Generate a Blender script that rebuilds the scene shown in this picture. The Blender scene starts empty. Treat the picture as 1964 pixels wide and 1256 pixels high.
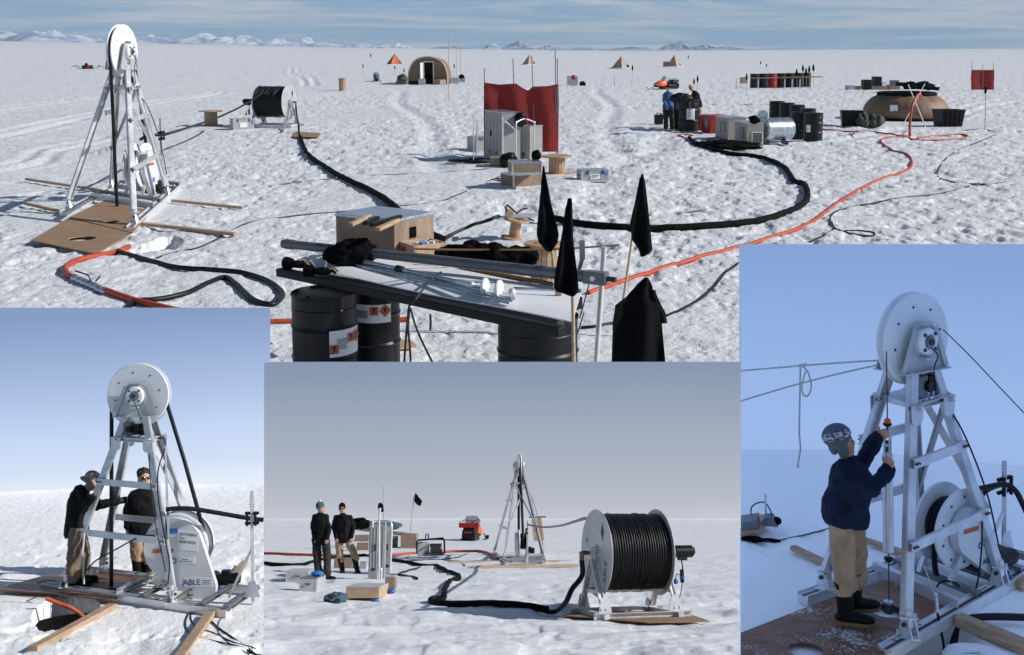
import bpy, math, random
import numpy as np
from mathutils import Vector, Matrix
random.seed(7)
W_PX, H_PX, FPX = 1964.0, 1256.0, 2100.0      # photograph size and focal length in its pixels
CX, CY = 982.0, 360.0                          # principal point
HOR = 95.0                                     # horizon row of the wide view
EYE = 3.0
HAZE = 0.9e-4
scene = bpy.context.scene
R_ = math.radians
# ---------------------------------------------------------------- camera
PITCH = math.atan((CY - HOR) / FPX)
cd = bpy.data.cameras.new('camera'); cam = bpy.data.objects.new('camera', cd)
scene.collection.objects.link(cam); scene.camera = cam
cam.location = (0, 0, EYE); cam.rotation_euler = (math.pi / 2 - PITCH, 0, 0)
cd.sensor_fit = 'HORIZONTAL'; cd.sensor_width = 36.0
cd.lens = 36.0 * FPX / W_PX
cd.shift_x = 0.0; cd.shift_y = -(H_PX / 2 - CY) / W_PX
cd.clip_start = 0.02; cd.clip_end = 30000
# ---------------------------------------------------------------- sun and sky
SUN_EL, SUN_SIDE = R_(32), R_(5)              # from the right, a little from behind the camera
sun_dir = Vector((math.cos(SUN_EL) * math.cos(SUN_SIDE), -math.cos(SUN_EL) * math.sin(SUN_SIDE), math.sin(SUN_EL)))
sd = bpy.data.lights.new('sun', 'SUN'); sun = bpy.data.objects.new('sun', sd)
scene.collection.objects.link(sun); sd.energy = 4.3; sd.angle = R_(0.6); sd.color = (1.0, 0.965, 0.925)
sun.rotation_euler = sun_dir.to_track_quat('Z', 'Y').to_euler(); sun.location = sun_dir * 60
w = bpy.data.worlds.new('World'); scene.world = w; w.use_nodes = True
nt = w.node_tree; nt.nodes.clear()
def nn(t, **k):
    n = nt.nodes.new(t)
    for a, b in k.items(): setattr(n, a, b)
    return n
L = lambda a, b: nt.links.new(a, b)
out = nn('ShaderNodeOutputWorld'); mixs = nn('ShaderNodeMixShader')
sky = nn('ShaderNodeTexSky', sky_type='NISHITA'); sky.sun_disc = False
sky.sun_elevation = SUN_EL; sky.sun_rotation = math.atan2(sun_dir.x, sun_dir.y); sky.altitude = 900; sky.air_density = 1.0; sky.dust_density = 0.0; sky.ozone_density = 4.0
bg1 = nn('ShaderNodeBackground'); bg1.inputs[1].default_value = 0.05
bg2 = nn('ShaderNodeBackground'); bg2.inputs[1].default_value = 1.0
tc = nn('ShaderNodeTexCoord'); mp = nn('ShaderNodeMapping'); mp.inputs['Scale'].default_value = (3.2, 3.2, 60)
mp.inputs['Location'].default_value = (3.1, .4, .2)
no = nn('ShaderNodeTexNoise'); no.inputs['Scale'].default_value = 1.5; no.inputs['Detail'].default_value = 8; no.inputs['Roughness'].default_value = .62; no.inputs['Distortion'].default_value = .7
rp = nn('ShaderNodeValToRGB'); rp.color_ramp.elements[0].position = .41; rp.color_ramp.elements[1].position = .60     # thin streaked cloud over blue
rp.color_ramp.elements[0].color = (.24, .38, .53, 1); rp.color_ramp.elements[1].color = (.47, .52, .585, 1)
sx = nn('ShaderNodeSeparateXYZ'); mr = nn('ShaderNodeMapRange'); mr.inputs[1].default_value = .08; mr.inputs[2].default_value = .62; mr.inputs[3].default_value = 1.0; mr.inputs[4].default_value = 0.0; mr.interpolation_type = 'SMOOTHSTEP'
L(tc.outputs['Generated'], mp.inputs['Vector']); L(mp.outputs[0], no.inputs['Vector']); L(no.outputs[0], rp.inputs[0]); L(rp.outputs[0], bg2.inputs[0])
L(tc.outputs['Generated'], sx.inputs[0]); L(sx.outputs[2], mr.inputs[0])
L(sky.outputs[0], bg1.inputs[0]); L(mr.outputs[0], mixs.inputs[0]); L(bg1.outputs[0], mixs.inputs[1]); L(bg2.outputs[0], mixs.inputs[2]); L(mixs.outputs[0], out.inputs[0])
vs = scene.view_settings; vs.view_transform = 'Standard'; vs.look = 'None'; vs.gamma = 1; vs.exposure = 0.10
scene.render.engine = 'CYCLES'
scene.cycles.max_bounces = 6; scene.cycles.diffuse_bounces = 3; scene.cycles.volume_bounces = 0
scene.cycles.use_denoising = True
# ---------------------------------------------------------------- frames: the wide view and the three raked dioramas stood before it
CAM = Vector((0, 0, EYE))
cF = Vector((0, math.cos(PITCH), -math.sin(PITCH))); cU = Vector((0, math.sin(PITCH), math.cos(PITCH)))
def ray(px, py): return Vector(((px - CX) / FPX, 0, 0)) + cF - cU * ((py - CY) / FPX)
class Frame:
    def __init__(s, cx, hv, h, sc):
        s.h, s.sc = h, sc
        r0, r1 = ray(cx, hv), ray(cx, hv - 50)
        rt = r0.cross(r1).normalized(); fw = r0.normalized(); up = rt.cross(fw)
        s.R = Matrix((rt, fw, up)).transposed()
        s.Ri = s.R.transposed()
        s.M = Matrix.Translation(CAM) @ s.R.to_4x4() @ Matrix.Scale(sc, 4) @ Matrix.Translation((0, 0, -h))
        a, b = s.Ri @ ray(cx - 300, hv), s.Ri @ ray(cx + 300, hv)
        n = a.cross(b); s.a, s.b = -n.x / n.z, -n.y / n.z
        s.flat = []; s.pits = []; s.relief = lambda x, y: x * 0
        s.rough = 1.0
    def lr(s, px, py): return s.Ri @ ray(px, py)
    def P(s, px, py, z=0.0):          # point on the ground (or z above it) seen at a pixel
        r = s.lr(px, py); t = (s.h - z) / (s.a * r.x + s.b * r.y - r.z)
        return Vector((t * r.x, t * r.y, s.h + t * r.z))
    def V(s, px, py, y):              # point at depth y seen at a pixel
        r = s.lr(px, py); t = y / r.y
        return Vector((t * r.x, y, s.h + t * r.z))
    def ppm(s, px, py, z=0.0):
        p = s.P(px, py, z); q = s.V(px + 1, py, p.y)
        return 1.0 / (q - s.V(px, py, p.y)).length
    def plane(s, x, y): return s.a * x + s.b * y
    def Zr(s, x, y):
        x = np.atleast_1d(np.asarray(x, float)); y = np.atleast_1d(np.asarray(y, float))
        z = s.relief(x, y); m = np.ones_like(x)
        for (fx, fy, fr) in s.flat:
            d = np.hypot(x - fx, y - fy) / fr; m = np.minimum(m, np.clip((d - 1) / .45, 0.0, 1))
        z = z * m - .012 * (1 - m)
        for (fx, fy, rx, ry, dp, sh) in s.pits:
            d = np.hypot((x - fx) / rx, (y - fy) / ry); z = z - dp * np.clip((1 - d) * sh, 0, 1)
        return z
    def Z(s, x, y): return float(s.Zr(x, y)[0]) + s.plane(x, y)
    def G(s, px, py):                 # ground point with relief
        p = s.P(px, py); return Vector((p.x, p.y, s.Z(p.x, p.y)))
# ---------------------------------------------------------------- noise
def vnoise(x, y, seed=0):
    xi = np.floor(x).astype(np.int64); yi = np.floor(y).astype(np.int64); fx = x - xi; fy = y - yi
    def hsh(a, b):
        n = (a * 374761393 + b * 668265263 + seed * 974634777) & 0x7fffffff
        n = ((n ^ (n >> 13)) * 1274126177) & 0x7fffffff
        return ((n ^ (n >> 16)) & 0xffff) / 65535.0
    ux = fx * fx * (3 - 2 * fx); uy = fy * fy * (3 - 2 * fy)
    a = hsh(xi, yi); b = hsh(xi + 1, yi); c = hsh(xi, yi + 1); d = hsh(xi + 1, yi + 1)
    return (a + (b - a) * ux) * (1 - uy) + (c + (d - c) * ux) * uy
def fbm(x, y, o=4, seed=0):
    s = 0; a = .5; t = 0
    for i in range(o):
        s = s + a * vnoise(x * 2 ** i + 17.3 * i, y * 2 ** i - 9.1 * i, seed + i); t += a; a *= .5
    return s / t
# ---------------------------------------------------------------- materials
MATS = {}
def mk(name, col, rough=.6, metal=0.0, var=0.0, scale=4.0, bump=0.0, bscale=None, stretch=(1, 1, 1), col2=None, spec=.5, sheen=0, trans=0, ramp=(.35, .65), sss=0, coord='Object', cracks=0):
    def build(sc):
        m = bpy.data.materials.new(name); m.use_nodes = True; t = m.node_tree; b = t.nodes['Principled BSDF']
        N = t.nodes.new; K = t.links.new
        b.inputs['Base Color'].default_value = (*col, 1); b.inputs['Roughness'].default_value = rough; b.inputs['Metallic'].default_value = metal
        b.inputs['Specular IOR Level'].default_value = spec
        if sheen: b.inputs['Sheen Weight'].default_value = sheen
        if trans: b.inputs['Transmission Weight'].default_value = trans
        if var or bump or col2:
            tc = N('ShaderNodeTexCoord'); mp = N('ShaderNodeMapping'); mp.inputs['Scale'].default_value = stretch; K(tc.outputs[coord], mp.inputs[0])
        if var or col2:
            n = N('ShaderNodeTexNoise'); n.inputs['Scale'].default_value = scale; n.inputs['Detail'].default_value = 5; n.inputs['Roughness'].default_value = .62
            K(mp.outputs[0], n.inputs['Vector']); r = N('ShaderNodeValToRGB')
            r.color_ramp.elements[0].position, r.color_ramp.elements[1].position = ramp
            c2 = col2 or tuple(min(1, c * (1 + var)) for c in col); c1 = tuple(c * (1 - var) for c in col) if not col2 else col
            r.color_ramp.elements[0].color = (*c1, 1); r.color_ramp.elements[1].color = (*c2, 1)
            K(n.outputs[0], r.inputs[0]); K(r.outputs[0], b.inputs['Base Color'])
            mr = N('ShaderNodeMapRange'); mr.inputs[3].default_value = max(.05, rough - .12); mr.inputs[4].default_value = min(1, rough + .12)
            K(n.outputs[0], mr.inputs[0]); K(mr.outputs[0], b.inputs['Roughness'])
        if bump:
            n2 = N('ShaderNodeTexNoise'); n2.inputs['Scale'].default_value = bscale or scale * 3; n2.inputs['Detail'].default_value = 4
            K(mp.outputs[0], n2.inputs['Vector']); bp = N('ShaderNodeBump'); bp.inputs['Distance'].default_value = bump * sc
            K(n2.outputs[0], bp.inputs['Height']); K(bp.outputs[0], b.inputs['Normal'])
        return m
    MATS[name] = (build, {}, bool(bump))
def mat(name, sc=1.0):
    build, cache, bumpy = MATS[name]; k = round(sc, 5) if bumpy else 1.0
    if k not in cache: cache[k] = build(k)
    return cache[k]
mk('alu', (.62, .63, .65), .42, .55, .16, 3.5, .002, 30)
mk('alu_bright', (.74, .75, .77), .34, .45, .1, 5, .001, 30)
mk('galvanised', (.45, .50, .56), .3, .8, .22, 9, .002, 20)
mk('grey_steel', (.22, .225, .23), .45, .4, .2, 6, .001, 30)
mk('dark_steel', (.05, .052, .055), .45, .3, .3, 6)
mk('white_plastic', (.80, .82, .84), .38, 0, .04, 3)
mk('guard_white', (.70, .71, .72), .42, .1, .06, 3)
mk('black_rubber', (.006, .006, .007), .45, 0, .4, 12, .003, 40, spec=.28)
mk('black_foam', (.006, .006, .007), .85, 0, .5, 9, .01, 14, spec=.1)
mk('black_paint', (.007, .0075, .009), .42, 0, .35, 5, .002, 8, spec=.3)
mk('black_plastic', (.007, .007, .008), .5, 0, .3, 5, spec=.25)
mk('grey_plastic', (.15, .16, .17), .5, 0, .15, 6)
mk('plywood', (.23, .135, .075), .7, 0, 0, 2.2, .002, 20, (1, 5, 1), (.36, .235, .145))
mk('wet_plywood', (.13, .055, .027), .42, 0, 0, 1.8, .002, 20, (1, 4, 1), (.29, .14, .075), spec=.3)
mk('pale_plywood', (.40, .27, .16), .7, 0, 0, 5, .002, 20, (1, 4, 1), (.56, .41, .26))
mk('crate_wood', (.21, .15, .105), .75, 0, 0, 4, .002, 20, (1, 5, 1), (.34, .25, .18))
mk('timber', (.36, .235, .15), .75, 0, 0, 5, .003, 16, (1, 1, 6), (.50, .36, .24))
mk('spool_wood', (.34, .205, .12), .7, 0, 0, 4, .004, 18, (1, 1, 4), (.52, .35, .22))
mk('bamboo', (.48, .37, .22), .6, 0, .2, 14, 0, None, (1, 1, 3))
mk('red_cloth', (.25, .012, .009), .8, 0, .22, 5, .012, 9, sheen=.2)
mk('orange_hose', (.44, .062, .020), .55, 0, .25, 10, .003, 60)
mk('orange_paint', (.72, .13, .03), .4, 0, .15, 4)
mk('orange_cloth', (.55, .13, .05), .8, 0, .3, 2)
mk('tan_cloth', (.42, .31, .25), .85, 0, .18, 2, .01, 4)
mk('tank_fabric', (.20, .125, .075), .6, 0, .22, 1.6, .02, 3)
mk('dome_fabric', (.23, .135, .085), .7, 0, .15, 1.5, .01, 5)
mk('beige_trim', (.48, .44, .36), .6, 0, .1, 3)
mk('black_flag', (.005, .005, .0065), .9, 0, .5, 12, .006, 14, spec=.1)
mk('black_cloth', (.004, .004, .005), .95, 0, .5, 14, .012, 22, spec=.08)
mk('jacket_black', (.009, .0095, .011), .85, 0, .4, 9, .02, 9, spec=.15)
mk('jacket_navy', (.010, .017, .042), .85, 0, .35, 9, .02, 8, spec=.15)
mk('shirt_blue', (.035, .10, .25), .8, 0, .2, 8, .01, 9)
mk('trousers_tan', (.40, .27, .17), .85, 0, .22, 6, .02, 8)
mk('trousers_brown', (.17, .125, .085), .85, 0, .25, 6, .02, 8)
mk('trousers_dark', (.022, .02, .019), .85, 0, .3, 6, .02, 8)
mk('boot_black', (.006, .006, .007), .55, 0, .3, 9, .006, 12, spec=.2)
mk('sole', (.25, .13, .05), .7)
mk('skin', (.50, .27, .18), .5, 0, .1, 8)
mk('hair', (.022, .015, .010), .7, 0, .4, 40, .01, 60)
mk('hat_tan', (.34, .28, .22), .85, 0, .15, 9)
mk('hat_teal', (.05, .10, .135), .9, 0, .25, 30, .008, 40, (1, 1, 1))
mk('knit_grey', (.05, .06, .075), .95, 0, 0, 30, .006, 40, (1, 1, 2.2), (.60, .62, .66), ramp=(.52, .56))
mk('knit_plain', (.10, .12, .15), .95, 0, .3, 40, .006, 50)
mk('cream', (.75, .68, .52), .9)
mk('glass_dark', (.008, .008, .01), .12, 0, 0, spec=.8)
mk('heater_tan', (.30, .275, .25), .5, .1, .1, 4)
mk('cab_grey', (.30, .305, .30), .5, .05, .12, 3)
mk('knit_band', (.06, .07, .09), .95, 0, 0, 34, .006, 40, (1, 1, 1.6), (.55, .57, .60), ramp=(.49, .52))
mk('panel_white', (.42, .43, .44), .45, .25, .1, 3)
mk('panel_grey', (.50, .51, .51), .45, .3, .14, 3)
mk('white_board', (.80, .82, .85), .45, 0, .04, 2)
mk('sticker', (.82, .83, .84), .4)
mk('sticker_orange', (.50, .11, .04), .5)
mk('ink', (.015, .015, .018), .5)
mk('ink_blue', (.01, .06, .22), .5)
mk('tape_blue', (.03, .20, .55), .45)
mk('blue_plug', (.01, .09, .35), .4)
mk('red_paint', (.32, .015, .012), .45, 0, .15, 4)
mk('white_paint', (.75, .76, .77), .45, 0, .06, 4)
mk('rope', (.55, .54, .52), .85, 0, .2, 40)
mk('rope_dark', (.03, .033, .037), .8, 0, .5, 60)
mk('pipe_dark', (.045, .047, .05), .5, .1, .2, 4)
mk('glass_pane', (.55, .58, .62), .15, 0, 0, trans=.75)
mk('green_bag', (.055, .062, .05), .8, 0, .3, 5, .02, 9)
mk('pipe_grey', (.13, .14, .15), .4, .3, .15, 5, .001, 30, (1, 1, 1))
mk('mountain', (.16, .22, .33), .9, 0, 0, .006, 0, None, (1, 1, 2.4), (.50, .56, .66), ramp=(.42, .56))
def frosted():
    mk('wet_plain', (.13, .055, .027), .42, 0, 0, 1.8, .002, 20, (1, 4, 1), (.29, .14, .075), spec=.3); b0 = MATS['wet_plain'][0]
    def build(sc):
        m = b0(sc); m.name = 'frosted_plywood'; t = m.node_tree; b = t.nodes['Principled BSDF']; N = t.nodes.new; K = t.links.new
        tc = N('ShaderNodeTexCoord'); a = N('ShaderNodeTexNoise'); a.inputs['Scale'].default_value = 1.9; a.inputs['Detail'].default_value = 3; f = N('ShaderNodeTexNoise'); f.inputs['Scale'].default_value = 26; f.inputs['Detail'].default_value = 6; f.inputs['Roughness'].default_value = .75
        K(tc.outputs['Object'], a.inputs[0]); K(tc.outputs['Object'], f.inputs[0]); ma = N('ShaderNodeMath'); ma.operation = 'MULTIPLY_ADD'; ma.inputs[1].default_value = .9; K(a.outputs[0], ma.inputs[0]); K(f.outputs[0], ma.inputs[2])
        r = N('ShaderNodeValToRGB'); r.color_ramp.elements[0].position = .985; r.color_ramp.elements[1].position = 1.0; K(ma.outputs[0], r.inputs[0])
        mr = N('ShaderNodeMapRange'); mr.inputs[1].default_value = 1.02; mr.inputs[2].default_value = 1.14; K(ma.outputs[0], mr.inputs[0])
        mx = N('ShaderNodeMix'); mx.data_type = 'RGBA'; src = b.inputs['Base Color'].links[0].from_socket; K(mr.outputs[0], mx.inputs[0]); K(src, mx.inputs[6]); mx.inputs[7].default_value = (.62, .64, .67, 1); K(mx.outputs[2], b.inputs['Base Color']); return m
    MATS['frosted_plywood'] = (build, {}, True)
frosted()
def snow(name, alb, tint=(1, 1, 1.0), bump1=.03, s1=2.2, bump2=.012, s2=9, stretch=(1, 1, 1), dirt=.04):
    def build(sc):
        m = bpy.data.materials.new(name); m.use_nodes = True; t = m.node_tree; b = t.nodes['Principled BSDF']; N = t.nodes.new; K = t.links.new
        b.inputs['Roughness'].default_value = .55; b.inputs['Specular IOR Level'].default_value = .25
        tc = N('ShaderNodeTexCoord'); mp = N('ShaderNodeMapping'); mp.inputs['Scale'].default_value = stretch; K(tc.outputs['Object'], mp.inputs[0])
        c = N('ShaderNodeTexNoise'); c.inputs['Scale'].default_value = .5; c.inputs['Detail'].default_value = 6; K(mp.outputs[0], c.inputs[0])
        r = N('ShaderNodeValToRGB'); r.color_ramp.elements[0].position = .35; r.color_ramp.elements[1].position = .6
        r.color_ramp.elements[0].color = (*(alb * tint[i] * (1 - dirt) for i in range(3)), 1); r.color_ramp.elements[1].color = (*(alb * tint[i] for i in range(3)), 1)
        K(c.outputs[0], r.inputs[0]); K(r.outputs[0], b.inputs['Base Color'])
        prev = None
        for (d, s, det) in ((bump1, s1, 5), (bump2, s2, 4)):
            n = N('ShaderNodeTexNoise'); n.inputs['Scale'].default_value = s; n.inputs['Detail'].default_value = det; n.inputs['Roughness'].default_value = .6
            K(mp.outputs[0], n.inputs[0]); bp = N('ShaderNodeBump'); bp.inputs['Distance'].default_value = d * sc; K(n.outputs[0], bp.inputs['Height'])
            if prev: K(prev.outputs[0], bp.inputs['Normal'])
            prev = bp
        K(prev.outputs[0], b.inputs['Normal'])
        return m
    MATS[name] = (build, {}, True)
snow('snow_trampled', .72, (.98, 1, 1.035), .045, 3.0, .022, 11)
snow('snow_bright', .93, (1, 1, 1), .05, 1.6, .02, 7, (1, .6, 1), .02)
snow('snow_grey', .79, (.98, 1, 1.035), .09, .8, .05, 4.5, (.45, 1, 1), .05)
snow('snow_dusk', .96, (1, 1, 1), .03, 1.4, .01, 8, (1, 1, 1), .03)
# ---------------------------------------------------------------- mesh builder
V3 = Vector
def basis(d, up=None):
    d = d.normalized(); up = up or V3((0, 0, 1))
    if abs(d.dot(up)) > .98: up = V3((0, 1, 0)) if abs(d.y) < .9 else V3((1, 0, 0))
    x = d.cross(up).normalized(); return x, x.cross(d).normalized(), d      # side, up, forward
class MB:
    def __init__(s, m='alu'): s.v = []; s.f = []; s.mi = []; s.sm = []; s.ms = []; s.mat(m)
    def mat(s, m):
        if m not in s.ms: s.ms.append(m)
        s.cur = s.ms.index(m); return s
    def add(s, vs, fs, smooth=False):
        o = len(s.v); s.v += [tuple(p) for p in vs]
        for f in fs: s.f.append(tuple(i + o for i in f)); s.mi.append(s.cur); s.sm.append(smooth)
        return s
    def hexa(s, c, ax, ay, az, sx, sy, sz):
        c = V3(c); vs = [c + ax * (i * sx / 2) + ay * (j * sy / 2) + az * (k * sz / 2) for k in (-1, 1) for j in (-1, 1) for i in (-1, 1)]
        return s.add(vs, [(0, 2, 3, 1), (4, 5, 7, 6), (0, 1, 5, 4), (2, 6, 7, 3), (0, 4, 6, 2), (1, 3, 7, 5)])
    def box(s, c, size, yaw=0, tilt=None):
        m = Matrix.Rotation(yaw, 3, 'Z')
        if tilt: m = m @ Matrix.Rotation(tilt[1], 3, tilt[0])
        return s.hexa(c, m.col[0].copy(), m.col[1].copy(), m.col[2].copy(), *size)
    def beam(s, p0, p1, w, h, up=None):
        p0, p1 = V3(p0), V3(p1); x, u, d = basis(p1 - p0, up); return s.hexa((p0 + p1) / 2, x, d, u, w, (p1 - p0).length, h)
    def channel(s, p0, p1, w, h, t=.012, up=None, flip=1):       # C section: web upright, flanges to one side
        p0, p1 = V3(p0), V3(p1); x, u, d = basis(p1 - p0, up); l = (p1 - p0).length; c = (p0 + p1) / 2; x = x * flip
        s.hexa(c, x, d, u, t, l, h)
        s.hexa(c + x * (w / 2) + u * (h / 2 - t / 2), x, d, u, w - t, l, t); s.hexa(c + x * (w / 2) - u * (h / 2 - t / 2), x, d, u, w - t, l, t); return s
    def cyl(s, p0, p1, r0, r1=None, n=16, caps=True):
        p0, p1 = V3(p0), V3(p1); r1 = r0 if r1 is None else r1; x, u, d = basis(p1 - p0)
        A = [p0 + (x * math.cos(a) + u * math.sin(a)) * r0 for a in [2 * math.pi * i / n for i in range(n)]]
        B = [p1 + (x * math.cos(a) + u * math.sin(a)) * r1 for a in [2 * math.pi * i / n for i in range(n)]]
        s.add(A + B, [(i, (i + 1) % n, n + (i + 1) % n, n + i) for i in range(n)], True)
        if caps: s.add(A, [tuple(range(n))[::-1]]); s.add(B, [tuple(range(n))])
        return s
    def lathe(s, prof, c, axis, n=48, smooth=True, cl=True):     # prof: (radius, along axis); sharp between entries, caps closed at ends
        c = V3(c); x, u, d = basis(V3(axis))
        cs = [(math.cos(2 * math.pi * i / n), math.sin(2 * math.pi * i / n)) for i in range(n)]
        for (r0, z0), (r1, z1) in zip(prof[:-1], prof[1:]):
            A = [c + d * z0 + (x * a + u * b) * r0 for a, b in cs]; B = [c + d * z1 + (x * a + u * b) * r1 for a, b in cs]
            s.add(A + B, [(i, (i + 1) % n, n + (i + 1) % n, n + i) for i in range(n)], smooth)
        return s
    def tube(s, pts, r, n=8, caps=True):
        pts = [V3(p) for p in pts]; m = len(pts); rr = r if isinstance(r, (list, tuple)) else [r] * m
        x = None; rings = []
        for i, p in enumerate(pts):
            d = (pts[min(i + 1, m - 1)] - pts[max(i - 1, 0)]).normalized()
            if x is None: x = basis(d)[0]
            x = (x - d * x.dot(d)); x = x.normalized() if x.length > 1e-6 else basis(d)[0]
            u = x.cross(d)
            rings.append([p + (x * math.cos(2 * math.pi * k / n) + u * math.sin(2 * math.pi * k / n)) * rr[i] for k in range(n)])
        vs = [v for r_ in rings for v in r_]; fs = []
        for i in range(m - 1):
            for k in range(n): fs.append((i * n + k, (i + 1) * n + k, (i + 1) * n + (k + 1) % n, i * n + (k + 1) % n))
        s.add(vs, fs, True)
        if caps: s.add(rings[0], [tuple(range(n))]); s.add(rings[-1], [tuple(range(n))[::-1]])
        return s
    def ball(s, c, r, n=14, m=9, ax=None):
        c = V3(c); r = (r, r, r) if not isinstance(r, (tuple, list)) else r
        if ax is None: ax = (V3((1, 0, 0)), V3((0, 1, 0)), V3((0, 0, 1)))
        vs = []; fs = []
        for j in range(m + 1):
            t = math.pi * j / m
            for i in range(n):
                a = 2 * math.pi * i / n
                vs.append(c + ax[0] * (r[0] * math.sin(t) * math.cos(a)) + ax[1] * (r[1] * math.sin(t) * math.sin(a)) + ax[2] * (r[2] * math.cos(t)))
        for j in range(m):
            for i in range(n): fs.append((j * n + i, (j + 1) * n + i, (j + 1) * n + (i + 1) % n, j * n + (i + 1) % n))
        return s.add(vs, fs, True)
    def prism(s, poly, o, ex, ey, t):                            # polygon in the plane (ex, ey) at o, thickened by t along ex x ey, both sides
        o, ex, ey = V3(o), V3(ex), V3(ey); nz = ex.cross(ey).normalized() * (t / 2); n = len(poly)
        A = [o + ex * a + ey * b - nz for a, b in poly]; B = [o + ex * a + ey * b + nz for a, b in poly]
        s.add(A, [tuple(range(n))[::-1]]); s.add(B, [tuple(range(n))])
        return s.add(A + B, [(i, (i + 1) % n, n + (i + 1) % n, n + i) for i in range(n)], n > 12)
    def sheet(s, P, smooth=True, thick=0.0):                     # grid of points [rows][cols]; optional thickness
        r, c = len(P), len(P[0]); vs = [V3(p) for row in P for p in row]
        fs = [(i * c + j, i * c + j + 1, (i + 1) * c + j + 1, (i + 1) * c + j) for i in range(r - 1) for j in range(c - 1)]
        if not thick: return s.add(vs, fs, smooth)
        ns = []
        for i in range(r):
            for j in range(c):
                a = V3(P[min(i + 1, r - 1)][j]) - V3(P[max(i - 1, 0)][j]); b = V3(P[i][min(j + 1, c - 1)]) - V3(P[i][max(j - 1, 0)])
                n = a.cross(b); ns.append(n.normalized() if n.length > 1e-9 else V3((0, 1, 0)))
        back = [v + n * thick for v, n in zip(vs, ns)]; m = len(vs)
        s.add(vs + back, fs + [tuple(i + m for i in f[::-1]) for f in fs], smooth)
        rim = [i for i in range(c)] + [i * c + c - 1 for i in range(1, r)] + [(r - 1) * c + j for j in range(c - 2, -1, -1)] + [i * c for i in range(r - 2, 0, -1)]
        k = len(rim); return s.add([vs[i] for i in rim] + [back[i] for i in rim], [(i, k + i, k + (i + 1) % k, (i + 1) % k) for i in range(k)])
    def mesh(s, name, sc=1.0):
        me = bpy.data.meshes.new(name); me.from_pydata(s.v, [], s.f)
        for m in s.ms: me.materials.append(mat(m, sc))
        me.polygons.foreach_set('material_index', s.mi); me.polygons.foreach_set('use_smooth', s.sm); me.update(); return me
COL = scene.collection
def props(o, label=None, cat=None, group=None, kind=None):
    for k, v in (('label', label), ('category', cat), ('group', group), ('kind', kind)):
        if v: o[k] = v
    return o
def thing(F, name, label, cat, loc=(0, 0, 0), yaw=0, group=None, kind=None):
    o = bpy.data.objects.new(name, None); COL.objects.link(o); o.empty_display_size = .1
    o.matrix_world = F.M @ Matrix.Translation(V3(loc)) @ Matrix.Rotation(yaw, 4, 'Z'); o['_sc'] = F.sc
    return props(o, label, cat, group, kind)
def part(par, name, mb, label=None, bev=0, kind=None):
    sc = par.get('_sc', 1.0)
    o = bpy.data.objects.new(name, mb.mesh(name, sc)); COL.objects.link(o); o.parent = par; o['_sc'] = sc
    if bev: add_bevel(o, bev)
    return props(o, label, kind=kind)
def add_bevel(o, wd):
    m = o.modifiers.new('edge', 'BEVEL'); m.width = wd; m.segments = 2; m.limit_method = 'ANGLE'; m.angle_limit = R_(40)
def single(F, name, label, cat, mb, loc=(0, 0, 0), yaw=0, group=None, bev=0, kind=None):
    o = bpy.data.objects.new(name, mb.mesh(name, F.sc)); COL.objects.link(o)
    o.matrix_world = F.M @ Matrix.Translation(V3(loc)) @ Matrix.Rotation(yaw, 4, 'Z'); o['_sc'] = F.sc
    if bev: add_bevel(o, bev)
    return props(o, label, cat, group, kind)
def lettering(par, txt, size, o, ex, ey, m='ink', name='lettering', t=.0006, bold=0):
    cu = bpy.data.curves.new(name, 'FONT'); cu.body = txt; cu.size = size; cu.extrude = t; cu.offset = bold; cu.align_x = 'CENTER'; cu.align_y = 'CENTER'
    cu.materials.append(mat(m, 1.0)); ob = bpy.data.objects.new(name, cu); COL.objects.link(ob); ob.parent = par
    ex, ey = V3(ex).normalized(), V3(ey).normalized(); ez = ex.cross(ey)
    ob.matrix_local = Matrix.Translation(V3(o)) @ Matrix((ex, ey, ez)).transposed().to_4x4(); return ob
def spline(pts, n=8):
    pts = [V3(p) for p in pts]; P = [pts[0] * 2 - pts[1]] + pts + [pts[-1] * 2 - pts[-2]]; o = []
    for i in range(1, len(P) - 2):
        for k in range(n):
            t = k / n; a, b, c, d = P[i - 1:i + 3]
            o.append(.5 * ((2 * b) + (c - a) * t + (2 * a - 5 * b + 4 * c - d) * t * t + (3 * b - a - 3 * c + d) * t ** 3))
    return o + [pts[-1]]
def ground_line(F, px, r, n=8, lift=.6, wob=0.0, seed=1):
    """px: (px, py) or (px, py, height above ground)"""
    hs = [p[2] if len(p) > 2 else 0 for p in px]; pts = [F.P(p[0], p[1], h) for p, h in zip(px, hs)]
    pts = [V3((p.x, p.y, h)) for p, h in zip(pts, hs)]; sp = spline(pts, n); rnd = random.Random(seed); o = []
    for p in sp:
        wx = (rnd.random() - .5) * wob
        z = F.Z(p.x + wx, p.y); o.append(V3((p.x + wx, p.y + (rnd.random() - .5) * wob, z + max(p.z, 0) + r * lift)))
    m = len(o); zs = [q.z for q in o]; wn = 7                     # stiff hose: bridges the small dips
    for i in range(m): a, b = max(0, i - wn), min(m, i + wn + 1); o[i].z = .25 * zs[i] + .75 * sum(zs[a:b]) / (b - a) + r * .25
    return o
def hose(F, name, label, cat, px, r, m, group=None, n=8, lift=.6, sides=8, wob=0.0, extra=None):
    pts = ground_line(F, px, r, n, lift, wob); o = sum(pts, V3()) / len(pts); mb = MB(m).tube([p - o for p in pts], r, sides)
    if extra: extra(mb, [p - o for p in pts])
    return single(F, name, label, cat, mb, o, 0, group)
def line3(F, name, label, cat, pts, r, m, group=None, sides=6, n=6):
    pts = spline(pts, n); o = pts[0].copy(); return single(F, name, label, cat, MB(m).tube([p - o for p in pts], r, sides), o, 0, group)
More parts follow.
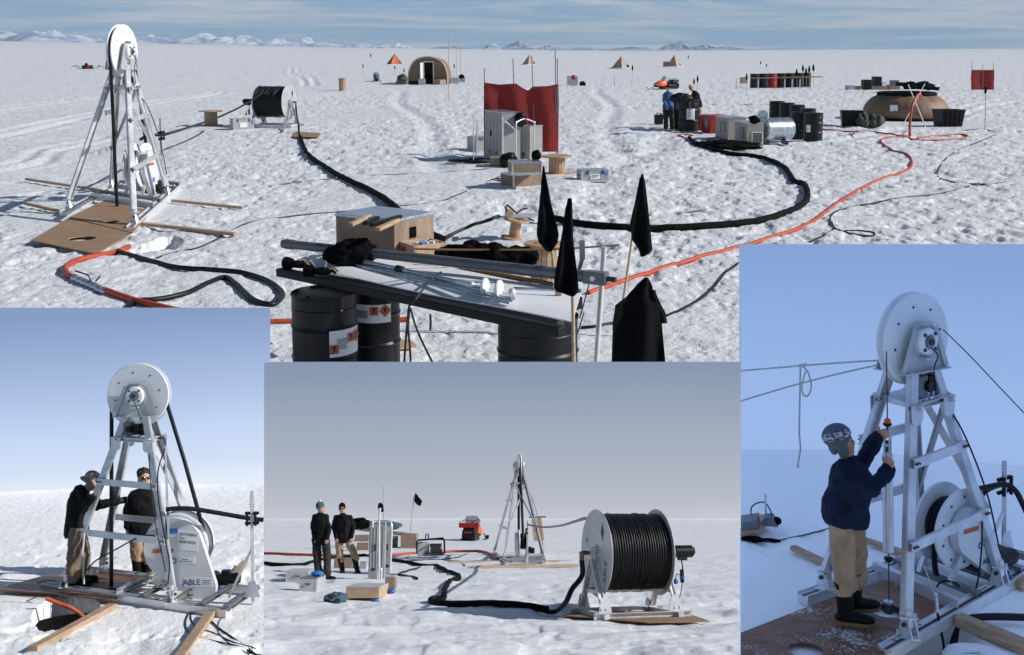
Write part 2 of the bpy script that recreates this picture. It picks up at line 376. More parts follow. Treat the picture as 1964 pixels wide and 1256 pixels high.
# ---------------------------------------------------------------- the four places
FM = Frame(982, 95, 3.0, 1.0)         # the camp
FA = Frame(253, 583, 4.3, .0155)        # tower with two men, lower left
FB = Frame(962, 978, 1.75, .0308)     # reel and two men, lower middle
FC = Frame(1690, 225, 4.7, .415)      # man with probe, right
# ---------------------------------------------------------------- snow relief of each place
TRACKS = []
def track(p0, p1, wd, dp, pair=0.0):
    a, b = FM.P(*p0), FM.P(*p1); n = V3((-(b - a).y, (b - a).x, 0)).normalized()
    for k in ((-pair / 2, pair / 2) if pair else (0,)): TRACKS.append((a.x + n.x * k, a.y + n.y * k, b.x + n.x * k, b.y + n.y * k, wd, dp))
track((-40, 262), (420, 176), .28, .05, 1.0); track((-40, 214), (480, 152), .3, .05, 1.1); track((-40, 330), (200, 262), .22, .04, .8); track((480, 200), (900, 150), .3, .05, 1.0)
track((870, 330), (760, 175), .35, .05); track((1200, 300), (1150, 170), .35, .05); track((1100, 400), (1270, 262), .4, .05); track((1600, 270), (1950, 190), .3, .05, 1.0); track((560, 130), (600, 165), .3, .06, 1.2)
def relief_main(x, y):
    d = np.hypot(x, y)
    mask = np.clip((fbm(x * .11 + 3, y * .06, 3, 5) - .43) * 6 + (x + 9) * .10, 0.32, 1) * np.clip(1.25 - (y - 60) / 70, .25, 1)
    n = fbm(x / .48, y / .62, 4, 11); m = fbm(x / .19 + 9, y / .24, 3, 21)
    foot = -np.clip(.50 - n, 0, .16) * .29 - np.clip(.49 - m, 0, .16) * .19
    rg = 1 - np.abs(2 * fbm(x / 1.4 + 40, y / 1.7, 3, 31) - 1)
    z = mask * (foot + (rg - .75) * .05)
    th = -.5; u = x * math.cos(th) + y * math.sin(th); v = -x * math.sin(th) + y * math.cos(th)
    z = z + (1 - mask) * (fbm(u / 6, v / .55, 3, 41) - .5) * .10 + (fbm(x / 9, y / 9, 3, 51) - .5) * .16 * np.clip(d / 14, 0, 1)
    for (ax_, ay_, bx_, by_, wd_, dp_) in TRACKS:                  # sledge ruts and boot paths
        ux, uy = bx_ - ax_, by_ - ay_; l2 = ux * ux + uy * uy; t = np.clip(((x - ax_) * ux + (y - ay_) * uy) / l2, 0, 1); wv = .35 * np.sin(t * 9 + ax_)
        dd = np.hypot(x - ax_ - t * ux - wv, y - ay_ - t * uy); z = z - dp_ * np.exp(-(dd / wd_) ** 2) + dp_ * .5 * np.exp(-((dd - wd_ * 1.7) / wd_) ** 2)
    z = z * np.clip(1 - (d - 120) / 260, 0, 1)
    az = x / np.maximum(y, 1.0)                                  # the plateau climbs a little to the left and right of the view
    pxx = 982 + az * 2100
    rise = np.interp(pxx, [-1500, 0, 300, 700, 1200, 1500, 2300], [.0095, .0084, .0062, .0022, -.0006, .0004, .0022])
    return z + rise * np.clip(y - 90, 0, None) * np.clip((y - 90) / 300, 0, 1)
FM.relief = relief_main
def relief_A(x, y):
    n = fbm(x / .8, y / .9, 4, 71); k = np.clip((23 - y) / 5, .05, 1); return ((n - .5) * .15 - np.clip(.46 - fbm(x / .35, y / .4, 3, 77), 0, .2) * .3) * k
FA.relief = relief_A
def relief_B(x, y):
    s = np.clip(1.3 - y / 60, .3, 1)
    return ((fbm(x / 1.3, y / .7, 4, 81) - .5) * .24 + (fbm(x / 4.5, y / 1.4, 2, 85) - .5) * .18 - np.clip(.44 - fbm(x / .4, y / .9, 3, 87), 0, .2) * .13 * np.clip((34 - y) / 10, 0, 1)) * s + 1.0 * np.clip((y - 52) / 66, 0, 1) ** 1.5
FB.relief = relief_B
def relief_C(x, y):
    k = np.clip((14.6 - y) / 2.2, 0, 1); return k * ((fbm(x / .9, y / 1.0, 4, 91) - .5) * .10 + (fbm(x / .25, y / .3, 2, 95) - .5) * .02 - np.clip(.44 - fbm(x / .3, y / .5, 3, 97), 0, .2) * .16)
FC.relief = relief_C
def rot_flat(F, px, py, r): p = F.P(px, py); F.flat.append((p.x, p.y, r))
def pit(F, px, py, rx, ry, dp, sh=4): p = F.P(px, py); F.pits.append((p.x, p.y, rx, ry, dp, sh))
for a in [(155, 420, 1.1), (230, 405, 1.2), (290, 375, 1.2), (520, 240, .9), (1000, 345, .55), (950, 300, .8), (1460, 262, 1.6), (1320, 245, .9), (1745, 235, 2.6),
          (1140, 345, .35), (1068, 332, .4), (405, 240, .4), (820, 158, 1.6)]: rot_flat(FM, *a)
pit(FM, 300, 469, .30, .85, 1.0, 14)
for a in [(100, 1128, .9), (180, 1130, .9), (250, 1140, 1.0), (350, 1155, 1.0), (440, 1165, 1.0), (40, 1125, .6), (490, 1165, .7)]: rot_flat(FA, *a)
pit(FA, 128, 1172, .44, .95, 1.2, 14); pit(FA, 89, 1118, .20, .5, .6, 6)
for a in [(1210, 1180, .9), (1320, 1180, .6), (1100, 1180, .5), (1005, 1078, .9), (700, 1135, .5), (600, 1118, .4), (730, 1108, .4)]: rot_flat(FB, *a)
for a in [(1620, 1190, 1.0), (1740, 1200, 1.0), (1540, 1230, .8), (1850, 1140, 1.1), (1930, 1120, .9), (1640, 1150, .6), (1800, 1240, .3)]: rot_flat(FC, *a)
pit(FC, 1800, 1235, .40, .55, .35, 3)
# ---------------------------------------------------------------- ground sheets
def sheet_ground(F, name, pxs, pys, m, label=None):
    X, Y = np.meshgrid(np.array(pxs, float), np.array(pys, float))
    d = np.stack([(X - CX) / FPX, np.zeros_like(X), np.zeros_like(X)], -1) + np.array(cF) - np.array(cU) * (((Y - CY) / FPX)[..., None])
    r = d @ np.array(F.R)                                        # world ray into the frame: R^T d
    t = F.h / (F.a * r[..., 0] + F.b * r[..., 1] - r[..., 2]); x = t * r[..., 0]; y = t * r[..., 1]
    z = F.Zr(x.ravel(), y.ravel()).reshape(x.shape) + F.a * x + F.b * y
    nr, nc = x.shape; co = np.stack([x, y, z], -1).reshape(-1, 3).astype(np.float32)
    i = (np.arange(nr - 1)[:, None] * nc + np.arange(nc - 1)[None]).ravel()
    f = np.stack([i, i + 1, i + nc + 1, i + nc], 1).astype(np.int32)
    me = bpy.data.meshes.new(name); me.vertices.add(len(co)); me.vertices.foreach_set('co', co.ravel())
    me.loops.add(f.size); me.loops.foreach_set('vertex_index', f.ravel()); me.polygons.add(len(f))
    me.polygons.foreach_set('loop_start', np.arange(0, f.size, 4, dtype=np.int32)); me.polygons.foreach_set('loop_total', np.full(len(f), 4, np.int32))
    me.polygons.foreach_set('use_smooth', np.ones(len(f), bool)); me.update(calc_edges=True)
    me.materials.append(mat(m, F.sc)); o = bpy.data.objects.new(name, me); COL.objects.link(o); o.matrix_world = F.M
    return props(o, label, kind='structure')
D = 3.0 * FPX
pys = list(HOR + D / np.linspace(2.0, 9.2, 14)) + list(np.linspace(HOR + D / 9.4, 150, 560)) + list(HOR + D / np.geomspace(118, 9000, 60))
pxs = list(np.linspace(-3200, -60, 30)) + list(np.linspace(-45, 2009, 860)) + list(np.linspace(2030, 5200, 30))
sheet_ground(FM, 'ground', pxs, pys, 'snow_trampled')
sheet_ground(FA, 'ground', np.linspace(-12, 506, 300), np.linspace(1266, 928, 260), 'snow_bright')
sheet_ground(FB, 'ground', np.linspace(506, 1419, 430), 978 + 2100 * 1.75 / np.geomspace(12.8, 118, 300), 'snow_grey')
sheet_ground(FC, 'ground', np.linspace(1419, 1976, 300), np.linspace(1266, 862, 260), 'snow_dusk')
# ---------------------------------------------------------------- the sky behind each diorama: a curved, self-luminous sky cloth of its own
def sky_mat(name, stops, z0, z1):
    m = bpy.data.materials.new(name); m.use_nodes = True; t = m.node_tree; t.nodes.clear(); N = t.nodes.new; K = t.links.new
    o = N('ShaderNodeOutputMaterial'); e = N('ShaderNodeEmission'); tc = N('ShaderNodeTexCoord'); sx = N('ShaderNodeSeparateXYZ'); mr = N('ShaderNodeMapRange'); r = N('ShaderNodeValToRGB')
    mr.inputs[1].default_value = z0; mr.inputs[2].default_value = z1
    K(tc.outputs['Object'], sx.inputs[0]); K(sx.outputs[2], mr.inputs[0])
    n = N('ShaderNodeTexNoise'); n.inputs['Scale'].default_value = .9 / abs(z1 - z0); n.inputs['Detail'].default_value = 3; K(tc.outputs['Object'], n.inputs[0])
    ma = N('ShaderNodeMath'); ma.operation = 'MULTIPLY_ADD'; ma.inputs[1].default_value = .10; K(n.outputs[0], ma.inputs[0]); K(mr.outputs[0], ma.inputs[2]); K(ma.outputs[0], r.inputs[0])
    lin = lambda c: tuple((v / 255 / 12.92) if v / 255 < .04045 else ((v / 255 + .055) / 1.055) ** 2.4 for v in c)
    el = r.color_ramp.elements
    while len(el) < len(stops): el.new(.5)
    for q, (p, c) in zip(el, stops): q.position = p; q.color = (*lin(c), 1)
    K(r.outputs[0], e.inputs[0]); K(e.outputs[0], o.inputs[0]); return m
def backdrop(F, Y, x0, x1, top, bot, stops, side=None, thick=.05, tab=None):
    """vertical cloth at depth Y between two image columns, down below the snow, with added light-shaping flanks and roof when side is given"""
    cols = []
    for px in np.linspace(x0, x1, 24):
        a = F.V(px, top, Y); b = F.V(px, bot, Y); k = .4; cols.append((a, b + (b - a) * .08))
    if side:                                                     # added glowing flanks and roof, unseen: keep the sun off, light the snow
        for y in np.linspace(Y, side, 10)[1:]: cols.append((F.V(x1, top, y), F.V(x1, 1300, y)))
        for y in np.linspace(Y, side, 10)[1:]: cols.insert(0, (F.V(x0 - 1, top, y), F.V(x0 - 1, 1300, y)))
    z0 = F.V((x0 + x1) / 2, bot, Y).z; z1 = F.V((x0 + x1) / 2, top, Y).z
    P = [[a for a, b in cols], [b for a, b in cols]]
    mb = MB('alu'); mb.sheet(P, False, thick)
    if side: mb.sheet([[F.V(px, top, y) for px in np.linspace(x0 - 1, x1, 8)] for y in np.linspace(Y, side, 8)], False, -.012)
    if tab: mb.sheet([[F.V(x1, top, Y), F.V(tab[0], top, Y)], [F.V(x1, tab[1], Y), F.V(tab[0], tab[1], Y)]], False, thick)
    me = bpy.data.meshes.new('sky'); me.from_pydata(mb.v, [], mb.f); me.materials.append(sky_mat('sky', stops, z0, z1)); me.update()
    o = bpy.data.objects.new('sky', me); COL.objects.link(o); o.matrix_world = F.M
    return props(o, kind='structure')
yA = FA.P(253, 930).y; yC = FC.P(1690, 866).y
backdrop(FA, yA - .05, -14, 506, 590, 934, tab=(518, 695), stops=[(.0, (230, 234, 242)), (.06, (222, 230, 243)), (.16, (206, 219, 240)), (.36, (190, 208, 236)), (.56, (170, 190, 224)), (.82, (147, 168, 205)), (1, (131, 153, 192))])
backdrop(FB, 116.0, 506, 1419, 695, 988, [(.0, (196, 200, 208)), (.05, (187, 191, 201)), (.14, (178, 184, 195)), (.28, (171, 177, 189)), (.5, (161, 170, 184)), (.78, (147, 159, 178)), (1, (132, 147, 171))], thick=.5)
backdrop(FC, yC - .05, 1419, 1972, 468, 872, [(.0, (148, 176, 223)), (.12, (151, 179, 227)), (.4, (148, 176, 225)), (.75, (139, 167, 217)), (1, (131, 159, 209))], side=FC.P(1690, 1256).y - .55, thick=.012)
# ---------------------------------------------------------------- far mountains
def mountains():
    rnd = random.Random(4)
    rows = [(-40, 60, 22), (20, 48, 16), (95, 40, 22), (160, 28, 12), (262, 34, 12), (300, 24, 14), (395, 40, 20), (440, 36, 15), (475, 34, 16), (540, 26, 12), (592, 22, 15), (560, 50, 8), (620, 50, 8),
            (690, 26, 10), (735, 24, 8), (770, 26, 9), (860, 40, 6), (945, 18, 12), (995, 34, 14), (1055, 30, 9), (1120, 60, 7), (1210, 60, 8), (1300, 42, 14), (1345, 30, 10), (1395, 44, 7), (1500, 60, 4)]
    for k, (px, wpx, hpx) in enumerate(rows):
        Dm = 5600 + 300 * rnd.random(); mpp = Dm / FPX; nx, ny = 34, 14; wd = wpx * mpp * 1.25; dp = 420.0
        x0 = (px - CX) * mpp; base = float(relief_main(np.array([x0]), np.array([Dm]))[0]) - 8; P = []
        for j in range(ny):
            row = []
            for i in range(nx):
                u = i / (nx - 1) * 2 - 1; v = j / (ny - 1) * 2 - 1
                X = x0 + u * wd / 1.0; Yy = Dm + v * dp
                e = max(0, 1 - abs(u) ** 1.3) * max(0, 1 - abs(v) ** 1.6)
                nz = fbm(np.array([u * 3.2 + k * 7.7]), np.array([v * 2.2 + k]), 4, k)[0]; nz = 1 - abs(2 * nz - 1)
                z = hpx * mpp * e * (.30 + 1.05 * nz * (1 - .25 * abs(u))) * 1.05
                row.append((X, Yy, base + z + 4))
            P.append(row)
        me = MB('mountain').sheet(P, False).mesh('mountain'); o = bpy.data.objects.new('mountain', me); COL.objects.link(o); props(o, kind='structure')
mountains()
# ---------------------------------------------------------------- the lifting tower with its sheave and winch
def quad(fe, u, v): return (fe[0] * (1 - u) + fe[1] * u) * (1 - v) + (fe[2] * (1 - u) + fe[3] * u) * v
def tower(F, label, feet, disc, Rpx, az, winch, wR, tip, post, rails=(-.16, 1.55), hoses=True, tear_txt=0, raxis=1.0, group='lifting towers with a white sheave', legw=.105, far_up=True, tt=(.28, .62), big=.72):
    fe = [F.P(*p) for p in feet]                                 # side1 hole end, side1 winch end, side2 hole end, side2 winch end
    fe = [V3((p.x, p.y, F.plane(p.x, p.y))) for p in fe]
    o = sum(fe, V3()) / 4; ym = o.y
    C = F.V(disc[0], disc[1], ym); ppm = 1 / (F.V(disc[0] + 1, disc[1], ym) - F.V(disc[0], disc[1], ym)).length
    R = Rpx / ppm; e = V3((math.sin(az), math.cos(az), 0)); n = V3((e.y, -e.x, 0))
    if n.dot(V3((C.x, C.y, 0))) > 0: n = -n
    root = thing(F, 'lifting_tower', label, 'tower', o, 0, group); q = lambda p: V3(p) - o
    Z_ = V3((0, 0, 1)); zt = C.z - .64 * R; th = .045
    # sheave
    mb = MB('white_plastic'); hw = .05
    mb.lathe([(.001, hw + .012), (R - .012, hw + .012), (R, hw), (R, hw - .018), (R * .90, .02), (R * .90, -.02), (R, -hw + .018), (R, -hw), (R - .012, -hw - .012), (.001, -hw - .012)], q(C), n, 64)
    sh = part(root, 'sheave', mb)
    bm = MB('dark_steel')
    for k in range(8):
        a = 2 * math.pi * (k + .25) / 8; p = q(C) + (e * math.cos(a) + Z_ * math.sin(a)) * R * .72 + n * (hw + .012); bm.cyl(p, p + n * .005, .014, n=6)
    part(sh, 'bolts', bm)
    # head plates either side, with bearing
    for sgn in (1, -1):
        poly = [(-.68 * R, -.64 * R), (.68 * R, -.64 * R), (.30 * R, .30 * R), (.20 * R, .38 * R), (-.20 * R, .38 * R), (-.30 * R, .30 * R)]
        mb = MB('panel_grey'); oc = q(C) + n * (sgn * (hw + .075)); mb.prism(poly, oc, e, Z_, .012)
        fl = oc + n * (.03 * sgn)
        mb.hexa(fl + Z_ * (-.64 * R), e, n, Z_, 1.42 * R, .085, .012); mb.hexa(fl + Z_ * (.38 * R), e, n, Z_, .42 * R, .06, .010)
        for s2 in (1, -1):
            a, b = fl + e * (s2 * .68 * R) - Z_ * .62 * R, fl + e * (s2 * .31 * R) + Z_ * .29 * R; mb.beam(a, b, .055, .008, n if abs((b - a).normalized().dot(n)) < .9 else None)
        hp = part(root, 'head_plate', mb)
        b = MB('white_plastic').lathe([(.29 * R, 0), (.29 * R, .05), (.26 * R, .07), (.16 * R, .075), (.15 * R, .045), (.001, .045)], oc + n * (.006 * sgn), n * sgn, 28)
        b.mat('dark_steel').cyl(oc + n * (.05 * sgn), oc + n * (.115 * sgn), .07 * R, n=14)
        b.mat('grey_steel').lathe([(.12 * R, .05), (.12 * R, .085), (.05 * R, .09)], oc + n * (.006 * sgn), n * sgn, 16)
        for k in range(4):
            a = math.pi / 4 + k * math.pi / 2; p = oc + (e * math.cos(a) + Z_ * math.sin(a)) * R * .225 + n * (.07 * sgn); b.mat('dark_steel').cyl(p, p + n * (.022 * sgn), .018, n=6)
        b.mat('alu').hexa(oc + n * (.05 * sgn) - Z_ * .36 * R, e, n, Z_, .24 * R, .07, .02)
        if sgn == 1: b.mat('black_rubber').tube(spline([oc + n * .1 - Z_ * .06, oc + n * .13 - Z_ * .3 * R + e * .05, oc + n * .07 - Z_ * .6 * R + e * .16 * R, oc + n * .04 - Z_ * 1.2 * R + e * .3 * R], 5), .007, 5)
        part(hp, 'bearing', b)
    # legs: tops gathered under the head plates
    up = []; tops = []
    for i, f in enumerate(fe):
        w = (0 if i < 2 else 1); u = i % 2
        eu = (fe[1] - fe[0] + fe[3] - fe[2]).normalized(); ev = (fe[2] - fe[0] + fe[3] - fe[1]).normalized()
        nn_ = n if n.dot(-ev) > 0 else -n
        tp = V3((C.x, C.y, zt)) + eu * ((u * 2 - 1) * .40 * R) + nn_ * ((1 - 2 * w) * (hw + .10)); tops.append(tp); b0 = f + Z_ * .26
        ctr = V3((o.x, o.y, 0)); inw = (V3((f.x, f.y, 0)) - ctr).normalized()
        mb = MB('alu'); outv = (f - fe[i ^ 2]); outv.z = 0; outv = outv.normalized()
        mb.channel(q(tp), q(b0), .055, legw, .012, outv.cross((tp - b0).normalized()), 1)
        mb.hexa(q((tp + b0) / 2) , *basis(tp - b0, outv.cross((tp - b0).normalized()))[0:1], (tp - b0).normalized(), basis(tp - b0, outv.cross((tp - b0).normalized()))[1], .022, (tp - b0).length * .998, legw * .8)
        lg = part(root, 'leg', mb)
        # clevis foot
        fb = MB('alu_bright'); fo = q(f)
        fb.hexa(fo + Z_ * .085, V3((1, 0, 0)), V3((0, 1, 0)), Z_, .20, .16, .014)
        for s2 in (-1, 1): fb.prism([(-.085, 0), (.085, 0), (.04, .14), (.0, .17), (-.04, .14)], fo + Z_ * .09 + eu * (.048 * s2), ev, Z_, .014)
        fb.mat('dark_steel').cyl(fo + Z_ * .20 - eu * .08, fo + Z_ * .20 + eu * .08, .02, n=10)
        fb.mat('alu_bright').cyl(fo + Z_ * .17, q(b0) + Z_ * .06, .045, .035, 12); fb.hexa(q(b0), V3((1, 0, 0)), V3((0, 1, 0)), Z_, .15, .13, .012)
        part(lg, 'foot_bracket', fb); up.append((b0, tp))
    at = lambda i, t: up[i][0] * (1 - t) + up[i][1] * t
    H = zt - o.z
    def bar(i, j, t0, t1, off, w=.09, nm='crossbar', ext=.0):
        a, b = at(i, t0), at(j, t1); d = (b - a).normalized(); a = a + off * .055; b = b + off * .055
        mb = MB('alu').channel(q(a - d * .04), q(b + d * .04), .03, w, .008, None, -1)
        mb.mat('dark_steel')
        for p in (a, b):
            for s2 in (-.02, .03): pp = q(p) + d * (s2 if p is a else -s2); mb.cyl(pp, pp + off * .03, .011, n=6)
        part(root, nm, mb)
    s1 = (fe[0] - fe[2]).normalized(); s1.z = 0
    for t in tt:
        bar(0, 1, t, t, s1)
        if far_up or t < .5: bar(2, 3, t + .02, t + .02, -s1)
    ew = (fe[1] - fe[0]).normalized()
    bar(1, 3, .86, .30, ew, .07, 'brace'); bar(3, 1, .86, .30, ew * 1.5, .07, 'brace')
    # upper frame with gusset plates
    tf = .855; c4 = [at(i, tf) for i in range(4)]
    mb = MB('alu')
    for i, j in ((0, 1), (2, 3), (0, 2), (1, 3)):
        d = (c4[j] - c4[i]).normalized(); mb.channel(q(c4[i] - d * .09), q(c4[j] + d * .09), .045, .055, .008)
    mb.hexa(q(sum(c4, V3()) / 4) + Z_ * .03, (c4[1] - c4[0]).normalized(), V3(((c4[1] - c4[0]).normalized().y, -(c4[1] - c4[0]).normalized().x, 0)), Z_, (c4[1] - c4[0]).length * .9, (c4[2] - c4[0]).length * .8, .01)
    part(root, 'upper_frame', mb)
    for i in range(4):
        dd = (c4[i] - c4[i ^ 2]).normalized(); pl = MB('alu').prism([(-.10, .02), (.10, .02), (.09, -.13), (.05, -.17), (-.05, -.17), (-.09, -.13)], q(c4[i]) + dd * .045, (c4[1] - c4[0]).normalized(), Z_, .01); part(root, 'gusset', pl)
    bc = q(sum(c4, V3()) / 4) + Z_ * .15; eu = (c4[1] - c4[0]).normalized(); ev = V3((eu.y, -eu.x, 0)); ev = ev if ev.dot(s1) > 0 else -ev; bc = bc + ev * .1
    g = MB('grey_plastic').hexa(bc - eu * .08, eu, ev, Z_, .15, .13, .19); g.mat('black_plastic').hexa(bc + eu * .09, eu, ev, Z_, .12, .12, .15)
    g.cyl(bc - eu * .02 + ev * .06, bc - eu * .02 + ev * .11, .05, n=16); g.cyl(bc + eu * .15 + Z_ * .06, bc + eu * .24 + Z_ * .06, .03, n=10); g.cyl(bc + eu * .15 - Z_ * .05, bc + eu * .22 - Z_ * .05, .035, n=10); g.ball(bc - eu * .18 - Z_ * .03, .04)
    g.mat('black_rubber').tube(spline([bc + eu * .22, bc + eu * .30 - Z_ * .15, q(at(1, .7)) + ev * .07, q(at(1, .4)) + ev * .12, q(at(1, .1)) + ev * .06], 6), .009, 5)
    g.tube(spline([bc - eu * .15 - Z_ * .05, bc - Z_ * .16 + ev * .05, bc + eu * .2 - Z_ * .06], 5), .008, 5)
    part(root, 'instrument_box', g)
    # base frame
    gz = lambda p: p
    for sd in (0, 1):
        a, b = fe[sd * 2], fe[sd * 2 + 1]; d = b - a; p0 = a + d * rails[0] + Z_ * .035; p1 = a + d * rails[1] + Z_ * .035
        mb = MB('alu_bright').beam(q(p0), q(p1), .13, .085); mb.mat('dark_steel').beam(q(p0 + Z_ * .044), q(p1 + Z_ * .044), .03, .006)
        x_, u_, d_ = basis(p1 - p0)
        mb.mat('alu_bright').beam(q(p0) + x_ * .062 + Z_ * .05, q(p1) + x_ * .062 + Z_ * .05, .012, .03); mb.beam(q(p0) - x_ * .062 + Z_ * .05, q(p1) - x_ * .062 + Z_ * .05, .012, .03)
        rl = part(root, 'rail', mb)
        if sd == 0:
            for t, ln in ((.15, .46), (.62, .22)):
                cpt = q(p0 * (1 - t) + p1 * t) + Z_ * .0535 - x_ * .036 + s1 * 0
                st = MB('sticker').hexa(cpt, x_, d_, Z_, .05, ln, .003); st.mat('ink')
                for k in range(int(ln / .045)): st.hexa(cpt + Z_ * .002 + d_ * ((k + .5) * .045 - ln / 2), x_, d_, Z_, .026, .026 if k % 4 else .012, .002)
                part(rl, 'marking_strip', st)
    for u, hh in ((.50, .12), (1.02, .09), (rails[1] - .03, .07), (.72, .06), (1.25, .06)):
        a, b = quad(fe, u, -.02), quad(fe, u, 1.02); part(root, 'cross_member', MB('grey_steel' if u > .6 else 'alu').channel(q(a + Z_ * .10), q(b + Z_ * .10), .07, hh, .01))
    # winch
    wy = ym + winch[2]; Wc = F.V(winch[0], winch[1], wy); wppm = 1 / (F.V(winch[0] + 1, winch[1], wy) - F.V(winch[0], winch[1], wy)).length; wr = wR / wppm
    mb = MB('white_plastic'); t = .13
    for sg in (1, -1): mb.lathe([(.001, sg * (t - .012)), (wr - .03, sg * (t - .012)), (wr - .005, sg * (t - .018)), (wr, sg * t), (wr, sg * (t + .012)), (wr - .03, sg * (t + .022)), (.001, sg * (t + .022))], q(Wc), n, 60)
    wd = part(root, 'winch_drum', mb)
    mb = MB('grey_steel').lathe([(wr * .52, -t + .01), (wr * .52, t - .01)], q(Wc), n, 40)
    if hoses:
        mb.mat('black_rubber')
        for k in range(5):
            ww = -t + .04 + k * .045; mb.tube([q(Wc) + n * ww + (e * math.cos(a) + Z_ * math.sin(a)) * (wr * .60) for a in [2 * math.pi * i / 32 for i in range(33)]], .024, 6, False)
    part(wd, 'spooled_hose', mb)
    bm = MB('dark_steel')
    for k in range(10):
        a = 2 * math.pi * (k + .5) / 10; p = q(Wc) + (e * math.cos(a) + Z_ * math.sin(a)) * wr * .82 + n * (t + .02); bm.cyl(p, p + n * .012, .012, n=6)
    part(wd, 'bolts', bm)
    # teardrop chain guard
    Tp = F.V(tip[0], tip[1], wy + tip[2]); tr = tip[3] * wr; dx = (Tp - Wc).dot(e); dz = (Tp - Wc).z; bigr = wr * big
    L_ = math.hypot(dx, dz); al = math.atan2(dz, dx); be = math.acos(max(-1, min(1, (bigr - tr) / L_))); poly = []
    for k in range(25): a = al + be + (2 * math.pi - 2 * be) * k / 24; poly.append((bigr * math.cos(a), bigr * math.sin(a)))
    for k in range(11): a = al - be + 2 * be * k / 10; poly.append((dx + tr * math.cos(a), dz + tr * math.sin(a)))
    oc = q(Wc) + n * (t + .09); mb = MB('guard_white').prism(poly, oc, e, Z_, .10)
    cg = part(root, 'chain_guard', mb, bev=.012)
    face = oc + n * .0525
    def dec(cx, cz, wdt, ht, m, nm='sticker', ang=0):
        ca, sa = math.cos(ang), math.sin(ang); pl = [(cx + ca * i * wdt / 2 - sa * j * ht / 2, cz + sa * i * wdt / 2 + ca * j * ht / 2) for i, j in ((-1, -1), (1, -1), (1, 1), (-1, 1))]
        return part(cg, nm, MB(m).prism(pl, face, e, Z_, .004))
    ex = e if n.cross(e).z < 0 else e
    ex = e if e.cross(Z_).dot(n) > 0 else -e; sg = 1 if ex == e else -1
    f2 = face + n * .004
    def pt(a, b): return f2 + e * a + Z_ * b
    dec(-.12 * wr * sg, .10 * wr, .55 * wr, .11 * wr, 'sticker_orange') if tear_txt != 1 else dec(-.30 * wr, -.06 * wr, .62 * wr, .11 * wr, 'sticker_orange')
    if tear_txt == 1:
        dec(-.02 * wr, .52 * wr, .34 * wr, .13 * wr, 'tape_blue', 'tape')
        dec(.46 * wr, .22 * wr, .66 * wr, .56 * wr, 'sticker', ang=-.12)
        cc = .46 * wr
        lettering(cg, 'ROTHERA', .115 * wr, pt(cc + .02 * wr, .40 * wr), ex - Z_ * .12, Z_ + ex * .12, bold=0)
        lettering(cg, 'Case 1', .07 * wr, pt(cc - .14 * wr, .31 * wr), ex - Z_ * .12, Z_ + ex * .12)
        lettering(cg, 'BE09-0424', .115 * wr, pt(cc - .01 * wr, .18 * wr), ex - Z_ * .12, Z_ + ex * .12, bold=0)
        dec(.30 * wr, -.36 * wr, .78 * wr, .19 * wr, 'sticker')
        lg_ = MB('tape_blue').lathe([(.10 * wr, .001), (.10 * wr, .003), (.055 * wr, .003), (.055 * wr, .001)], pt(.02 * wr, -.36 * wr) - n * .002, n, 28); lg_.mat('sticker').lathe([(.001, .002), (.05 * wr, .002)], pt(.02 * wr, -.36 * wr) - n * .002, n, 20); part(cg, 'emblem', lg_)
        lettering(cg, 'British\nAntarctic Survey', .06 * wr, pt(.38 * wr, -.35 * wr), ex, Z_, 'ink_blue')
        ax, az_ = dx - .06 * wr, dz + .05 * wr
        dec(ax - .05 * wr, az_ + .12 * wr, .86 * wr, .27 * wr, 'sticker')
        lettering(cg, 'ABLE', .24 * wr, pt(ax - .25 * wr, az_ + .12 * wr), ex, Z_, 'ink_blue', bold=0)
        fp = MB('ink_blue'); [fp.hexa(pt(ax + (.2 - .02 * (k % 2)) * wr, az_ + (.17 - .05 * k) * wr), ex, n, Z_, (.28 - .07 * (k % 2)) * wr, .001, .014 * wr) for k in range(3)]; part(cg, 'small_print', fp)
    elif tear_txt == 2:
        lg_ = MB('ink_blue').lathe([(.09 * wr, .001), (.09 * wr, .003), (.06 * wr, .003), (.06 * wr, .001)], pt(dx * .33, dz * .33 - .02 * wr), n, 6, False); part(cg, 'emblem', lg_)
        lettering(cg, 'British\nAntarctic Survey', .06 * wr, pt(dx * .33 + .30 * wr * sg, dz * .33), ex, Z_, 'ink_blue')
        lettering(cg, 'ABLE', .21 * wr, pt(dx * .80, dz * .78), ex, Z_, 'ink_blue', bold=0)
    else:
        dec(dx * .62, dz * .6, .2 * wr, .2 * wr, 'tape_blue'); dec(dx * .35, dz * .3, .25 * wr, .15 * wr, 'sticker')
    # drum supports, motor
    for u_ in (-1, 1):
        for k in (-1, 1):
            p = q(Wc) + n * ((t + .05) * u_); part(root, 'winch_strut', MB('alu').beam(p - Z_ * .04, V3((p.x, p.y, .11)) + e * (k * wr * .62), .05, .05))
    mt = q(Tp) - n * .10
    mb = MB('black_paint').cyl(mt - n * .18, mt - n * .02, .10, n=20); mb.cyl(mt + e * .05, mt + e * .40 + Z_ * .02, .085, n=18); mb.cyl(mt + e * .40 + Z_ * .02, mt + e * .43 + Z_ * .02, .07, n=18)
    mb.hexa(mt + e * .22 + Z_ * .11, e, n, Z_, .12, .1, .07)
    m_ = part(root, 'motor', mb); part(m_, 'plug', MB('blue_plug').cyl(mt + e * .16 + n * .12 - Z_ * .05, mt + e * .18 + n * .14 - Z_ * .20, .028, n=10))
    # guide post with rollers
    py = F.P(post[0], post[2]); pb = V3((py.x, py.y, F.plane(py.x, py.y))); ptp = F.V(post[0], post[1], pb.y)
    Hh = ptp.z - pb.z; zr = Hh * .76
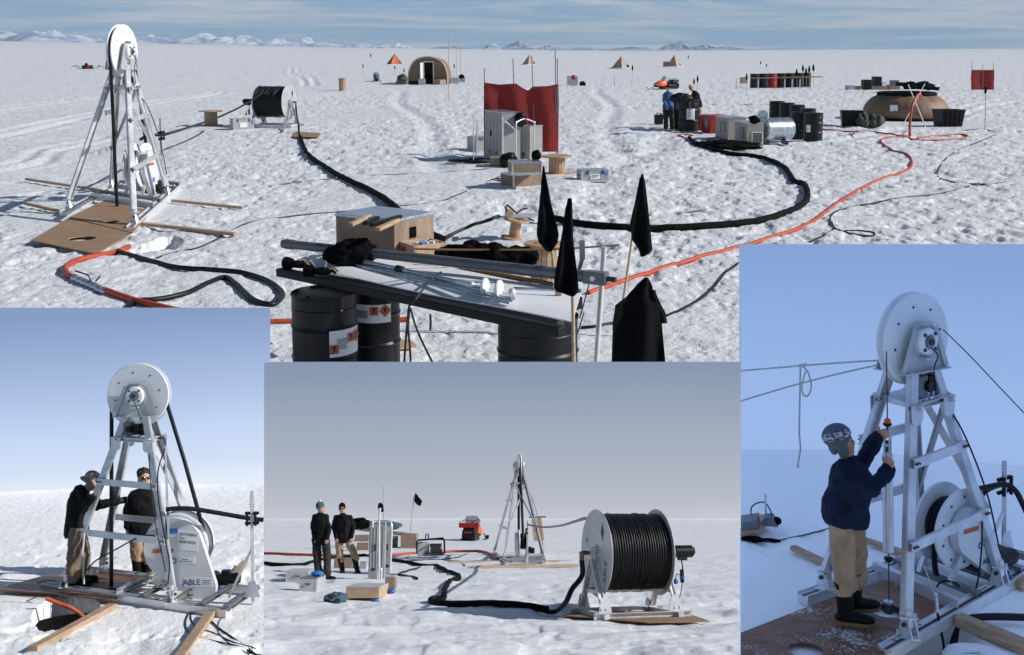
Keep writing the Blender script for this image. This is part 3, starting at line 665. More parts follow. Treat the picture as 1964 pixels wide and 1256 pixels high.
    mb = MB('alu').beam(q(pb), q(V3((pb.x, pb.y, ptp.z))), .045, .045); mb.beam(q(pb) + n * .0 - e * .35 + Z_ * .1, q(pb) + Z_ * Hh * .5, .03, .03); mb.prism([(-.12, 0), (.12, 0), (.05, .22), (-.05, .22)], q(pb) + Z_ * .1 + n * .035, e, Z_, .012)
    mb.mat('dark_steel')
    for k in range(5): mb.cyl(q(pb) + Z_ * (Hh * .86 + k * .035) - e * .035, q(pb) + Z_ * (Hh * .86 + k * .035) + e * .035, .006, n=5)
    gp = part(root, 'guide_post', mb)
    rb = MB('black_plastic')
    for dz_ in (.07, -.07): rb.cyl(q(pb) + Z_ * (zr + dz_) - e * .10, q(pb) + Z_ * (zr + dz_) + e * .10, .022, n=10)
    for s2 in (-1, 1): rb.cyl(q(pb) + Z_ * (zr - .1) + e * (.06 * s2) + n * .04, q(pb) + Z_ * (zr + .1) + e * (.06 * s2) + n * .04, .02, n=10)
    part(gp, 'roller', rb)
    root['H'] = H
    return dict(root=root, o=o, C=C, R=R, e=e, n=n, W=Wc, wr=wr, fe=fe, pb=pb, zr=pb.z + zr, t=t)
def sheave_hose(F, T, name, label, zg, r=.03, down_to=None):
    C, R, e, W, wr = T['C'], T['R'], T['e'], T['W'], T['wr']; Z_ = V3((0, 0, 1)); rr = R * .95 - r
    pts = [V3((C.x, C.y, 0)) - e * rr + Z_ * zg, V3((C.x, C.y, 0)) - e * rr + Z_ * (zg + C.z) / 2, C - e * rr - Z_ * .05]
    for k in range(1, 15): a = math.pi - k * (math.pi + .22) / 15; pts.append(C + (e * math.cos(a) + Z_ * math.sin(a)) * rr)
    end = W + (e * math.cos(.5) + Z_ * math.sin(.5)) * wr * .86
    pts += [C + (e * math.cos(-.25) + Z_ * math.sin(-.25)) * rr, (C + e * rr * .97 + end) / 2, end]
    for a in (.1, -.4, -.9): pts.append(W + (e * math.cos(a) + Z_ * math.sin(a)) * wr * .72)
    o = pts[0].copy(); return single(F, name, label, 'hose', MB('black_rubber').tube([p - o for p in pts], r, 8), o, 0, 'hoses over the tower sheaves')
# ---------------------------------------------------------------- the four towers
TM = tower(FM, 'aluminium lifting tower at the left of the wide camp view, standing beside the plywood sheet', [(259, 436), (321, 380), (133, 408), (214, 366)], (234, 99), 52, R_(8),
           (268, 318, 1.2), 44, (303, 362, 0, .28), (313, 226, 366), rails=(-.12, 1.45))
_r = TM['pb']; _y = _r.y
line3(FM, 'hose', 'black hose strung through the air from the cable reel to the tower guide post', 'hose', [FM.V(505, 176, 40.5), FM.V(470, 200, 38.5), FM.V(425, 222, 35), FM.V(375, 240, 31), FM.V(330, 254, _y + 1.0), FM.V(312, 258, _y), FM.V(285, 260, _y - .3), FM.V(268, 268, _y - .4)], .032, 'black_rubber', sides=8)
sheave_hose(FM, TM, 'winch_hose', 'black hose over the sheave of the tower in the wide camp view', .02, .032)
TA = tower(FA, 'bright aluminium lifting tower with two men standing among its legs', [(126, 1136), (329, 1166), (199, 1104), (392, 1128)], (267, 757), 64, R_(112),
           (344, 1044, -.4), 65, (402, 1116, -.1, .42), (485, 942, 1158), rails=(-.22, 1.50), tear_txt=1, far_up=False, tt=(.27, .585), big=.90)
sheave_hose(FA, TA, 'winch_hose', 'black hose over the sheave of the tower between the two men', .02, .03)
TB = tower(FB, 'small far aluminium lifting tower seen end on behind the large reel', [(1040, 1064), (1043, 1078), (949, 1064), (967, 1079)], (996, 892), 21, R_(176),
           (1002, 1038, -2), 22, (1010, 1056, -.1, .4), (1012, 998, 1084), rails=(-.1, 1.25), legw=.20)
sheave_hose(FB, TB, 'winch_hose', 'black hose over the sheave of the far tower behind the large reel', .02, .05)
TC = tower(FC, 'aluminium lifting tower in blue dusk light beside the man holding the probe', [(1742, 1236), (1917, 1134), (1583, 1142), (1764, 1078)], (1750, 649), 95, R_(41),
           (1824, 1006, .42), 82, (1908, 1092, 0, .16), (1925, 884, 1074), rails=(-.22, 1.5), hoses=True, tear_txt=2, legw=.108, big=.60)
# ---------------------------------------------------------------- plywood decks with round holes
def deck(F, name, label, px, m, holes, t=.018, z=.045, group=None):
    """outline in pixels; each hole is a dark or snowy disc opening cut as a ring of boards"""
    pts = [F.P(a, b, z) for a, b in px]; o = sum(pts, V3()) / len(pts)
    me = bpy.data.meshes.new(name)
    import bmesh
    bm = bmesh.new(); vo = [bm.verts.new(p - o) for p in pts]; ed = [bm.edges.new((vo[i], vo[(i + 1) % len(vo)])) for i in range(len(vo))]
    for hx, hy, hr in holes:
        c = F.P(hx, hy, z) - o; hv = []
        for k in range(32):
            x, y = c.x + hr * math.cos(2 * math.pi * k / 32), c.y + hr * math.sin(2 * math.pi * k / 32); hv.append(bm.verts.new((x, y, c.z + F.a * (x - c.x))))
        ed += [bm.edges.new((hv[k], hv[(k + 1) % 32])) for k in range(32)]
    bmesh.ops.triangle_fill(bm, edges=ed, use_beauty=True, use_dissolve=False)
    bmesh.ops.recalc_face_normals(bm, faces=bm.faces)
    ex = bmesh.ops.extrude_face_region(bm, geom=bm.faces[:]); bmesh.ops.translate(bm, vec=(0, 0, -t), verts=[v for v in ex['geom'] if isinstance(v, bmesh.types.BMVert)])
    bmesh.ops.recalc_face_normals(bm, faces=bm.faces); bm.to_mesh(me); bm.free(); me.materials.append(mat(m, F.sc))
    ob = bpy.data.objects.new(name, me); COL.objects.link(ob); ob.matrix_world = F.M @ Matrix.Translation(o); ob['_sc'] = F.sc
    return props(ob, label, 'board', group)
deck(FM, 'plywood_sheet', 'brown plywood sheet with a round hole lying on the snow before the tower', [(60, 460), (131, 418), (252, 447), (183, 486)], 'plywood', [(157, 457, .21)], z=.05)
deck(FM, 'plywood_sheet', 'plywood sheet under the tower legs with the hose going through it', [(133, 416), (200, 384), (292, 404), (254, 446)], 'plywood', [(212, 425, .15)], z=.06)
deck(FM, 'plywood_sheet', 'small plywood board lying beside the cable reel stand', [(560, 262), (566, 252), (616, 255), (610, 263)], 'plywood', [], z=.03)
deck(FA, 'plywood_sheet', 'wet dark plywood sheet under the man in the tan hat', [(-14, 1131), (96, 1100), (236, 1098), (272, 1118), (216, 1151), (96, 1137)], 'wet_plywood', [(205, 1134, .21), (89, 1118, .16)], z=.06)
deck(FC, 'plywood_sheet', 'wet snow-dusted plywood sheet under the man with the probe', [(1419, 1214), (1578, 1152), (1700, 1112), (1820, 1168), (1692, 1236), (1700, 1266), (1419, 1266)], 'frosted_plywood', [(1700, 1171, .145), (1545, 1246, .15)], z=.05)
deck(FB, 'plywood_sheet', 'plywood sheets under the large cable reel stand', [(1078, 1180), (1112, 1169), (1308, 1172), (1362, 1191), (1240, 1193)], 'plywood', [], z=.03)
def brdp(F, label, cat, corners, th, m, name='board'):
    """upright or tilted thin board through four 3-D corners"""
    c = sum(corners, V3()) / 4; P = [[corners[0] - c, corners[1] - c], [corners[3] - c, corners[2] - c]]
    return single(F, name, label, cat, MB(m).sheet(P, False, th), c)
# snow dusting on the wet deck
def dusting(F, name, label, n, box, seed):
    rnd = random.Random(seed); mb = MB('snow_dusk'); cs = [(rnd.uniform(box[0], box[2]), rnd.uniform(box[1], box[3])) for _ in range(16)]
    o = F.P((box[0] + box[2]) / 2, (box[1] + box[3]) / 2, .06)
    for i in range(n):
        a = rnd.choice(cs); px, py = rnd.gauss(a[0], 14), rnd.gauss(a[1], 6)
        if py < 1214 - (px - 1419) * .39 + 6 or px > 1690 or py > 1262 or px < 1424: continue
        if math.hypot(px - 1545, (py - 1246) * 2) < 36: continue
        p = F.P(px, py, .052) - o; r = rnd.uniform(.0015, .004); mb.ball(p, (r * rnd.uniform(.8, 2), r * rnd.uniform(.8, 2), r * .5), 6, 3)
    return single(F, name, label, None, mb, o, kind='stuff')
dusting(FC, 'snow_dusting', 'loose snow crumbs scattered on the wet plywood', 330, (1430, 1160, 1690, 1256), 3)
# ---------------------------------------------------------------- timbers
def timber(F, label, p0, p1, w=.1, h=.05, z=None, m='timber', group='timbers laid on the snow', a0=0, a1=0):
    a, b = F.P(*p0, a0), F.P(*p1, a1); zz = h / 2 + .01 if z is None else z; a.z += zz; b.z += zz; c = (a + b) / 2; d = b - a
    mb = MB(m).beam(a - c, b - c, w, h); return single(F, 'timber', label, 'timber', mb, c, 0, group, bev=.004)
timber(FM, 'thin timber reaching left across the snow behind the tower', (50, 346), (206, 370), .06)
timber(FM, 'thin timber reaching left from the leg by the plywood sheet', (48, 393), (128, 412), .06)
timber(FM, 'thin timber reaching right from the winch end of the tower', (330, 388), (466, 402), .06)
timber(FM, 'timber reaching right over the shaded snow pit', (274, 433), (452, 453), .09)
timber(FA, 'long timber under the rail running toward the viewer, left of the two', (62, 1252), (216, 1168), .13, .07)
timber(FA, 'timber under the rail running toward the viewer beside the loose cables', (345, 1268), (404, 1182), .13, .07)
timber(FA, 'timber end showing behind the motor', (443, 1118), (470, 1084), .11, .07)
timber(FB, 'front pale timber under the far tower', (905, 1091), (1108, 1088), .12, .09)
timber(FB, 'rear pale timber under the far tower', (860, 1080), (1100, 1078), .08, .06)
timber(FC, 'pale timber on the snow left of the probe man\'s legs', (1520, 1056), (1596, 1092), .08)
timber(FC, 'pale timber behind the hanging probe', (1655, 1041), (1738, 1068), .08)
timber(FC, 'double timber at the lower right under the rail', (1838, 1200), (1990, 1262), .12, .10)
timber(FC, 'timber block under the rail at the right edge', (1948, 1128), (1976, 1124), .15, .08)
# snow block beside pit
def lump(F, label, px, py, sx, sy, sz, m, name='snow_block', seed=1, kind='thing', cat='snow block'):
    rnd = random.Random(seed); p = F.G(px, py); mb = MB(m); n, k = 16, 10; rows = []
    for j in range(k):
        t = math.pi * j / (k - 1); row = []
        for i in range(n + 1):
            a = 2 * math.pi * (i % n) / n; r = 1 + .16 * (fbm(np.array([math.cos(a) * 2 + seed * 3]), np.array([math.sin(a) * 2 + t * 2]), 3, seed)[0] - .5) * 2
            f = lambda v: math.copysign(abs(v) ** .6, v)
            row.append((sx * r * f(math.sin(t)) * f(math.cos(a)), sy * r * f(math.sin(t)) * f(math.sin(a)), sz * r * f(math.cos(t))))
        rows.append(row)
    return single(F, name, label, cat, mb.sheet(rows, True), p + V3((0, 0, sz * .25)))
lump(FA, 'cut white snow block at the rim of the pit under the plywood', 78, 1196, .30, .28, .28, 'snow_bright')
lump(FC, 'rounded snow heap at the lower right edge under the timber', 1880, 1262, .34, .3, .14, 'snow_dusk', 'snow_heap', 5, cat='snow heap')
# ---------------------------------------------------------------- generic pieces
def crate(F, label, p0, p1, dep, hpx, m='crate_wood', lid='galvanised', cat='crate', name='wooden_crate', z=0, group=None, edges=True, handles=False, latches=False, lid_h=.03, openbox=False, extra=None):
    a, b = F.P(*p0, z), F.P(*p1, z); c = (a + b) / 2; w = (b - a).length; ppm = 1 / (F.V(c.x, 0, c.y) - F.V(c.x, 0, c.y)).length if False else 1 / (F.V(p0[0] + 1, p0[1], a.y) - F.V(p0[0], p0[1], a.y)).length
    h = hpx / ppm; yaw = math.atan2(b.y - a.y, b.x - a.x); root = thing(F, name, label, cat, c, yaw, group)
    mb = MB(m)
    if openbox:
        for s_ in (0, 1): mb.box((0, .01 + s_ * (dep - .02), h / 2), (w, .02, h)); mb.box(((s_ - .5) * (w - .02), dep / 2, h / 2), (.02, dep - .042, h))
        mb.box((0, dep / 2, .012), (w - .042, dep - .042, .02))
    else: mb.box((0, dep / 2, (h - lid_h) / 2), (w, dep, h - lid_h))
    part(root, 'body', mb, bev=.006)
    if not openbox and lid: part(root, 'lid', MB(lid).box((0, dep / 2, h - lid_h / 2), (w + .012, dep + .012, lid_h)), bev=.005)
    if edges:
        eb = MB('alu')
        for sx in (-1, 1):
            for yy in (0, dep): eb.box((sx * (w / 2 - .012), yy, (h - lid_h) / 2), (.034, .012, h - lid_h - .004))
            eb.box((sx * w / 2, dep / 2, .02), (.008, dep - .014, .03))
        eb.box((0, -.001, .02), (w - .06, .008, .03)); part(root, 'edge_trim', eb)
    if handles:
        for s_ in (-1, 1):
            part(root, 'handle', MB('black_plastic').tube([(s_ * (w / 2 + .004), dep * .35, h * .55), (s_ * (w / 2 + .03), dep * .38, h * .53), (s_ * (w / 2 + .03), dep * .62, h * .53), (s_ * (w / 2 + .004), dep * .65, h * .55)], .009, 6))
        part(root, 'handle', MB('black_plastic').tube([(-.07, -.004, h * .55), (-.06, -.03, h * .52), (.06, -.03, h * .52), (.07, -.004, h * .55)], .009, 6))
    if latches:
        for s_ in (-1, 1): part(root, 'latch', MB('dark_steel').box((s_ * w * .27, -.01, h - lid_h - .02), (.05, .014, .07)))
    if extra: extra(root, w, dep, h)
    return root
def drum(F, label, px, py, wpx=None, z=0, labels=None, group='black fuel drums', m='black_paint', h=.88, top='dark_steel', p=None, r=None, hh=None):
    p = p or F.P(px, py, z); ppm = 1 / (F.V(px + 1, py, p.y) - F.V(px, py, p.y)).length if wpx else 1; r = r or ((wpx / ppm / 2) if wpx else .29); k = r / .29; h = hh or h * k; k = h / .88
    root = thing(F, 'fuel_drum', label, 'drum', p, 0, group)
    pr = [(.001, .012), (r - .02, .012), (r - .004, 0), (r, .006), (r, .02), (r - .008, .028)]
    for zz in (.29, .58): pr += [(r - .008, zz * k - .022), (r + .003, zz * k), (r - .008, zz * k + .022)]
    for zz in (.75,): pr += [(r - .008, zz * k - .008), (r - .004, zz * k), (r - .008, zz * k + .008)]
    pr += [(r - .008, h - .03), (r, h - .02), (r, h - .004), (r - .006, h), (r - .014, h - .002), (r - .018, h - .02), (.001, h - .02)]
    pr = pr[:6] + sorted(pr[6:-6], key=lambda a: a[1]) + pr[-6:]
    part(root, 'body', MB(m).lathe(pr, (0, 0, 0), (0, 0, 1), 40))
    cp = MB(top).cyl((.12, .14, h - .02), (.12, .14, h), .03, n=14); cp.cyl((-.12, -.14, h - .02), (-.12, -.14, h - .004), .018, n=12); part(root, 'bung', cp)
    for (a0, a1, z0, z1) in (labels or []):
        rows = []
        for zz in (z0 * k, z1 * k): rows.append([((r + .005) * math.sin(a), -(r + .005) * math.cos(a), zz) for a in np.linspace(a0, a1, 12)])
        lb = part(root, 'hazard_label', MB('sticker').sheet(rows, True, -.001))
        wv = a1 - a0; hz = z1 - z0
        for (fa, fz, s_, dia) in () if z1 - z0 < .19 and not group.startswith('drums u') or not group.startswith('drums u') else ((.12, .30, .042, 0), (.62, .66, .042, 1), (.86, .66, .044, 2)):
            am = a0 + wv * fa; zc = (z0 + hz * fz) * k; nrm = V3((math.sin(am), -math.cos(am), 0)); tx = V3((math.cos(am), math.sin(am), 0)); c = nrm * (r + .0075) + V3((0, 0, zc)); s_ *= k
            pl = [(-s_, -s_), (s_, -s_), (s_, s_), (-s_, s_)] if dia < 2 else [(0, -s_ * 1.5), (s_ * 1.5, 0), (0, s_ * 1.5), (-s_ * 1.5, 0)]
            sb = MB('sticker_orange').prism(pl, c, tx, V3((0, 0, 1)), .001); sb.mat('ink').prism([(-.02, -.03), (.0, -.012), (.02, -.03), (.008, 0), (.018, .02), (0, .034), (-.018, .02), (-.008, 0)], c + nrm * .0015, tx, V3((0, 0, 1)), .001)
            part(lb, 'hazard_symbol', sb)
        tm = MB('ink')
        for j in range(6):
            for i in range(3):
                am = a0 + wv * (.26 + .09 * i); zc = (z0 + hz * (.30 + .07 * j)) * k; nrm = V3((math.sin(am), -math.cos(am), 0)); tx = V3((math.cos(am), math.sin(am), 0)); tm.prism([(-.022, -.003), (.018, -.003), (.018, .003), (-.022, .003)], nrm * (r + .0075) + V3((0, 0, zc)), tx, V3((0, 0, 1)), .001)
        part(lb, 'small_print', tm)
    return root
def spool(F, label, px, py, wpx, hpx, tilt=None, group='wooden cable spools', m='spool_wood', core=.5, z=0, th=.035):
    p = F.P(px, py, z); ppm = 1 / (F.V(px + 1, py, p.y) - F.V(px, py, p.y)).length; r = wpx / ppm / 2; h = hpx / ppm
    root = thing(F, 'wooden_spool', label, 'spool', p, 0, group)
    if tilt: root.matrix_world = root.matrix_world @ Matrix.Rotation(tilt[1], 4, tilt[0])
    fl = lambda z0: [(.04, z0), (r - .006, z0), (r, z0 + .006), (r, z0 + th - .006), (r - .006, z0 + th), (.04, z0 + th), (.04, z0)]
    part(root, 'flange', MB(m).lathe(fl(0), (0, 0, 0), (0, 0, 1), 40, False)); part(root, 'flange', MB(m).lathe(fl(h - th), (0, 0, 0), (0, 0, 1), 40, False))
    cb = MB(m); nS = 16
    for k in range(nS):
        a = 2 * math.pi * k / nS; rc = r * core; cb.hexa((rc * math.cos(a), rc * math.sin(a), h / 2), V3((math.cos(a), math.sin(a), 0)), V3((-math.sin(a), math.cos(a), 0)), V3((0, 0, 1)), .02, 2 * math.pi * rc / nS * .93, h - 2 * th - .002)
    part(root, 'core', cb); bt = MB('dark_steel')
    for k in range(4): a = k * math.pi / 2 + .4; bt.cyl((r * .45 * math.cos(a), r * .45 * math.sin(a), h), (r * .45 * math.cos(a), r * .45 * math.sin(a), h + .012), .014, n=6)
    part(root, 'bolts', bt); root['h'] = h; return root
def cloth(F, rows, y, m, amp=.03, waves=3, th=.004, cols=14, seed=1, o=None, lean=0.0, top=None):
    """hanging cloth: rows (py, xl, xr) top to bottom at depth y, folded in depth"""
    P = []; rnd = random.Random(seed); ph = rnd.random() * 6; fine = []
    for k in range(len(rows) - 1):
        a, b = rows[k], rows[k + 1]
        for t in np.linspace(0, 1, 5)[:-1]: fine.append(tuple(a[i] * (1 - t) + b[i] * t for i in range(3)))
    fine.append(rows[-1]); n = len(fine)
    for j, (py, xl, xr) in enumerate(fine):
        row = []
        for i in range(cols + 1):
            u = i / cols; g = math.sin(u * waves * math.pi * 2 + ph + .6 * math.sin(j * .35)) * amp * min(1, .25 + j / n) + math.sin(u * 7 + j * .5 + ph) * amp * .25
            yy = py
            if top: yt = float(np.interp(u, [q[0] for q in top], [q[1] for q in top])); yb = fine[-1][0]; y0 = fine[0][0]; yy = yt + (yb - yt) * (py - y0) / (yb - y0)
            row.append(F.V(xl + (xr - xl) * u, yy, y + g + lean * j / n))
        P.append(row)
    o = o or P[0][0]; return [[p - o for p in r] for r in P], o
def flag(F, label, rows, pole, y=None, r=.010, m='bamboo', group='black marker flags on canes', amp=.03, cl='black_flag', waves=1.3, cat='flag', zbase=None):
    """pole: top px, bottom px (on the ground, or at depth y)"""
    b = F.P(*pole[1]) if y is None else F.V(*pole[1], y); b = V3((b.x, b.y, b.z)); t = F.V(*pole[0], b.y)
    root = thing(F, 'marker_flag', label, cat, b, 0, group); part(root, 'pole', MB(m).tube([V3(), (t - b) / 2 + V3((.004, 0, 0)), t - b], [r, r * .9, r * .7], 6))
    P, _ = cloth(F, rows, b.y - .03 - amp, cl, amp, waves, .004, 10, hash(label) % 97, b); part(root, 'cloth', MB(cl).sheet(P, True, .004)); return root
# ---------------------------------------------------------------- people
def person(F, label, J, clothes, head, ppm=None, group=None, extra=None, vox=.014, scale=1.0, pose=None, Sh=None, bulk=0.0):
    Sh = Sh or scale * .97
    """J: joint -> (px, py, depth offset from the feet). Built as one skin surface; clothing are its children."""
    b = F.P(*J['base'][:2], J.get('z', 0)); y0 = b.y
    P = {k: F.V(v[0], v[1], y0 + (v[2] if len(v) > 2 else 0)) - b for k, v in J.items() if isinstance(v, tuple) and k not in ('base',)}
    S = scale
    mid_ = (P['sl'] + P['sr']) / 2
    for k_ in ('sl', 'sr'): P[k_] = P[k_] * .88 + mid_ * .12 - V3((0, 0, .045 * S))
    def remesh(mb, vx, it=2, fac=.5, wrinkle=0.0):
        me = mb.mesh('tmp', F.sc); ob = bpy.data.objects.new('tmp', me); COL.objects.link(ob)
        m = ob.modifiers.new('r', 'REMESH'); m.mode = 'VOXEL'; m.voxel_size = vx; m.use_smooth_shade = True
        s = ob.modifiers.new('s', 'SMOOTH'); s.iterations = it; s.factor = fac
        if wrinkle:                                               # creases of the cloth
            for sc_, am in ((.16, 1.0), (.06, .45)):
                tx = bpy.data.textures.new('creases', 'CLOUDS'); tx.noise_scale = sc_ * S; tx.noise_depth = 3; dm = ob.modifiers.new('d', 'DISPLACE'); dm.texture = tx; dm.strength = wrinkle * am * S; dm.mid_level = .45
        dg = bpy.context.evaluated_depsgraph_get(); nm = bpy.data.meshes.new_from_object(ob.evaluated_get(dg)); bpy.data.objects.remove(ob)
        nm.materials.clear(); [nm.materials.append(x) for x in me.materials]; nm.polygons.foreach_set('use_smooth', [True] * len(nm.polygons)); return nm
    def cap(mb, a, b_, r0, r1):
        a, b_ = V3(a), V3(b_); n = max(2, int((b_ - a).length / (.5 * min(r0, r1))) + 1)
        mb.cyl(a, b_, r0, r1, 12); mb.ball(a, r0, 12, 8); mb.ball(b_, r1, 12, 8)
    def limb(mb, ks, rs):
        for a, c, r0, r1 in zip(ks[:-1], ks[1:], rs[:-1], rs[1:]): cap(mb, P[a] if isinstance(a, str) else a, P[c] if isinstance(c, str) else c, r0 * S, r1 * S)
    def torso(mb, g):
        sl, sr, hl, hr = P['sl'], P['sr'], P['hl'], P['hr']; cs = (sl + sr) / 2; ch = (hl + hr) / 2; ax = (sr - sl).normalized(); upv = (cs - ch).normalized(); fw = ax.cross(upv)
        bk = bulk if g > 0 else 0
        for t in np.linspace(0, 1, 13):
            wd = float(np.interp(t, [0, .22, .45, .7, .9, 1], [.17, .168, .172, .188, .188, .15])); dp = float(np.interp(t, [0, .22, .45, .7, .9, 1], [.12, .118, .12, .125, .11, .085])) + bk
            c = ch * (1 - t) + cs * t; mb.ball(c, ((wd + g) * S, (dp + g) * S, .10 * S), 16, 10, (ax, fw, upv))
        cap(mb, P['sl'], P['sr'], (.050 + g) * S, (.050 + g) * S); cap(mb, P['hl'], P['hr'], (.09 + g) * S, (.09 + g) * S)
    # body
    mb = MB('skin'); torso(mb, -.01)
    for s in 'lr':
        limb(mb, ['s' + s, 'e' + s, 'w' + s], [.055, .042, .028]); limb(mb, ['h' + s, 'k' + s, 'a' + s], [.08, .055, .04])
    P['head'] = P['head'] - V3((0, 0, .03 * S)); hc = P['head']; cs = (P['sl'] + P['sr']) / 2; fd = V3(head['face']).normalized(); hu = V3(head.get('up', (0, 0, 1))).normalized(); hx = fd.cross(hu).normalized(); hu = hx.cross(fd)
    cap(mb, cs + V3((0, 0, .0)), hc - hu * .06 * S, .06 * S, .052 * S)
    q = lambda x, y, z: hc + (hx * x + fd * y + hu * z) * Sh
    ax = (hx, fd, hu)
    mb.ball(q(0, -.01, .025), (.078 * Sh, .094 * Sh, .088 * Sh), 18, 12, ax); mb.ball(q(0, .018, -.035), (.064 * Sh, .070 * Sh, .07 * Sh), 14, 10, ax); mb.ball(q(0, .05, -.085), (.03 * Sh, .026 * Sh, .025 * Sh), 10, 8, ax)
    mb.ball(q(0, .085, -.02), (.013 * Sh, .02 * Sh, .024 * Sh), 8, 6, ax); mb.ball(q(0, .076, .022), (.05 * Sh, .014 * Sh, .012 * Sh), 10, 6, ax); mb.ball(q(0, .072, -.056), (.026 * Sh, .013 * Sh, .011 * Sh), 10, 6, ax)
    for s_ in (-1, 1): mb.ball(q(.075 * s_, -.008, -.01), (.010 * Sh, .02 * Sh, .03 * Sh), 8, 6, ax)
    hv = vox
    if clothes.get('gloves') is None:
        for s in 'lr':
            w_, e_ = P['w' + s], P['e' + s]; d = (w_ - e_).normalized(); hd = J.get('hand_' + s)
            hdv = V3(head.get('hand' + s, d)).normalized(); side = hdv.cross(V3(head.get('palm' + s, (0, -1, 0)))).normalized(); pn = side.cross(hdv)
            mb.ball(w_ + hdv * .05 * S, (.038 * S, .017 * S, .05 * S), 10, 8, (side, pn, hdv))
            curl = head.get('curl' + s, .4); hp = head.get('palm_dir' + s, -1)
            for f in range(4):
                base = w_ + (hdv * .085 + side * (-.029 + .0195 * f)) * S; ln = (.036, .043, .040, .032)[f] * S; a = curl; pts = [base]; dirv = hdv
                for j in range(3):
                    a_ = curl * (j + .6); dv = hdv * math.cos(a_) + pn * (hp * math.sin(a_)); pts.append(pts[-1] + dv * (ln * (1, .75, .6)[j]))
                for j in range(3): cap(mb, pts[j], pts[j + 1], .0095 * S, .0085 * S)
            tb = w_ + (hdv * .035 - side * .032) * S; t1 = tb + (hdv * .03 - side * .028 + pn * hp * .014) * S; t2 = t1 + (hdv * .03 - side * .004 + pn * hp * .016) * S; cap(mb, tb, t1, .012 * S, .0105 * S); cap(mb, t1, t2, .0105 * S, .009 * S)
        hv = min(vox, .011)
    body = bpy.data.objects.new('person', remesh(mb, hv, 1, .4)); COL.objects.link(body); body.matrix_world = F.M @ Matrix.Translation(b); body['_sc'] = F.sc; props(body, label, 'person', group)
    def child(nm, mb_, vx=None, it=2, raw=False, wrinkle=0.0):
        o = bpy.data.objects.new(nm, mb_.mesh(nm, F.sc) if raw else remesh(mb_, vx or vox, it, .5, wrinkle)); COL.objects.link(o); o.parent = body; o['_sc'] = F.sc; return o
    # jacket
    mb = MB(clothes['top']); torso(mb, .018)
    for s in 'lr': limb(mb, ['s' + s, 'e' + s, 'w' + s], [.064, .060, .050])
    ch = (P['hl'] + P['hr']) / 2; axh = (P['hr'] - P['hl']).normalized(); fwh = axh.cross(V3((0, 0, 1))).normalized()
    hem = clothes.get('hem', .10); rings = []
    for zz, k_ in ((-hem * .85, .97), (-hem * .5, 1.0), (0, 1.02), (.10, 1.0), (.20, .80)):
        rings.append([ch + V3((0, 0, zz * S)) + axh * (.205 * k_ * S * math.cos(a)) + fwh * ((.142 + bulk) * k_ * S * math.sin(a)) for a in [2 * math.pi * i / 24 for i in range(25)]])
    mb.sheet(rings); mb.add(rings[0][:24], [tuple(range(24))]); mb.add(rings[-1][:24], [tuple(range(24))[::-1]])
    cap(mb, cs + V3((0, 0, .03 * S)), cs * .55 + (hc - hu * .09 * S) * .45 + V3((0, 0, .0)), .092 * S, .074 * S)
    for s in 'lr':                                                # folds of cloth at the elbows
        c = P['e' + s]
        for k in range(3): a = V3((random.uniform(-1, 1), random.uniform(-1, 1), random.uniform(-1, 1))) * .03 * S; mb.ball(c + a, .052 * S, 8, 6)
    jk = child('jacket', mb, wrinkle=.05)
    if clothes.get('cuff'):
        cf = MB(clothes['top'])
        for s in 'lr':
            cf = MB(clothes['top']); d = (P['w' + s] - P['e' + s]).normalized(); cf.cyl(P['w' + s] - d * .03 * S, P['w' + s] + d * .012 * S, .052 * S, .048 * S, 14)
            o = bpy.data.objects.new('cuff', cf.mesh('cuff', F.sc)); COL.objects.link(o); o.parent = jk
    # trousers
    mb = MB(clothes['legs']); cap(mb, P['hl'], P['hr'], .10 * S, .10 * S)
    for s in 'lr':
        k, a = P['k' + s], P['a' + s]; tuck = clothes.get('tuck', 0); a2 = k * tuck + a * (1 - tuck) if tuck else a + V3((0, 0, .03 * S))
        P['_a'] = a2; limb(mb, ['h' + s, 'k' + s, '_a'], [.105, .092, .080]); mb.ball(k + V3((.0, -.02, .0)), .092 * S, 10, 8); mb.ball(a2 + V3((.012, 0, .05)) * S, (.094 if tuck < .5 else .084) * S, 10, 8); mb.ball(a2 + V3((-.01, -.01, .10)) * S, .084 * S, 10, 8)
    child('trousers', mb, wrinkle=.045)
    # boots
    for s in 'lr':
        mb = MB(clothes.get('boot', 'boot_black')); a = P['a' + s]; t = P['t' + s]; d = (t - a); d.z = 0; d = d.normalized(); sh = clothes.get('shaft', .10)
        dv = (P['k' + s] - a).normalized(); cap(mb, a + dv * sh * S, a - V3((0, 0, .02 * S)), clothes.get('shaft_r', .066) * S, .062 * S)
        fz = a.z - .075 * S
        sd_ = V3((-d.y, d.x, 0))
        mb.ball(a + d * .04 * S - V3((0, 0, .03 * S)), (.10 * S, .055 * S, .055 * S), 14, 8, (d, sd_, V3((0, 0, 1)))); mb.ball(V3((a.x, a.y, fz + .035 * S)) + d * .13 * S, (.10 * S, .052 * S, .042 * S), 14, 8, (d, sd_, V3((0, 0, 1)))); mb.ball(V3((a.x, a.y, fz + .035 * S)) - d * .02 * S, (.07 * S, .052 * S, .045 * S), 14, 8, (d, sd_, V3((0, 0, 1))))
        bo = child('boot', mb)
        sl = MB(clothes.get('solem', 'black_rubber')); pl = [(-.085, -.04), (-.06, -.052), (.1, -.058), (.19, -.045), (.23, 0), (.19, .045), (.1, .058), (-.06, .052), (-.085, .04)]
        sl.prism([(x_ * S, y_ * S) for x_, y_ in pl], V3((a.x, a.y, fz)), d, sd_, .028 * S); o = bpy.data.objects.new('sole', sl.mesh('sole', F.sc)); COL.objects.link(o); o.parent = bo
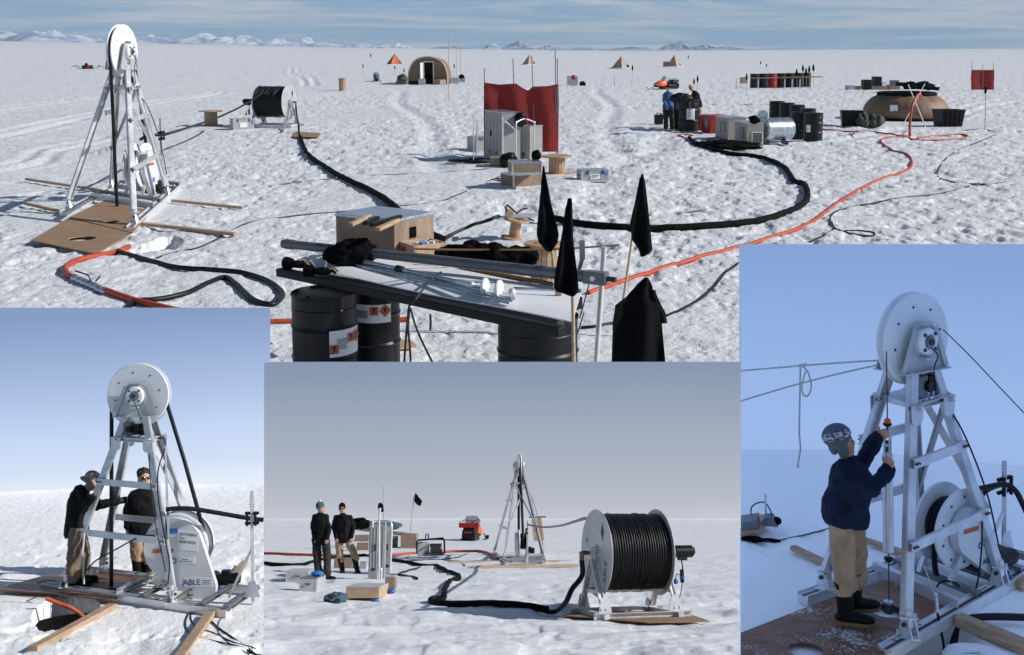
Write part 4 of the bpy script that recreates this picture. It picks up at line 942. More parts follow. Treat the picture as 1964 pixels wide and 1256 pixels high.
    if clothes.get('gloves'):
        for s in 'lr':
            w_, e_ = P['w' + s], P['e' + s]; d = (w_ - e_).normalized(); sd_ = d.cross(V3((0, -1, .2))).normalized(); pn = sd_.cross(d); mb = MB('black_plastic')
            mb.ball(w_ + d * .05 * S, (.045 * S, .026 * S, .055 * S), 10, 8, (sd_, pn, d))
            for f in range(4): bp = w_ + (d * .085 + sd_ * (-.033 + .022 * f)) * S; m1 = bp + (d * .035 + pn * .012) * S; cap(mb, bp, m1, .0125 * S, .0115 * S); cap(mb, m1, m1 + (d * .015 + pn * .03) * S, .0115 * S, .011 * S)
            tb = w_ + (d * .03 - sd_ * .035) * S; cap(mb, tb, tb + (d * .03 - sd_ * .03) * S, .015 * S, .012 * S)
            child('glove', mb, min(vox, .009), 1)
    # headgear
    k = head.get('hat')
    if k == 'hair':
        mb = MB('hair'); mb.ball(q(0, -.022, .045), (.086 * Sh, .098 * Sh, .085 * Sh), 16, 10, ax)
        rnd = random.Random(3)
        for i in range(34):
            a, t = rnd.uniform(0, 6.28), rnd.uniform(.0, 1.35); v = V3((math.sin(t) * math.cos(a), math.sin(t) * math.sin(a), math.cos(t)))
            if v.y > .55 and v.z < .55: continue
            mb.ball(q(v.x * .08, -.022 + v.y * .09, .05 + v.z * .078), .022 * Sh * rnd.uniform(.7, 1.2), 8, 6)
        mb.ball(q(0, -.06, -.03), (.072 * Sh, .05 * Sh, .06 * Sh), 12, 8, ax)
        child('hair', mb, vox * .8, 1)
    elif k in ('beanie', 'bobble', 'flaps'):
        m_ = head['hatm']; mb = MB(m_); mb.ball(q(0, -.015, .055), (.083 * Sh, .100 * Sh, .090 * Sh), 18, 12, ax); mb.cyl(q(0, -.012, .005), q(0, -.014, .04), .086 * Sh, .089 * Sh, 20)
        if k == 'flaps':
            mb.ball(q(0, -.02, .07), (.10 * Sh, .112 * Sh, .092 * Sh), 18, 12, ax)
            for s_ in (-1, 1): mb.ball(q(.078 * s_, -.02, -.03), (.016 * Sh, .045 * Sh, .07 * Sh), 10, 8, ax)
            mb.ball(q(0, -.075, -.01), (.07 * Sh, .03 * Sh, .06 * Sh), 12, 8, ax)
        h_ = child('hat', mb, vox * .8, 1)
        if k == 'flaps': bnd = MB('knit_band').lathe([(.100 * Sh, 0), (.112 * Sh, .010 * Sh), (.111 * Sh, .040 * Sh), (.095 * Sh, .062 * Sh)], q(0, -.019, .052), hu, 28); o = bpy.data.objects.new('hat_band', bnd.mesh('hat_band', F.sc)); COL.objects.link(o); o.parent = h_
        if k == 'bobble': bb = MB('cream').ball(q(0, -.03, .155), .032 * Sh, 12, 8); o = bpy.data.objects.new('bobble', bb.mesh('bobble', F.sc)); COL.objects.link(o); o.parent = h_
        if k == 'flaps':
            pc = MB('knit_plain').tube([q(.082, -.02, -.09), q(.07, .01, -.16), q(.05, .03, -.26)], .008 * Sh, 6); pc.tube([q(-.082, -.02, -.09), q(-.07, .02, -.16), q(-.06, .05, -.24)], .008 * Sh, 6)
            o = bpy.data.objects.new('hat_cord', pc.mesh('hat_cord', F.sc)); COL.objects.link(o); o.parent = h_
    elif k == 'brim':
        mb = MB('hat_tan'); mb.ball(q(0, -.012, .06), (.095 * Sh, .108 * Sh, .085 * Sh), 18, 12, ax); mb.lathe([(.085 * Sh, .02 * Sh), (.15 * Sh, -.02 * Sh), (.152 * Sh, -.014 * Sh), (.088 * Sh, .035 * Sh)], q(0, -.01, .015), hu, 28); child('hat', mb, raw=True)
    if head.get('beard'):
        mb = MB('hair'); mb.ball(q(0, .04, -.08), (.055 * Sh, .05 * Sh, .035 * Sh), 12, 8, ax); child('beard', mb, vox * .8, 1)
    gl = MB('glass_dark')
    if head.get('shades'):
        for s_ in (-1, 1): gl.ball(q(.032 * s_, .082, .002), (.031 * Sh, .012 * Sh, .021 * Sh), 12, 8, ax); gl.tube([q(.06 * s_, .08, .006), q(.08 * s_, .03, .006), q(.08 * s_, -.01, 0)], .004 * Sh, 5)
        gl.tube([q(-.015, .09, .008), q(.015, .09, .008)], .004 * Sh, 5); child('sunglasses', gl, raw=True)
    else:
        for s_ in (-1, 1): gl.ball(q(.03 * s_, .076, .002), (.012 * Sh, .007 * Sh, .007 * Sh), 8, 6, ax)
        child('eyes', gl, raw=True)
    if extra: extra(body, P, q, child)
    return body
def pocket_flap(body, P, q, child): pass
# lower left: two men at the tower
person(FA, 'man in a tan brimmed hat and dark jacket leaning on the tower leg', dict(base=(150, 1122), z=.06, head=(176, 919, 0), sl=(150, 940, .22), sr=(158, 943, -.20), el=(190, 968, .25), wl=(222, 962, .30), er=(160, 972, -.32), wr=(172, 960, -.42),
       hl=(146, 1008, .13), hr=(150, 1008, -.13), kl=(160, 1062, .10), kr=(142, 1062, -.15), al=(154, 1106, .12), ar=(140, 1112, -.12), tl=(175, 1110, .15), tr=(162, 1118, -.12)),
       dict(top='jacket_black', legs='trousers_brown', gloves=1, hem=.16, boot='boot_black', shaft=.06), dict(face=(.9, -.25, -.45), hat='brim', beard=0, shades=1), scale=1.18,)
person(FA, 'dark-haired man in sunglasses standing behind the tower in tall black boots', dict(base=(268, 1106), head=(276, 912, 0), sl=(297, 944, 0), sr=(254, 944, 0), el=(303, 980, 0), wl=(297, 1008, -.05), er=(246, 978, 0), wr=(246, 1008, -.04),
       hl=(288, 1008, 0), hr=(263, 1008, 0), kl=(285, 1056, -.04), kr=(262, 1054, -.03), al=(282, 1098, 0), ar=(264, 1097, 0), tl=(287, 1103, -.2), tr=(262, 1103, -.2)),
       dict(top='jacket_black', legs='trousers_tan', hem=.14, tuck=.62, shaft=.30, shaft_r=.082), dict(face=(.35, -.95, .02), hat='hair', shades=1, curll=.8, curlr=.8), scale=1.18)
# lower middle: two men on the snow
person(FB, 'man seen from behind in a teal bobble hat, black jacket and dark trousers', dict(base=(617, 1112), head=(615, 972, 0), sl=(603, 987, .05), sr=(627, 988, -.06), el=(600, 1012, .05), wl=(604, 1032, -.08), er=(631, 1014, -.10), wr=(627, 1032, -.18),
       hl=(607, 1036, .04), hr=(624, 1036, -.05), kl=(609, 1072, .03), kr=(628, 1070, -.02), al=(610, 1103, .03), ar=(627, 1105, -.03), tl=(618, 1107, .1), tr=(638, 1109, -.05)),
       dict(top='jacket_black', legs='trousers_dark', hem=.12, shaft=.16, shaft_r=.085), dict(face=(.95, .3, -.02), hat='bobble', hatm='hat_teal', curll=1.0, curlr=1.0), vox=.016, scale=1.12, Sh=1.2)
person(FB, 'man facing the viewer in sunglasses and black jacket, hands in tan trouser pockets', dict(base=(664, 1098), head=(656, 973, 0), sl=(673, 989, 0), sr=(643, 989, 0), el=(678, 1010, .06), wl=(674, 1030, -.10), er=(640, 1011, .06), wr=(645, 1031, -.10),
       hl=(667, 1034, 0), hr=(650, 1034, 0), kl=(679, 1064, -.04), kr=(652, 1064, -.05), al=(685, 1092, 0), ar=(657, 1094, 0), tl=(689, 1096, -.2), tr=(654, 1098, -.2)),
       dict(top='jacket_black', legs='trousers_tan', hem=.11, tuck=.62, shaft=.30, shaft_r=.085), dict(face=(.06, -1, -.05), hat='beanie', hatm='black_cloth', shades=1, curll=1.3, curlr=1.3), vox=.016, scale=1.12, Sh=1.2)
# right: man with the probe
person(FC, 'man in a patterned knit hat and navy jacket lifting the long probe', dict(base=(1630, 1192), z=.05, head=(1614, 843, 0), sl=(1650, 890, .20), sr=(1618, 893, -.22), el=(1665, 868, .28), wl=(1684, 838, .12), er=(1672, 939, -.28), wr=(1702, 902, -.10),
       hl=(1632, 986, .08), hr=(1614, 988, -.08), kl=(1640, 1062, .10), kr=(1616, 1064, -.12), al=(1636, 1150, .12), ar=(1622, 1174, -.12), tl=(1662, 1156, .16), tr=(1660, 1184, -.12)),
       dict(top='jacket_navy', legs='trousers_tan', hem=.10, tuck=.40, shaft=.24, shaft_r=.082, cuff=1, solem='sole'), dict(face=(.86, .28, .26), up=(-.26, 0, 1), hat='flaps', hatm='knit_plain', handl=(.6, -.4, .5), handr=(.3, -.3, .9), palml=(-.3, -1, 0), palmr=(-.6, -.7, 0), curll=.9, curlr=.8, palm_dirl=1, palm_dirr=1), vox=.012, scale=1.14, Sh=1.2, bulk=.03)
# wide view: two men at the hand pump
person(FM, 'far man in a blue top standing beside the fuel drum, seen from behind', dict(base=(1281, 248), head=(1281, 168, 0), sl=(1274, 178, 0), sr=(1289, 178, 0), el=(1273, 192, -.05), wl=(1278, 203, -.2), er=(1292, 190, 0), wr=(1299, 186, .15),
       hl=(1276, 205, 0), hr=(1287, 205, 0), kl=(1277, 226, 0), kr=(1288, 226, 0), al=(1277, 245, 0), ar=(1289, 245, 0), tl=(1276, 248, .2), tr=(1292, 248, .2)),
       dict(top='shirt_blue', legs='trousers_dark', hem=.12), dict(face=(.5, .8, -.3), hat='beanie', hatm='black_cloth'), vox=.022)
person(FM, 'far man in black with a bare head bending over the fuel drum', dict(base=(1338, 246), head=(1325, 166, 0), sl=(1330, 177, .15), sr=(1337, 178, -.15), el=(1326, 188, .2), wl=(1317, 187, .1), er=(1330, 192, -.25), wr=(1318, 190, -.2),
       hl=(1338, 202, .1), hr=(1340, 202, -.1), kl=(1338, 224, .1), kr=(1341, 224, -.1), al=(1339, 243, .1), ar=(1342, 243, -.1), tl=(1332, 246, .1), tr=(1335, 246, -.1)),
       dict(top='jacket_black', legs='trousers_tan', hem=.12), dict(face=(-.8, -.2, -.5), hat='none'), vox=.022)
# ---------------------------------------------------------------- cable reel on its stand
def reel(F, label, cx, cy, base_y, R_px, Lm, az, motor=1, diamond=True, text=False):
    g = F.P(cx, base_y); ppm = 1 / (F.V(cx + 1, cy, g.y) - F.V(cx, cy, g.y)).length; C = F.V(cx, cy, g.y); R = R_px / ppm
    a = V3((math.cos(az), math.sin(az), 0)); t = V3((-a.y, a.x, 0)); Z_ = V3((0, 0, 1)); zb = F.plane(g.x, g.y)
    o = V3((C.x, C.y, zb)); hc = C.z - zb; root = thing(F, 'cable_reel', label, 'cable reel', o, 0, 'large reels of black hose'); c = V3((0, 0, hc)); h = Lm / 2
    for s in (-1, 1):
        k = c + a * (h * s)
        fl = part(root, 'flange', MB('panel_grey').lathe([(.001, -.009), (R - .004, -.009), (R, -.005), (R, .005), (R - .004, .009), (.001, .009)], k, a, 72))
        f = k + a * (s * .011)
        hb = MB('alu').lathe([(.13, 0), (.13, .03), (.05, .035), (.045, .12), (.001, .12)], f, a * s, 24); hb.mat('dark_steel')
        for j in range(6): an = j * math.pi / 3; p = f + (t * math.cos(an) + Z_ * math.sin(an)) * .10 + a * (s * .03); hb.cyl(p, p + a * (s * .015), .012, n=6)
        part(fl, 'hub', hb)
        ex = t if t.cross(Z_).dot(a * s) > 0 else -t
        if diamond:
            part(fl, 'diamond_mark', MB('ink').prism([(0, -.15), (.075, 0), (0, .15), (-.075, 0)], f + ex * (R * .42) + Z_ * (R * .48), ex, Z_, .003))
            if text: lettering(fl, 'ABLE', .17, f + ex * (R * .55) - Z_ * (R * .42) + a * (s * .002), Z_ * .97 + ex * .25, -ex * .97 + Z_ * .25, 'ink_blue', bold=0); part(fl, 'sticker', MB('tape_blue').prism([(-.03, -.04), (.03, -.04), (.03, .04), (-.03, .04)], f - ex * (R * .62) + Z_ * (R * .28), ex, Z_, .003))
    # windings
    nW = 24; rw = (Lm - .03) / nW / 2; mb = MB('black_rubber'); rnd = random.Random(2); prof = [(R * .4, -h + .012)]; N = 60
    pts = []; cs = [(math.cos(2 * math.pi * i / N), math.sin(2 * math.pi * i / N)) for i in range(N)]; rows = []
    for w in range(nW):
        z0 = -h + .015 + rw * (2 * w + 1); jr = rnd.uniform(-.008, .010)
        for an in np.linspace(-80, 80, 7): rows.append((R * .90 - rw + jr + rw * math.cos(R_(an)), z0 + rw * math.sin(R_(an)), jr))
    ph = [rnd.uniform(0, 6.3) for _ in rows]
    G = []
    for i, (rr, zz, jr) in enumerate(rows):
        w = i // 7; G.append([c + a * zz + (t * x + Z_ * y) * (rr + .004 * math.sin(5 * math.atan2(y, x) + w * 1.7)) for x, y in cs + cs[:1]])
    mb.sheet(G, True); part(root, 'wound_hose', mb)
    # stand
    for s in (-1, 1):
        k = c + a * ((h + .10) * s); m_ = MB('alu')
        for q in (-1, 1): m_.channel(k - Z_ * .02 + a * 0, V3((k.x, k.y, .14)) + t * (.50 * q) , .04, .095, .01, a)
        m_.hexa(k - Z_ * .02, t, a, Z_, .2, .10, .17); m_.channel(V3((k.x, k.y, .42)) - t * .30, V3((k.x, k.y, .42)) + t * .30, .03, .06, .008)
        for q in (-1, 1): m_.mat('alu_bright').prism([(-.12, .0), (.12, .0), (.07, .24), (0, .28), (-.07, .24)], V3((k.x, k.y, .10)) + t * (.50 * q) - a * (.03 * s), a, Z_, .012)
        part(root, 'end_frame', m_)
        m_ = MB('alu_bright').beam(V3((k.x, k.y, .06)) - t * .66, V3((k.x, k.y, .06)) + t * .66, .10, .08); part(root, 'foot_rail', m_)
    for q in (-1, 1):
        p0, p1 = -a * (h + .30) + t * (.56 * q) + Z_ * .06, a * (h + .34) + t * (.56 * q) + Z_ * .06
        m_ = MB('alu').channel(p0, p1, .07, .11, .01); m_.mat('sticker').hexa((p0 + p1) / 2 + t * (q * .008) + Z_ * .02, a, t, Z_, .32, .004, .04); part(root, 'base_rail', m_)
    part(root, 'tie_bar', MB('alu').cyl(-a * (h + .1) - t * .22 + Z_ * .44, a * (h + .1) - t * .22 + Z_ * .44, .025, n=10)); part(root, 'tie_bar', MB('alu').cyl(-a * (h + .1) + t * .22 + Z_ * .44, a * (h + .1) + t * .22 + Z_ * .44, .025, n=10))
    mm = c + a * (motor * (h + .16)); m_ = MB('grey_plastic').hexa(mm, a, t, Z_, .16, .18, .26); m_.cyl(mm, mm + a * (motor * .20), .085, n=18); m_.mat('black_paint').cyl(mm + a * (motor * .18), mm + a * (motor * .50), .105, n=20); m_.cyl(mm + a * (motor * .50), mm + a * (motor * .545), .098, .07, n=20); m_.hexa(mm + a * (motor * .32) - Z_ * .11, a, t, Z_, .14, .12, .08)
    part(root, 'motor', m_)
    pb = mm + a * (motor * .30); p_ = MB('black_rubber').tube(spline([pb - Z_ * .13, pb - Z_ * .3 + a * .02, pb - Z_ * .45], 5), .012, 6); p_.cyl(pb - Z_ * .30, pb - Z_ * .52, .035, n=10); p_.mat('blue_plug').cyl(pb - Z_ * .40, pb - Z_ * .46, .042, n=10); p_.ball(pb - Z_ * .50 - a * .13, .045)
    p_.mat('black_rubber').tube(spline([pb - Z_ * .4, pb - Z_ * .38 - a * .10, pb - Z_ * .48 - a * .13], 4), .008, 5); p_.tube(spline([pb - Z_ * .52, pb - Z_ * .75 - a * .06, V3((pb.x, pb.y, 0)) - a * .22 + Z_ * .05], 5), .008, 5)
    part(root, 'hanging_plug', p_)
    el = c - a * (motor * (h + .10)); e_ = MB('dark_steel').cyl(el, el - a * (motor * .18), .035, n=10); e_.mat('sole').cyl(el - a * (motor * .18) + Z_ * .02, el - a * (motor * .18) - Z_ * .14, .04, n=10); part(root, 'swivel', e_)
    return dict(C=C, o=o, a=a, t=t, h=h, R=R, el=o + el - a * (motor * .18) - Z_ * .12, top=C + Z_ * R * .8)
RM = reel(FM, 'cable reel of black hose in the wide camp view, on a light frame', 526, 195, 243, 33, 1.26, R_(-14), -1)
RB = reel(FB, 'big cable reel of black hose with a grey flange, close up on the right', 1203, 1059, 1182, 79, 1.14, R_(17), 1, True, True)
# ---------------------------------------------------------------- snowmobile
def snowmobile(F, label, px, py, yaw, S=1.0, c='orange_paint', pack='red_paint', wide=1.0):
    p = F.P(px, py); root = thing(F, 'snowmobile', label, 'snowmobile', V3((p.x, p.y, F.Z(p.x, p.y) + .02)), yaw, 'snowmobiles')
    mb = MB(c)                                                     # nose points to -y
    sec = [(-1.25, .12, .38, .42), (-1.0, .28, .30, .60), (-.6, .36, .28, .78), (-.25, .34, .30, .84), (.05, .26, .34, .76)]
    P = []
    for y, wd, z0, z1 in sec: P.append([(-wd, y, z0), (-wd * 1.02, y, (z0 + z1) / 2), (-wd * .7, y, z1 * .96), (0, y, z1), (wd * .7, y, z1 * .96), (wd * 1.02, y, (z0 + z1) / 2), (wd, y, z0)])
    mb.sheet(P, True, .01); mb.add([V3(v) for v in P[0]], [tuple(range(7))]); mb.add([V3(v) for v in P[-1]], [tuple(range(7))[::-1]]); mb.mat('ink').box((0, -.9, .62), (.3, .2, .02), 0, ('X', .5)); part(root, 'hood', mb)
    part(root, 'belly_pan', MB('black_plastic').box((0, -.2, .26), (.52, 1.7, .16)), bev=.03)
    mb = MB('black_rubber'); pl = [(-.55, .05), (-.35, .0), (1.25, 0), (1.45, .14), (1.4, .30), (1.2, .34), (-.3, .34)]; mb.prism(pl, (0, 0, .0), (0, 1, 0), (0, 0, 1), .5); part(root, 'track', mb)
    mb = MB('black_plastic'); mb.prism([(.0, .38), (1.35, .36), (1.42, .50), (1.2, .66), (.9, .62), (.5, .70), (.1, .74), (-.05, .6)], (0, 0, 0), (0, 1, 0), (0, 0, 1), .42); part(root, 'seat', mb, bev=.04)
    for s in (-1, 1):
        sk = MB('black_plastic').sheet([[(s * .45 + dx, y, z) for dx in (-.07, .07)] for y, z in ((-1.75, .20), (-1.6, .06), (-1.3, .02), (-.6, .02), (-.5, .05))], True, .02); sk.mat('dark_steel').tube([(s * .45, -1.0, .05), (s * .40, -.95, .28), (s * .22, -.8, .36)], .025, 6); part(root, 'ski', sk)
    ws = MB('glass_pane').sheet([[(x * k, y + abs(x) * .35, z) for x in np.linspace(-.30, .30, 9)] for y, z, k in ((-.42, .80, 1.0), (-.25, 1.02, .95), (-.10, 1.20, .7))], True, .006); part(root, 'windscreen', ws)
    hb = MB('black_plastic').tube(spline([(-.36, .22, .98), (-.22, .10, 1.0), (0, -.02, .94), (.22, .10, 1.0), (.36, .22, .98)], 4), .018, 6); hb.tube([(0, -.02, .94), (0, -.15, .75)], .03, 6); part(root, 'handlebar', hb)
    mb = MB(pack).box((0, 1.02, .74), (.74, .62, .24)); mb.mat('dark_steel')
    for k in range(4): mb.tube([(-.34, .74 + .19 * k, .94), (.34, .74 + .19 * k, .94)], .01, 5)
    for s in (-1, 1): mb.tube([(s * .34, .70, .94), (s * .34, 1.34, .94), (s * .34, 1.34, .66)], .012, 5)
    part(root, 'luggage', mb, bev=.03)
    mb = MB('black_rubber').box((0, 1.46, .32), (.46, .03, .34)); mb.mat('sticker_orange')
    for k in range(6): mb.box((-.13 + .052 * k, 1.478, .40), (.03, .006, .05))
    part(root, 'mudflap', mb)
    root.matrix_world = root.matrix_world @ Matrix.Diagonal((S * wide, S, S, 1))
    return root
# ---------------------------------------------------------------- WIDE VIEW: camp in the distance
def pyramid(F, label, px, py, top, wpx, m, door='red_cloth', seed=0, group='pyramid tents'):
    p = F.P(px, py); ppm = 1 / (F.V(px + 1, py, p.y) - F.V(px, py, p.y)).length; w = wpx / ppm / 2; h = (py - top) / ppm; root = thing(F, 'pyramid_tent', label, 'tent', p, R_(28 + seed * 9), group)
    P = [V3((w * x, w * y, 0)) for x, y in ((-.8, -.8), (.8, -.8), (.8, .8), (-.8, .8))]; ap = V3((0, 0, h)); mb = MB(m)
    for i in range(4):
        a, b = P[i], P[(i + 1) % 4]; rows = []
        for t in np.linspace(0, 1, 9):
            l, r_ = a.lerp(ap, t * .96), b.lerp(ap, t * .96); row = []
            for u in np.linspace(0, 1, 9): q = l.lerp(r_, u); n = V3((q.x, q.y, 0)); n = n.normalized() if n.length > .01 else V3((0, 0, 1)); row.append(q - n * (.09 * w * math.sin(math.pi * u) * (1 - t)) + n * .02 * math.sin(u * 9 + t * 5 + seed))
            rows.append(row)
        mb.sheet(rows, True)
    part(root, 'canvas', mb); part(root, 'valance', MB('snow_trampled').sheet([[(w * k * .8 * x * 1.35, w * k * .8 * y * 1.35, z) for x, y in ((-1, -1), (1, -1), (1, 1), (-1, 1), (-1, -1))] for k, z in ((1.0, .02), (.76, .16))], True))
    pb = MB('bamboo')
    for i in range(4): pb.tube([P[i], ap + (ap - P[i]).normalized() * .12], .03, 5)
    part(root, 'poles', pb, kind=None); part(root, 'door', MB(door).ball((w * .50, -w * .50, h * .16), (.34, .34, h * .15), 12, 8)); return root
pyramid(FM, 'orange pyramid tent at the far left of the camp', 757, 124, 103, 31, 'orange_cloth', 'red_cloth', 0)
pyramid(FM, 'small tan pyramid tent beyond the tall red windbreak', 1015, 124, 105, 24, 'tan_cloth', 'orange_cloth', 1)
pyramid(FM, 'tan pyramid tent with dark kit at its foot, left of the snowmobile', 1191, 131, 108, 33, 'tan_cloth', 'black_cloth', 2)
pyramid(FM, 'tan pyramid tent with an orange box beside it', 1293, 128, 106, 29, 'tan_cloth', 'orange_cloth', 3)
crate(FM, 'orange box beside the far tan pyramid tent', (1273, 128), (1283, 128), 1.0, 10, 'orange_paint', 'orange_paint', 'box', 'storage_box', edges=False)
# domed hut
def dome(F, px0, px1, py, top):
    a, b = F.P(px0, py), F.P(px1, py); c = (a + b) / 2; ppm = (px1 - px0) / (b - a).length; w = (b - a).length / 2; h = (py - top) / ppm; root = thing(F, 'dome_hut', 'brown rounded fabric hut with an open dark doorway', 'hut', c, R_(-4)); dp = 3.4
    prof = [(-w, 0), (-w * 1.0, h * .30), (-w * .90, h * .62), (-w * .66, h * .86), (-w * .34, h * .97), (0, h), (w * .34, h * .97), (w * .66, h * .86), (w * .90, h * .62), (w, h * .30), (w, 0)]
    sp = spline([V3((x, 0, z)) for x, z in prof], 3); rows = []
    for y, k in ((0, .985), (.15, 1), (dp * .25, .985), (dp * .5, 1), (dp * .75, .985), (dp, .97)): rows.append([(p.x * k, y, p.z * k) for p in sp])
    part(root, 'shell', MB('dome_fabric').sheet(rows, True, .03))
    dw0, dw1, dh = -.10 * w * 2 + .02, .14 * w * 2, h * .80; fr = MB('dome_fabric'); y = .06
    Lf = [p for p in sp if p.x <= dw0]; Rt = [p for p in sp if p.x >= dw1]; Md = [p for p in sp if dw0 < p.x < dw1]
    fr.add([(p.x * .98, y, p.z * .98) for p in Lf] + [(dw0, y, 0)], [tuple(range(len(Lf) + 1))]); fr.add([(p.x * .98, y, p.z * .98) for p in Rt] + [(dw1, y, 0)], [tuple(range(len(Rt) + 1))])
    fr.add([(p.x * .98, y, p.z * .98) for p in [Lf[-1]] + Md + [Rt[0]]] + [(dw1, y, dh), (dw0, y, dh)], [tuple(range(len(Md) + 4))]); part(root, 'front_wall', fr)
    part(root, 'trim', MB('beige_trim').tube([(p.x * 1.0, -.01, p.z * 1.0) for p in sp], .06, 6))
    df = MB('white_paint'); df.box((dw0 - .03, .0, dh / 2), (.09, .10, dh)); df.box((dw1 + .03, .0, dh / 2), (.07, .10, dh)); df.box(((dw0 + dw1) / 2, .0, dh + .035), (dw1 - dw0 + .13, .10, .07)); part(root, 'door_frame', df)
    part(root, 'door', MB('white_paint').box((dw0 - .2, -.22, dh / 2), (.06, .42, dh * .96), R_(-20)))
    part(root, 'rear_wall', MB('dome_fabric').add([(p.x * .96, dp - .02, p.z * .96) for p in sp], [tuple(range(len(sp)))]))
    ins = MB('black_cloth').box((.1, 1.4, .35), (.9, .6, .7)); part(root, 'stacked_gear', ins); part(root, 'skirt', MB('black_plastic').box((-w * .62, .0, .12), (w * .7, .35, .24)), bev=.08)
dome(FM, 783, 858, 161, 109)
crate(FM, 'white storage box leaning against the hut front', (803, 162), (815, 162), .5, 11, 'panel_white', 'panel_white', 'box', 'storage_box')
crate(FM, 'brown wooden box right of the hut doorway', (844, 162), (857, 161), .6, 9, 'crate_wood', 'crate_wood', 'box', 'storage_box', edges=False)
for i, (x0, x1, y, h_, m_, l_) in enumerate([(866, 880, 160, 11, 'panel_white', 'white box at the foot of the tallest bamboo pole'), (879, 892, 157, 9, 'panel_white', 'white box with black kit on it, right of the hut')]): crate(FM, l_, (x0, y), (x1, y), .7, h_, m_, m_, 'box', 'storage_box')
def bag(F, name, label, px, py, sx, sy, sz, m, cat='bag', seed=3, group=None, z=0, yaw=0):
    p = F.P(px, py, z); p.z = (F.Z(p.x, p.y) if z == 0 else p.z); mb = MB(m); n, k = 34, 18; rows = []
    for j in range(k):
        t = math.pi * j / (k - 1); row = []
        for i in range(n + 1):
            a = 2 * math.pi * (i % n) / n; r = 1 + 1.3 * (fbm(np.array([math.cos(a) * 2.2 + seed * 3.1 + 5]), np.array([math.sin(a) * 2.2 + t * 2.4 + 3]), 4, seed)[0] - .5)
            row.append((sx * r * math.sin(t) * math.cos(a), sy * r * math.sin(t) * math.sin(a), sz * (math.cos(t) * r * .5 + .45)))
        rows.append(row)
    return single(F, name, label, cat, mb.sheet(rows, True), p, yaw, group)
bag(FM, 'kit_bag', 'black kit bundle on the white box right of the hut', 885, 150, .22, .2, .3, 'black_cloth', z=.7)
bag(FM, 'sledge_load', 'dark covered load on the snow left of the hut', 771, 158, .45, .5, .75, 'green_bag', 'load')
p = FM.P(770, 159); single(FM, 'sledge', 'low pale sledge under the dark load left of the hut', 'sledge', MB('bamboo').box((0, 0, .12), (1.0, 1.6, .05)).box((-.4, 0, .05), (.05, 1.8, .08)).box((.4, 0, .05), (.05, 1.8, .08)), p)
snowmobile(FM, 'far dark blue snowmobile seen nose on, left of the hut', 722, 156, R_(8), .75, 'hat_teal', 'black_cloth')
snowmobile(FM, 'orange and black snowmobile in the middle of the camp', 1275, 171, R_(-62), .82, 'orange_paint', 'green_bag')
for (a, b, r, l_) in (((860, 55), (860, 193), .022, 'tallest bamboo pole, standing before the hut'), ((875, 77), (876, 151), .022, 'grey pole behind the white boxes, left of its neighbour'), ((882, 71), (884, 149), .028, 'thicker pole behind the white boxes right of the hut')):
    bp_ = FM.P(*b); tp_ = FM.V(*a, bp_.y); single(FM, 'bamboo_pole', l_, 'pole', MB('bamboo').tube([V3((0, 0, -.1)), (tp_ - bp_) / 2 + V3((.01, 0, 0)), tp_ - bp_], [r, r, r * .7], 8), bp_, 0, 'poles by the hut')
crate(FM, 'white chest with red cloth hanging on it beyond the tall windbreak', (1088, 163), (1108, 163), .7, 17, 'panel_white', 'panel_white', 'chest', 'storage_box')
bag(FM, 'red_bag', 'red cloth on the white chest', 1100, 152, .17, .15, .35, 'red_paint', z=.55); bag(FM, 'kit_bag', 'small black bag on the snow right of the white chest', 1117, 164, .25, .2, .4, 'black_cloth')
spool(FM, 'narrow tan cable spool far left of the hut with a thin cane on it', 657, 174, 16, 24, core=.8)
spool(FM, 'wide wooden cable spool between the tower and the cable reel', 405, 241, 46, 29)
spool(FM, 'wooden cable spool at the foot of the tall red windbreak', 1068, 335, 59, 37)
tp = FM.P(657, 174); single(FM, 'cane', 'thin cane rising from the narrow tan spool', 'cane', MB('bamboo').tube([(0, 0, .72), (0, 0, 1.05)], .012, 5), tp)
# far left loaded sledge with frames
def left_sledge():
    b = FM.P(168, 134); root = thing(FM, 'field_sledge', 'dark loaded sledge with splayed side frames far left', 'sledge', b); u = 1 / (1 / (FM.V(169, 134, b.y) - FM.V(168, 134, b.y)).length)
    k = (FM.V(169, 134, b.y) - FM.V(168, 134, b.y)).length; mb = MB('black_plastic').box((0, 0, 5 * k), (16 * k, 1.2, 8 * k)); mb.mat('red_cloth').box((3 * k, -.3, 5 * k), (6 * k, .8, 6 * k)); mb.mat('black_cloth').ball((-2 * k, 0, 10 * k), (3 * k, .3, 3.5 * k)); part(root, 'load', mb, bev=.04)
    fr = MB('dark_steel')
    for s in (-1, 1):
        fr.tube([(s * 6 * k, 0, 2 * k), (s * 16 * k, 0, 1.5 * k), (s * 20 * k, 0, 4 * k), (s * 24 * k, 0, 8 * k), (s * 32 * k, 0, 5 * k)], .035, 6); fr.tube([(s * 6 * k, 0, 6 * k), (s * 14 * k, 0, 2 * k)], .035, 6)
        fr.tube([(s * 12 * k, 0, 5 * k), (s * 24 * k, 0, 9 * k), (s * 26 * k, 0, 5 * k)], .03, 6); fr.tube([(s * 16 * k, .4, 2 * k), (s * 22 * k, .4, 9 * k)], .03, 6)
    part(root, 'side_frame', fr); part(root, 'runner', MB('dark_steel').box((0, -.4, k), (30 * k, .08, .08))); part(root, 'runner', MB('dark_steel').box((0, .4, k), (30 * k, .08, .08)))
left_sledge()
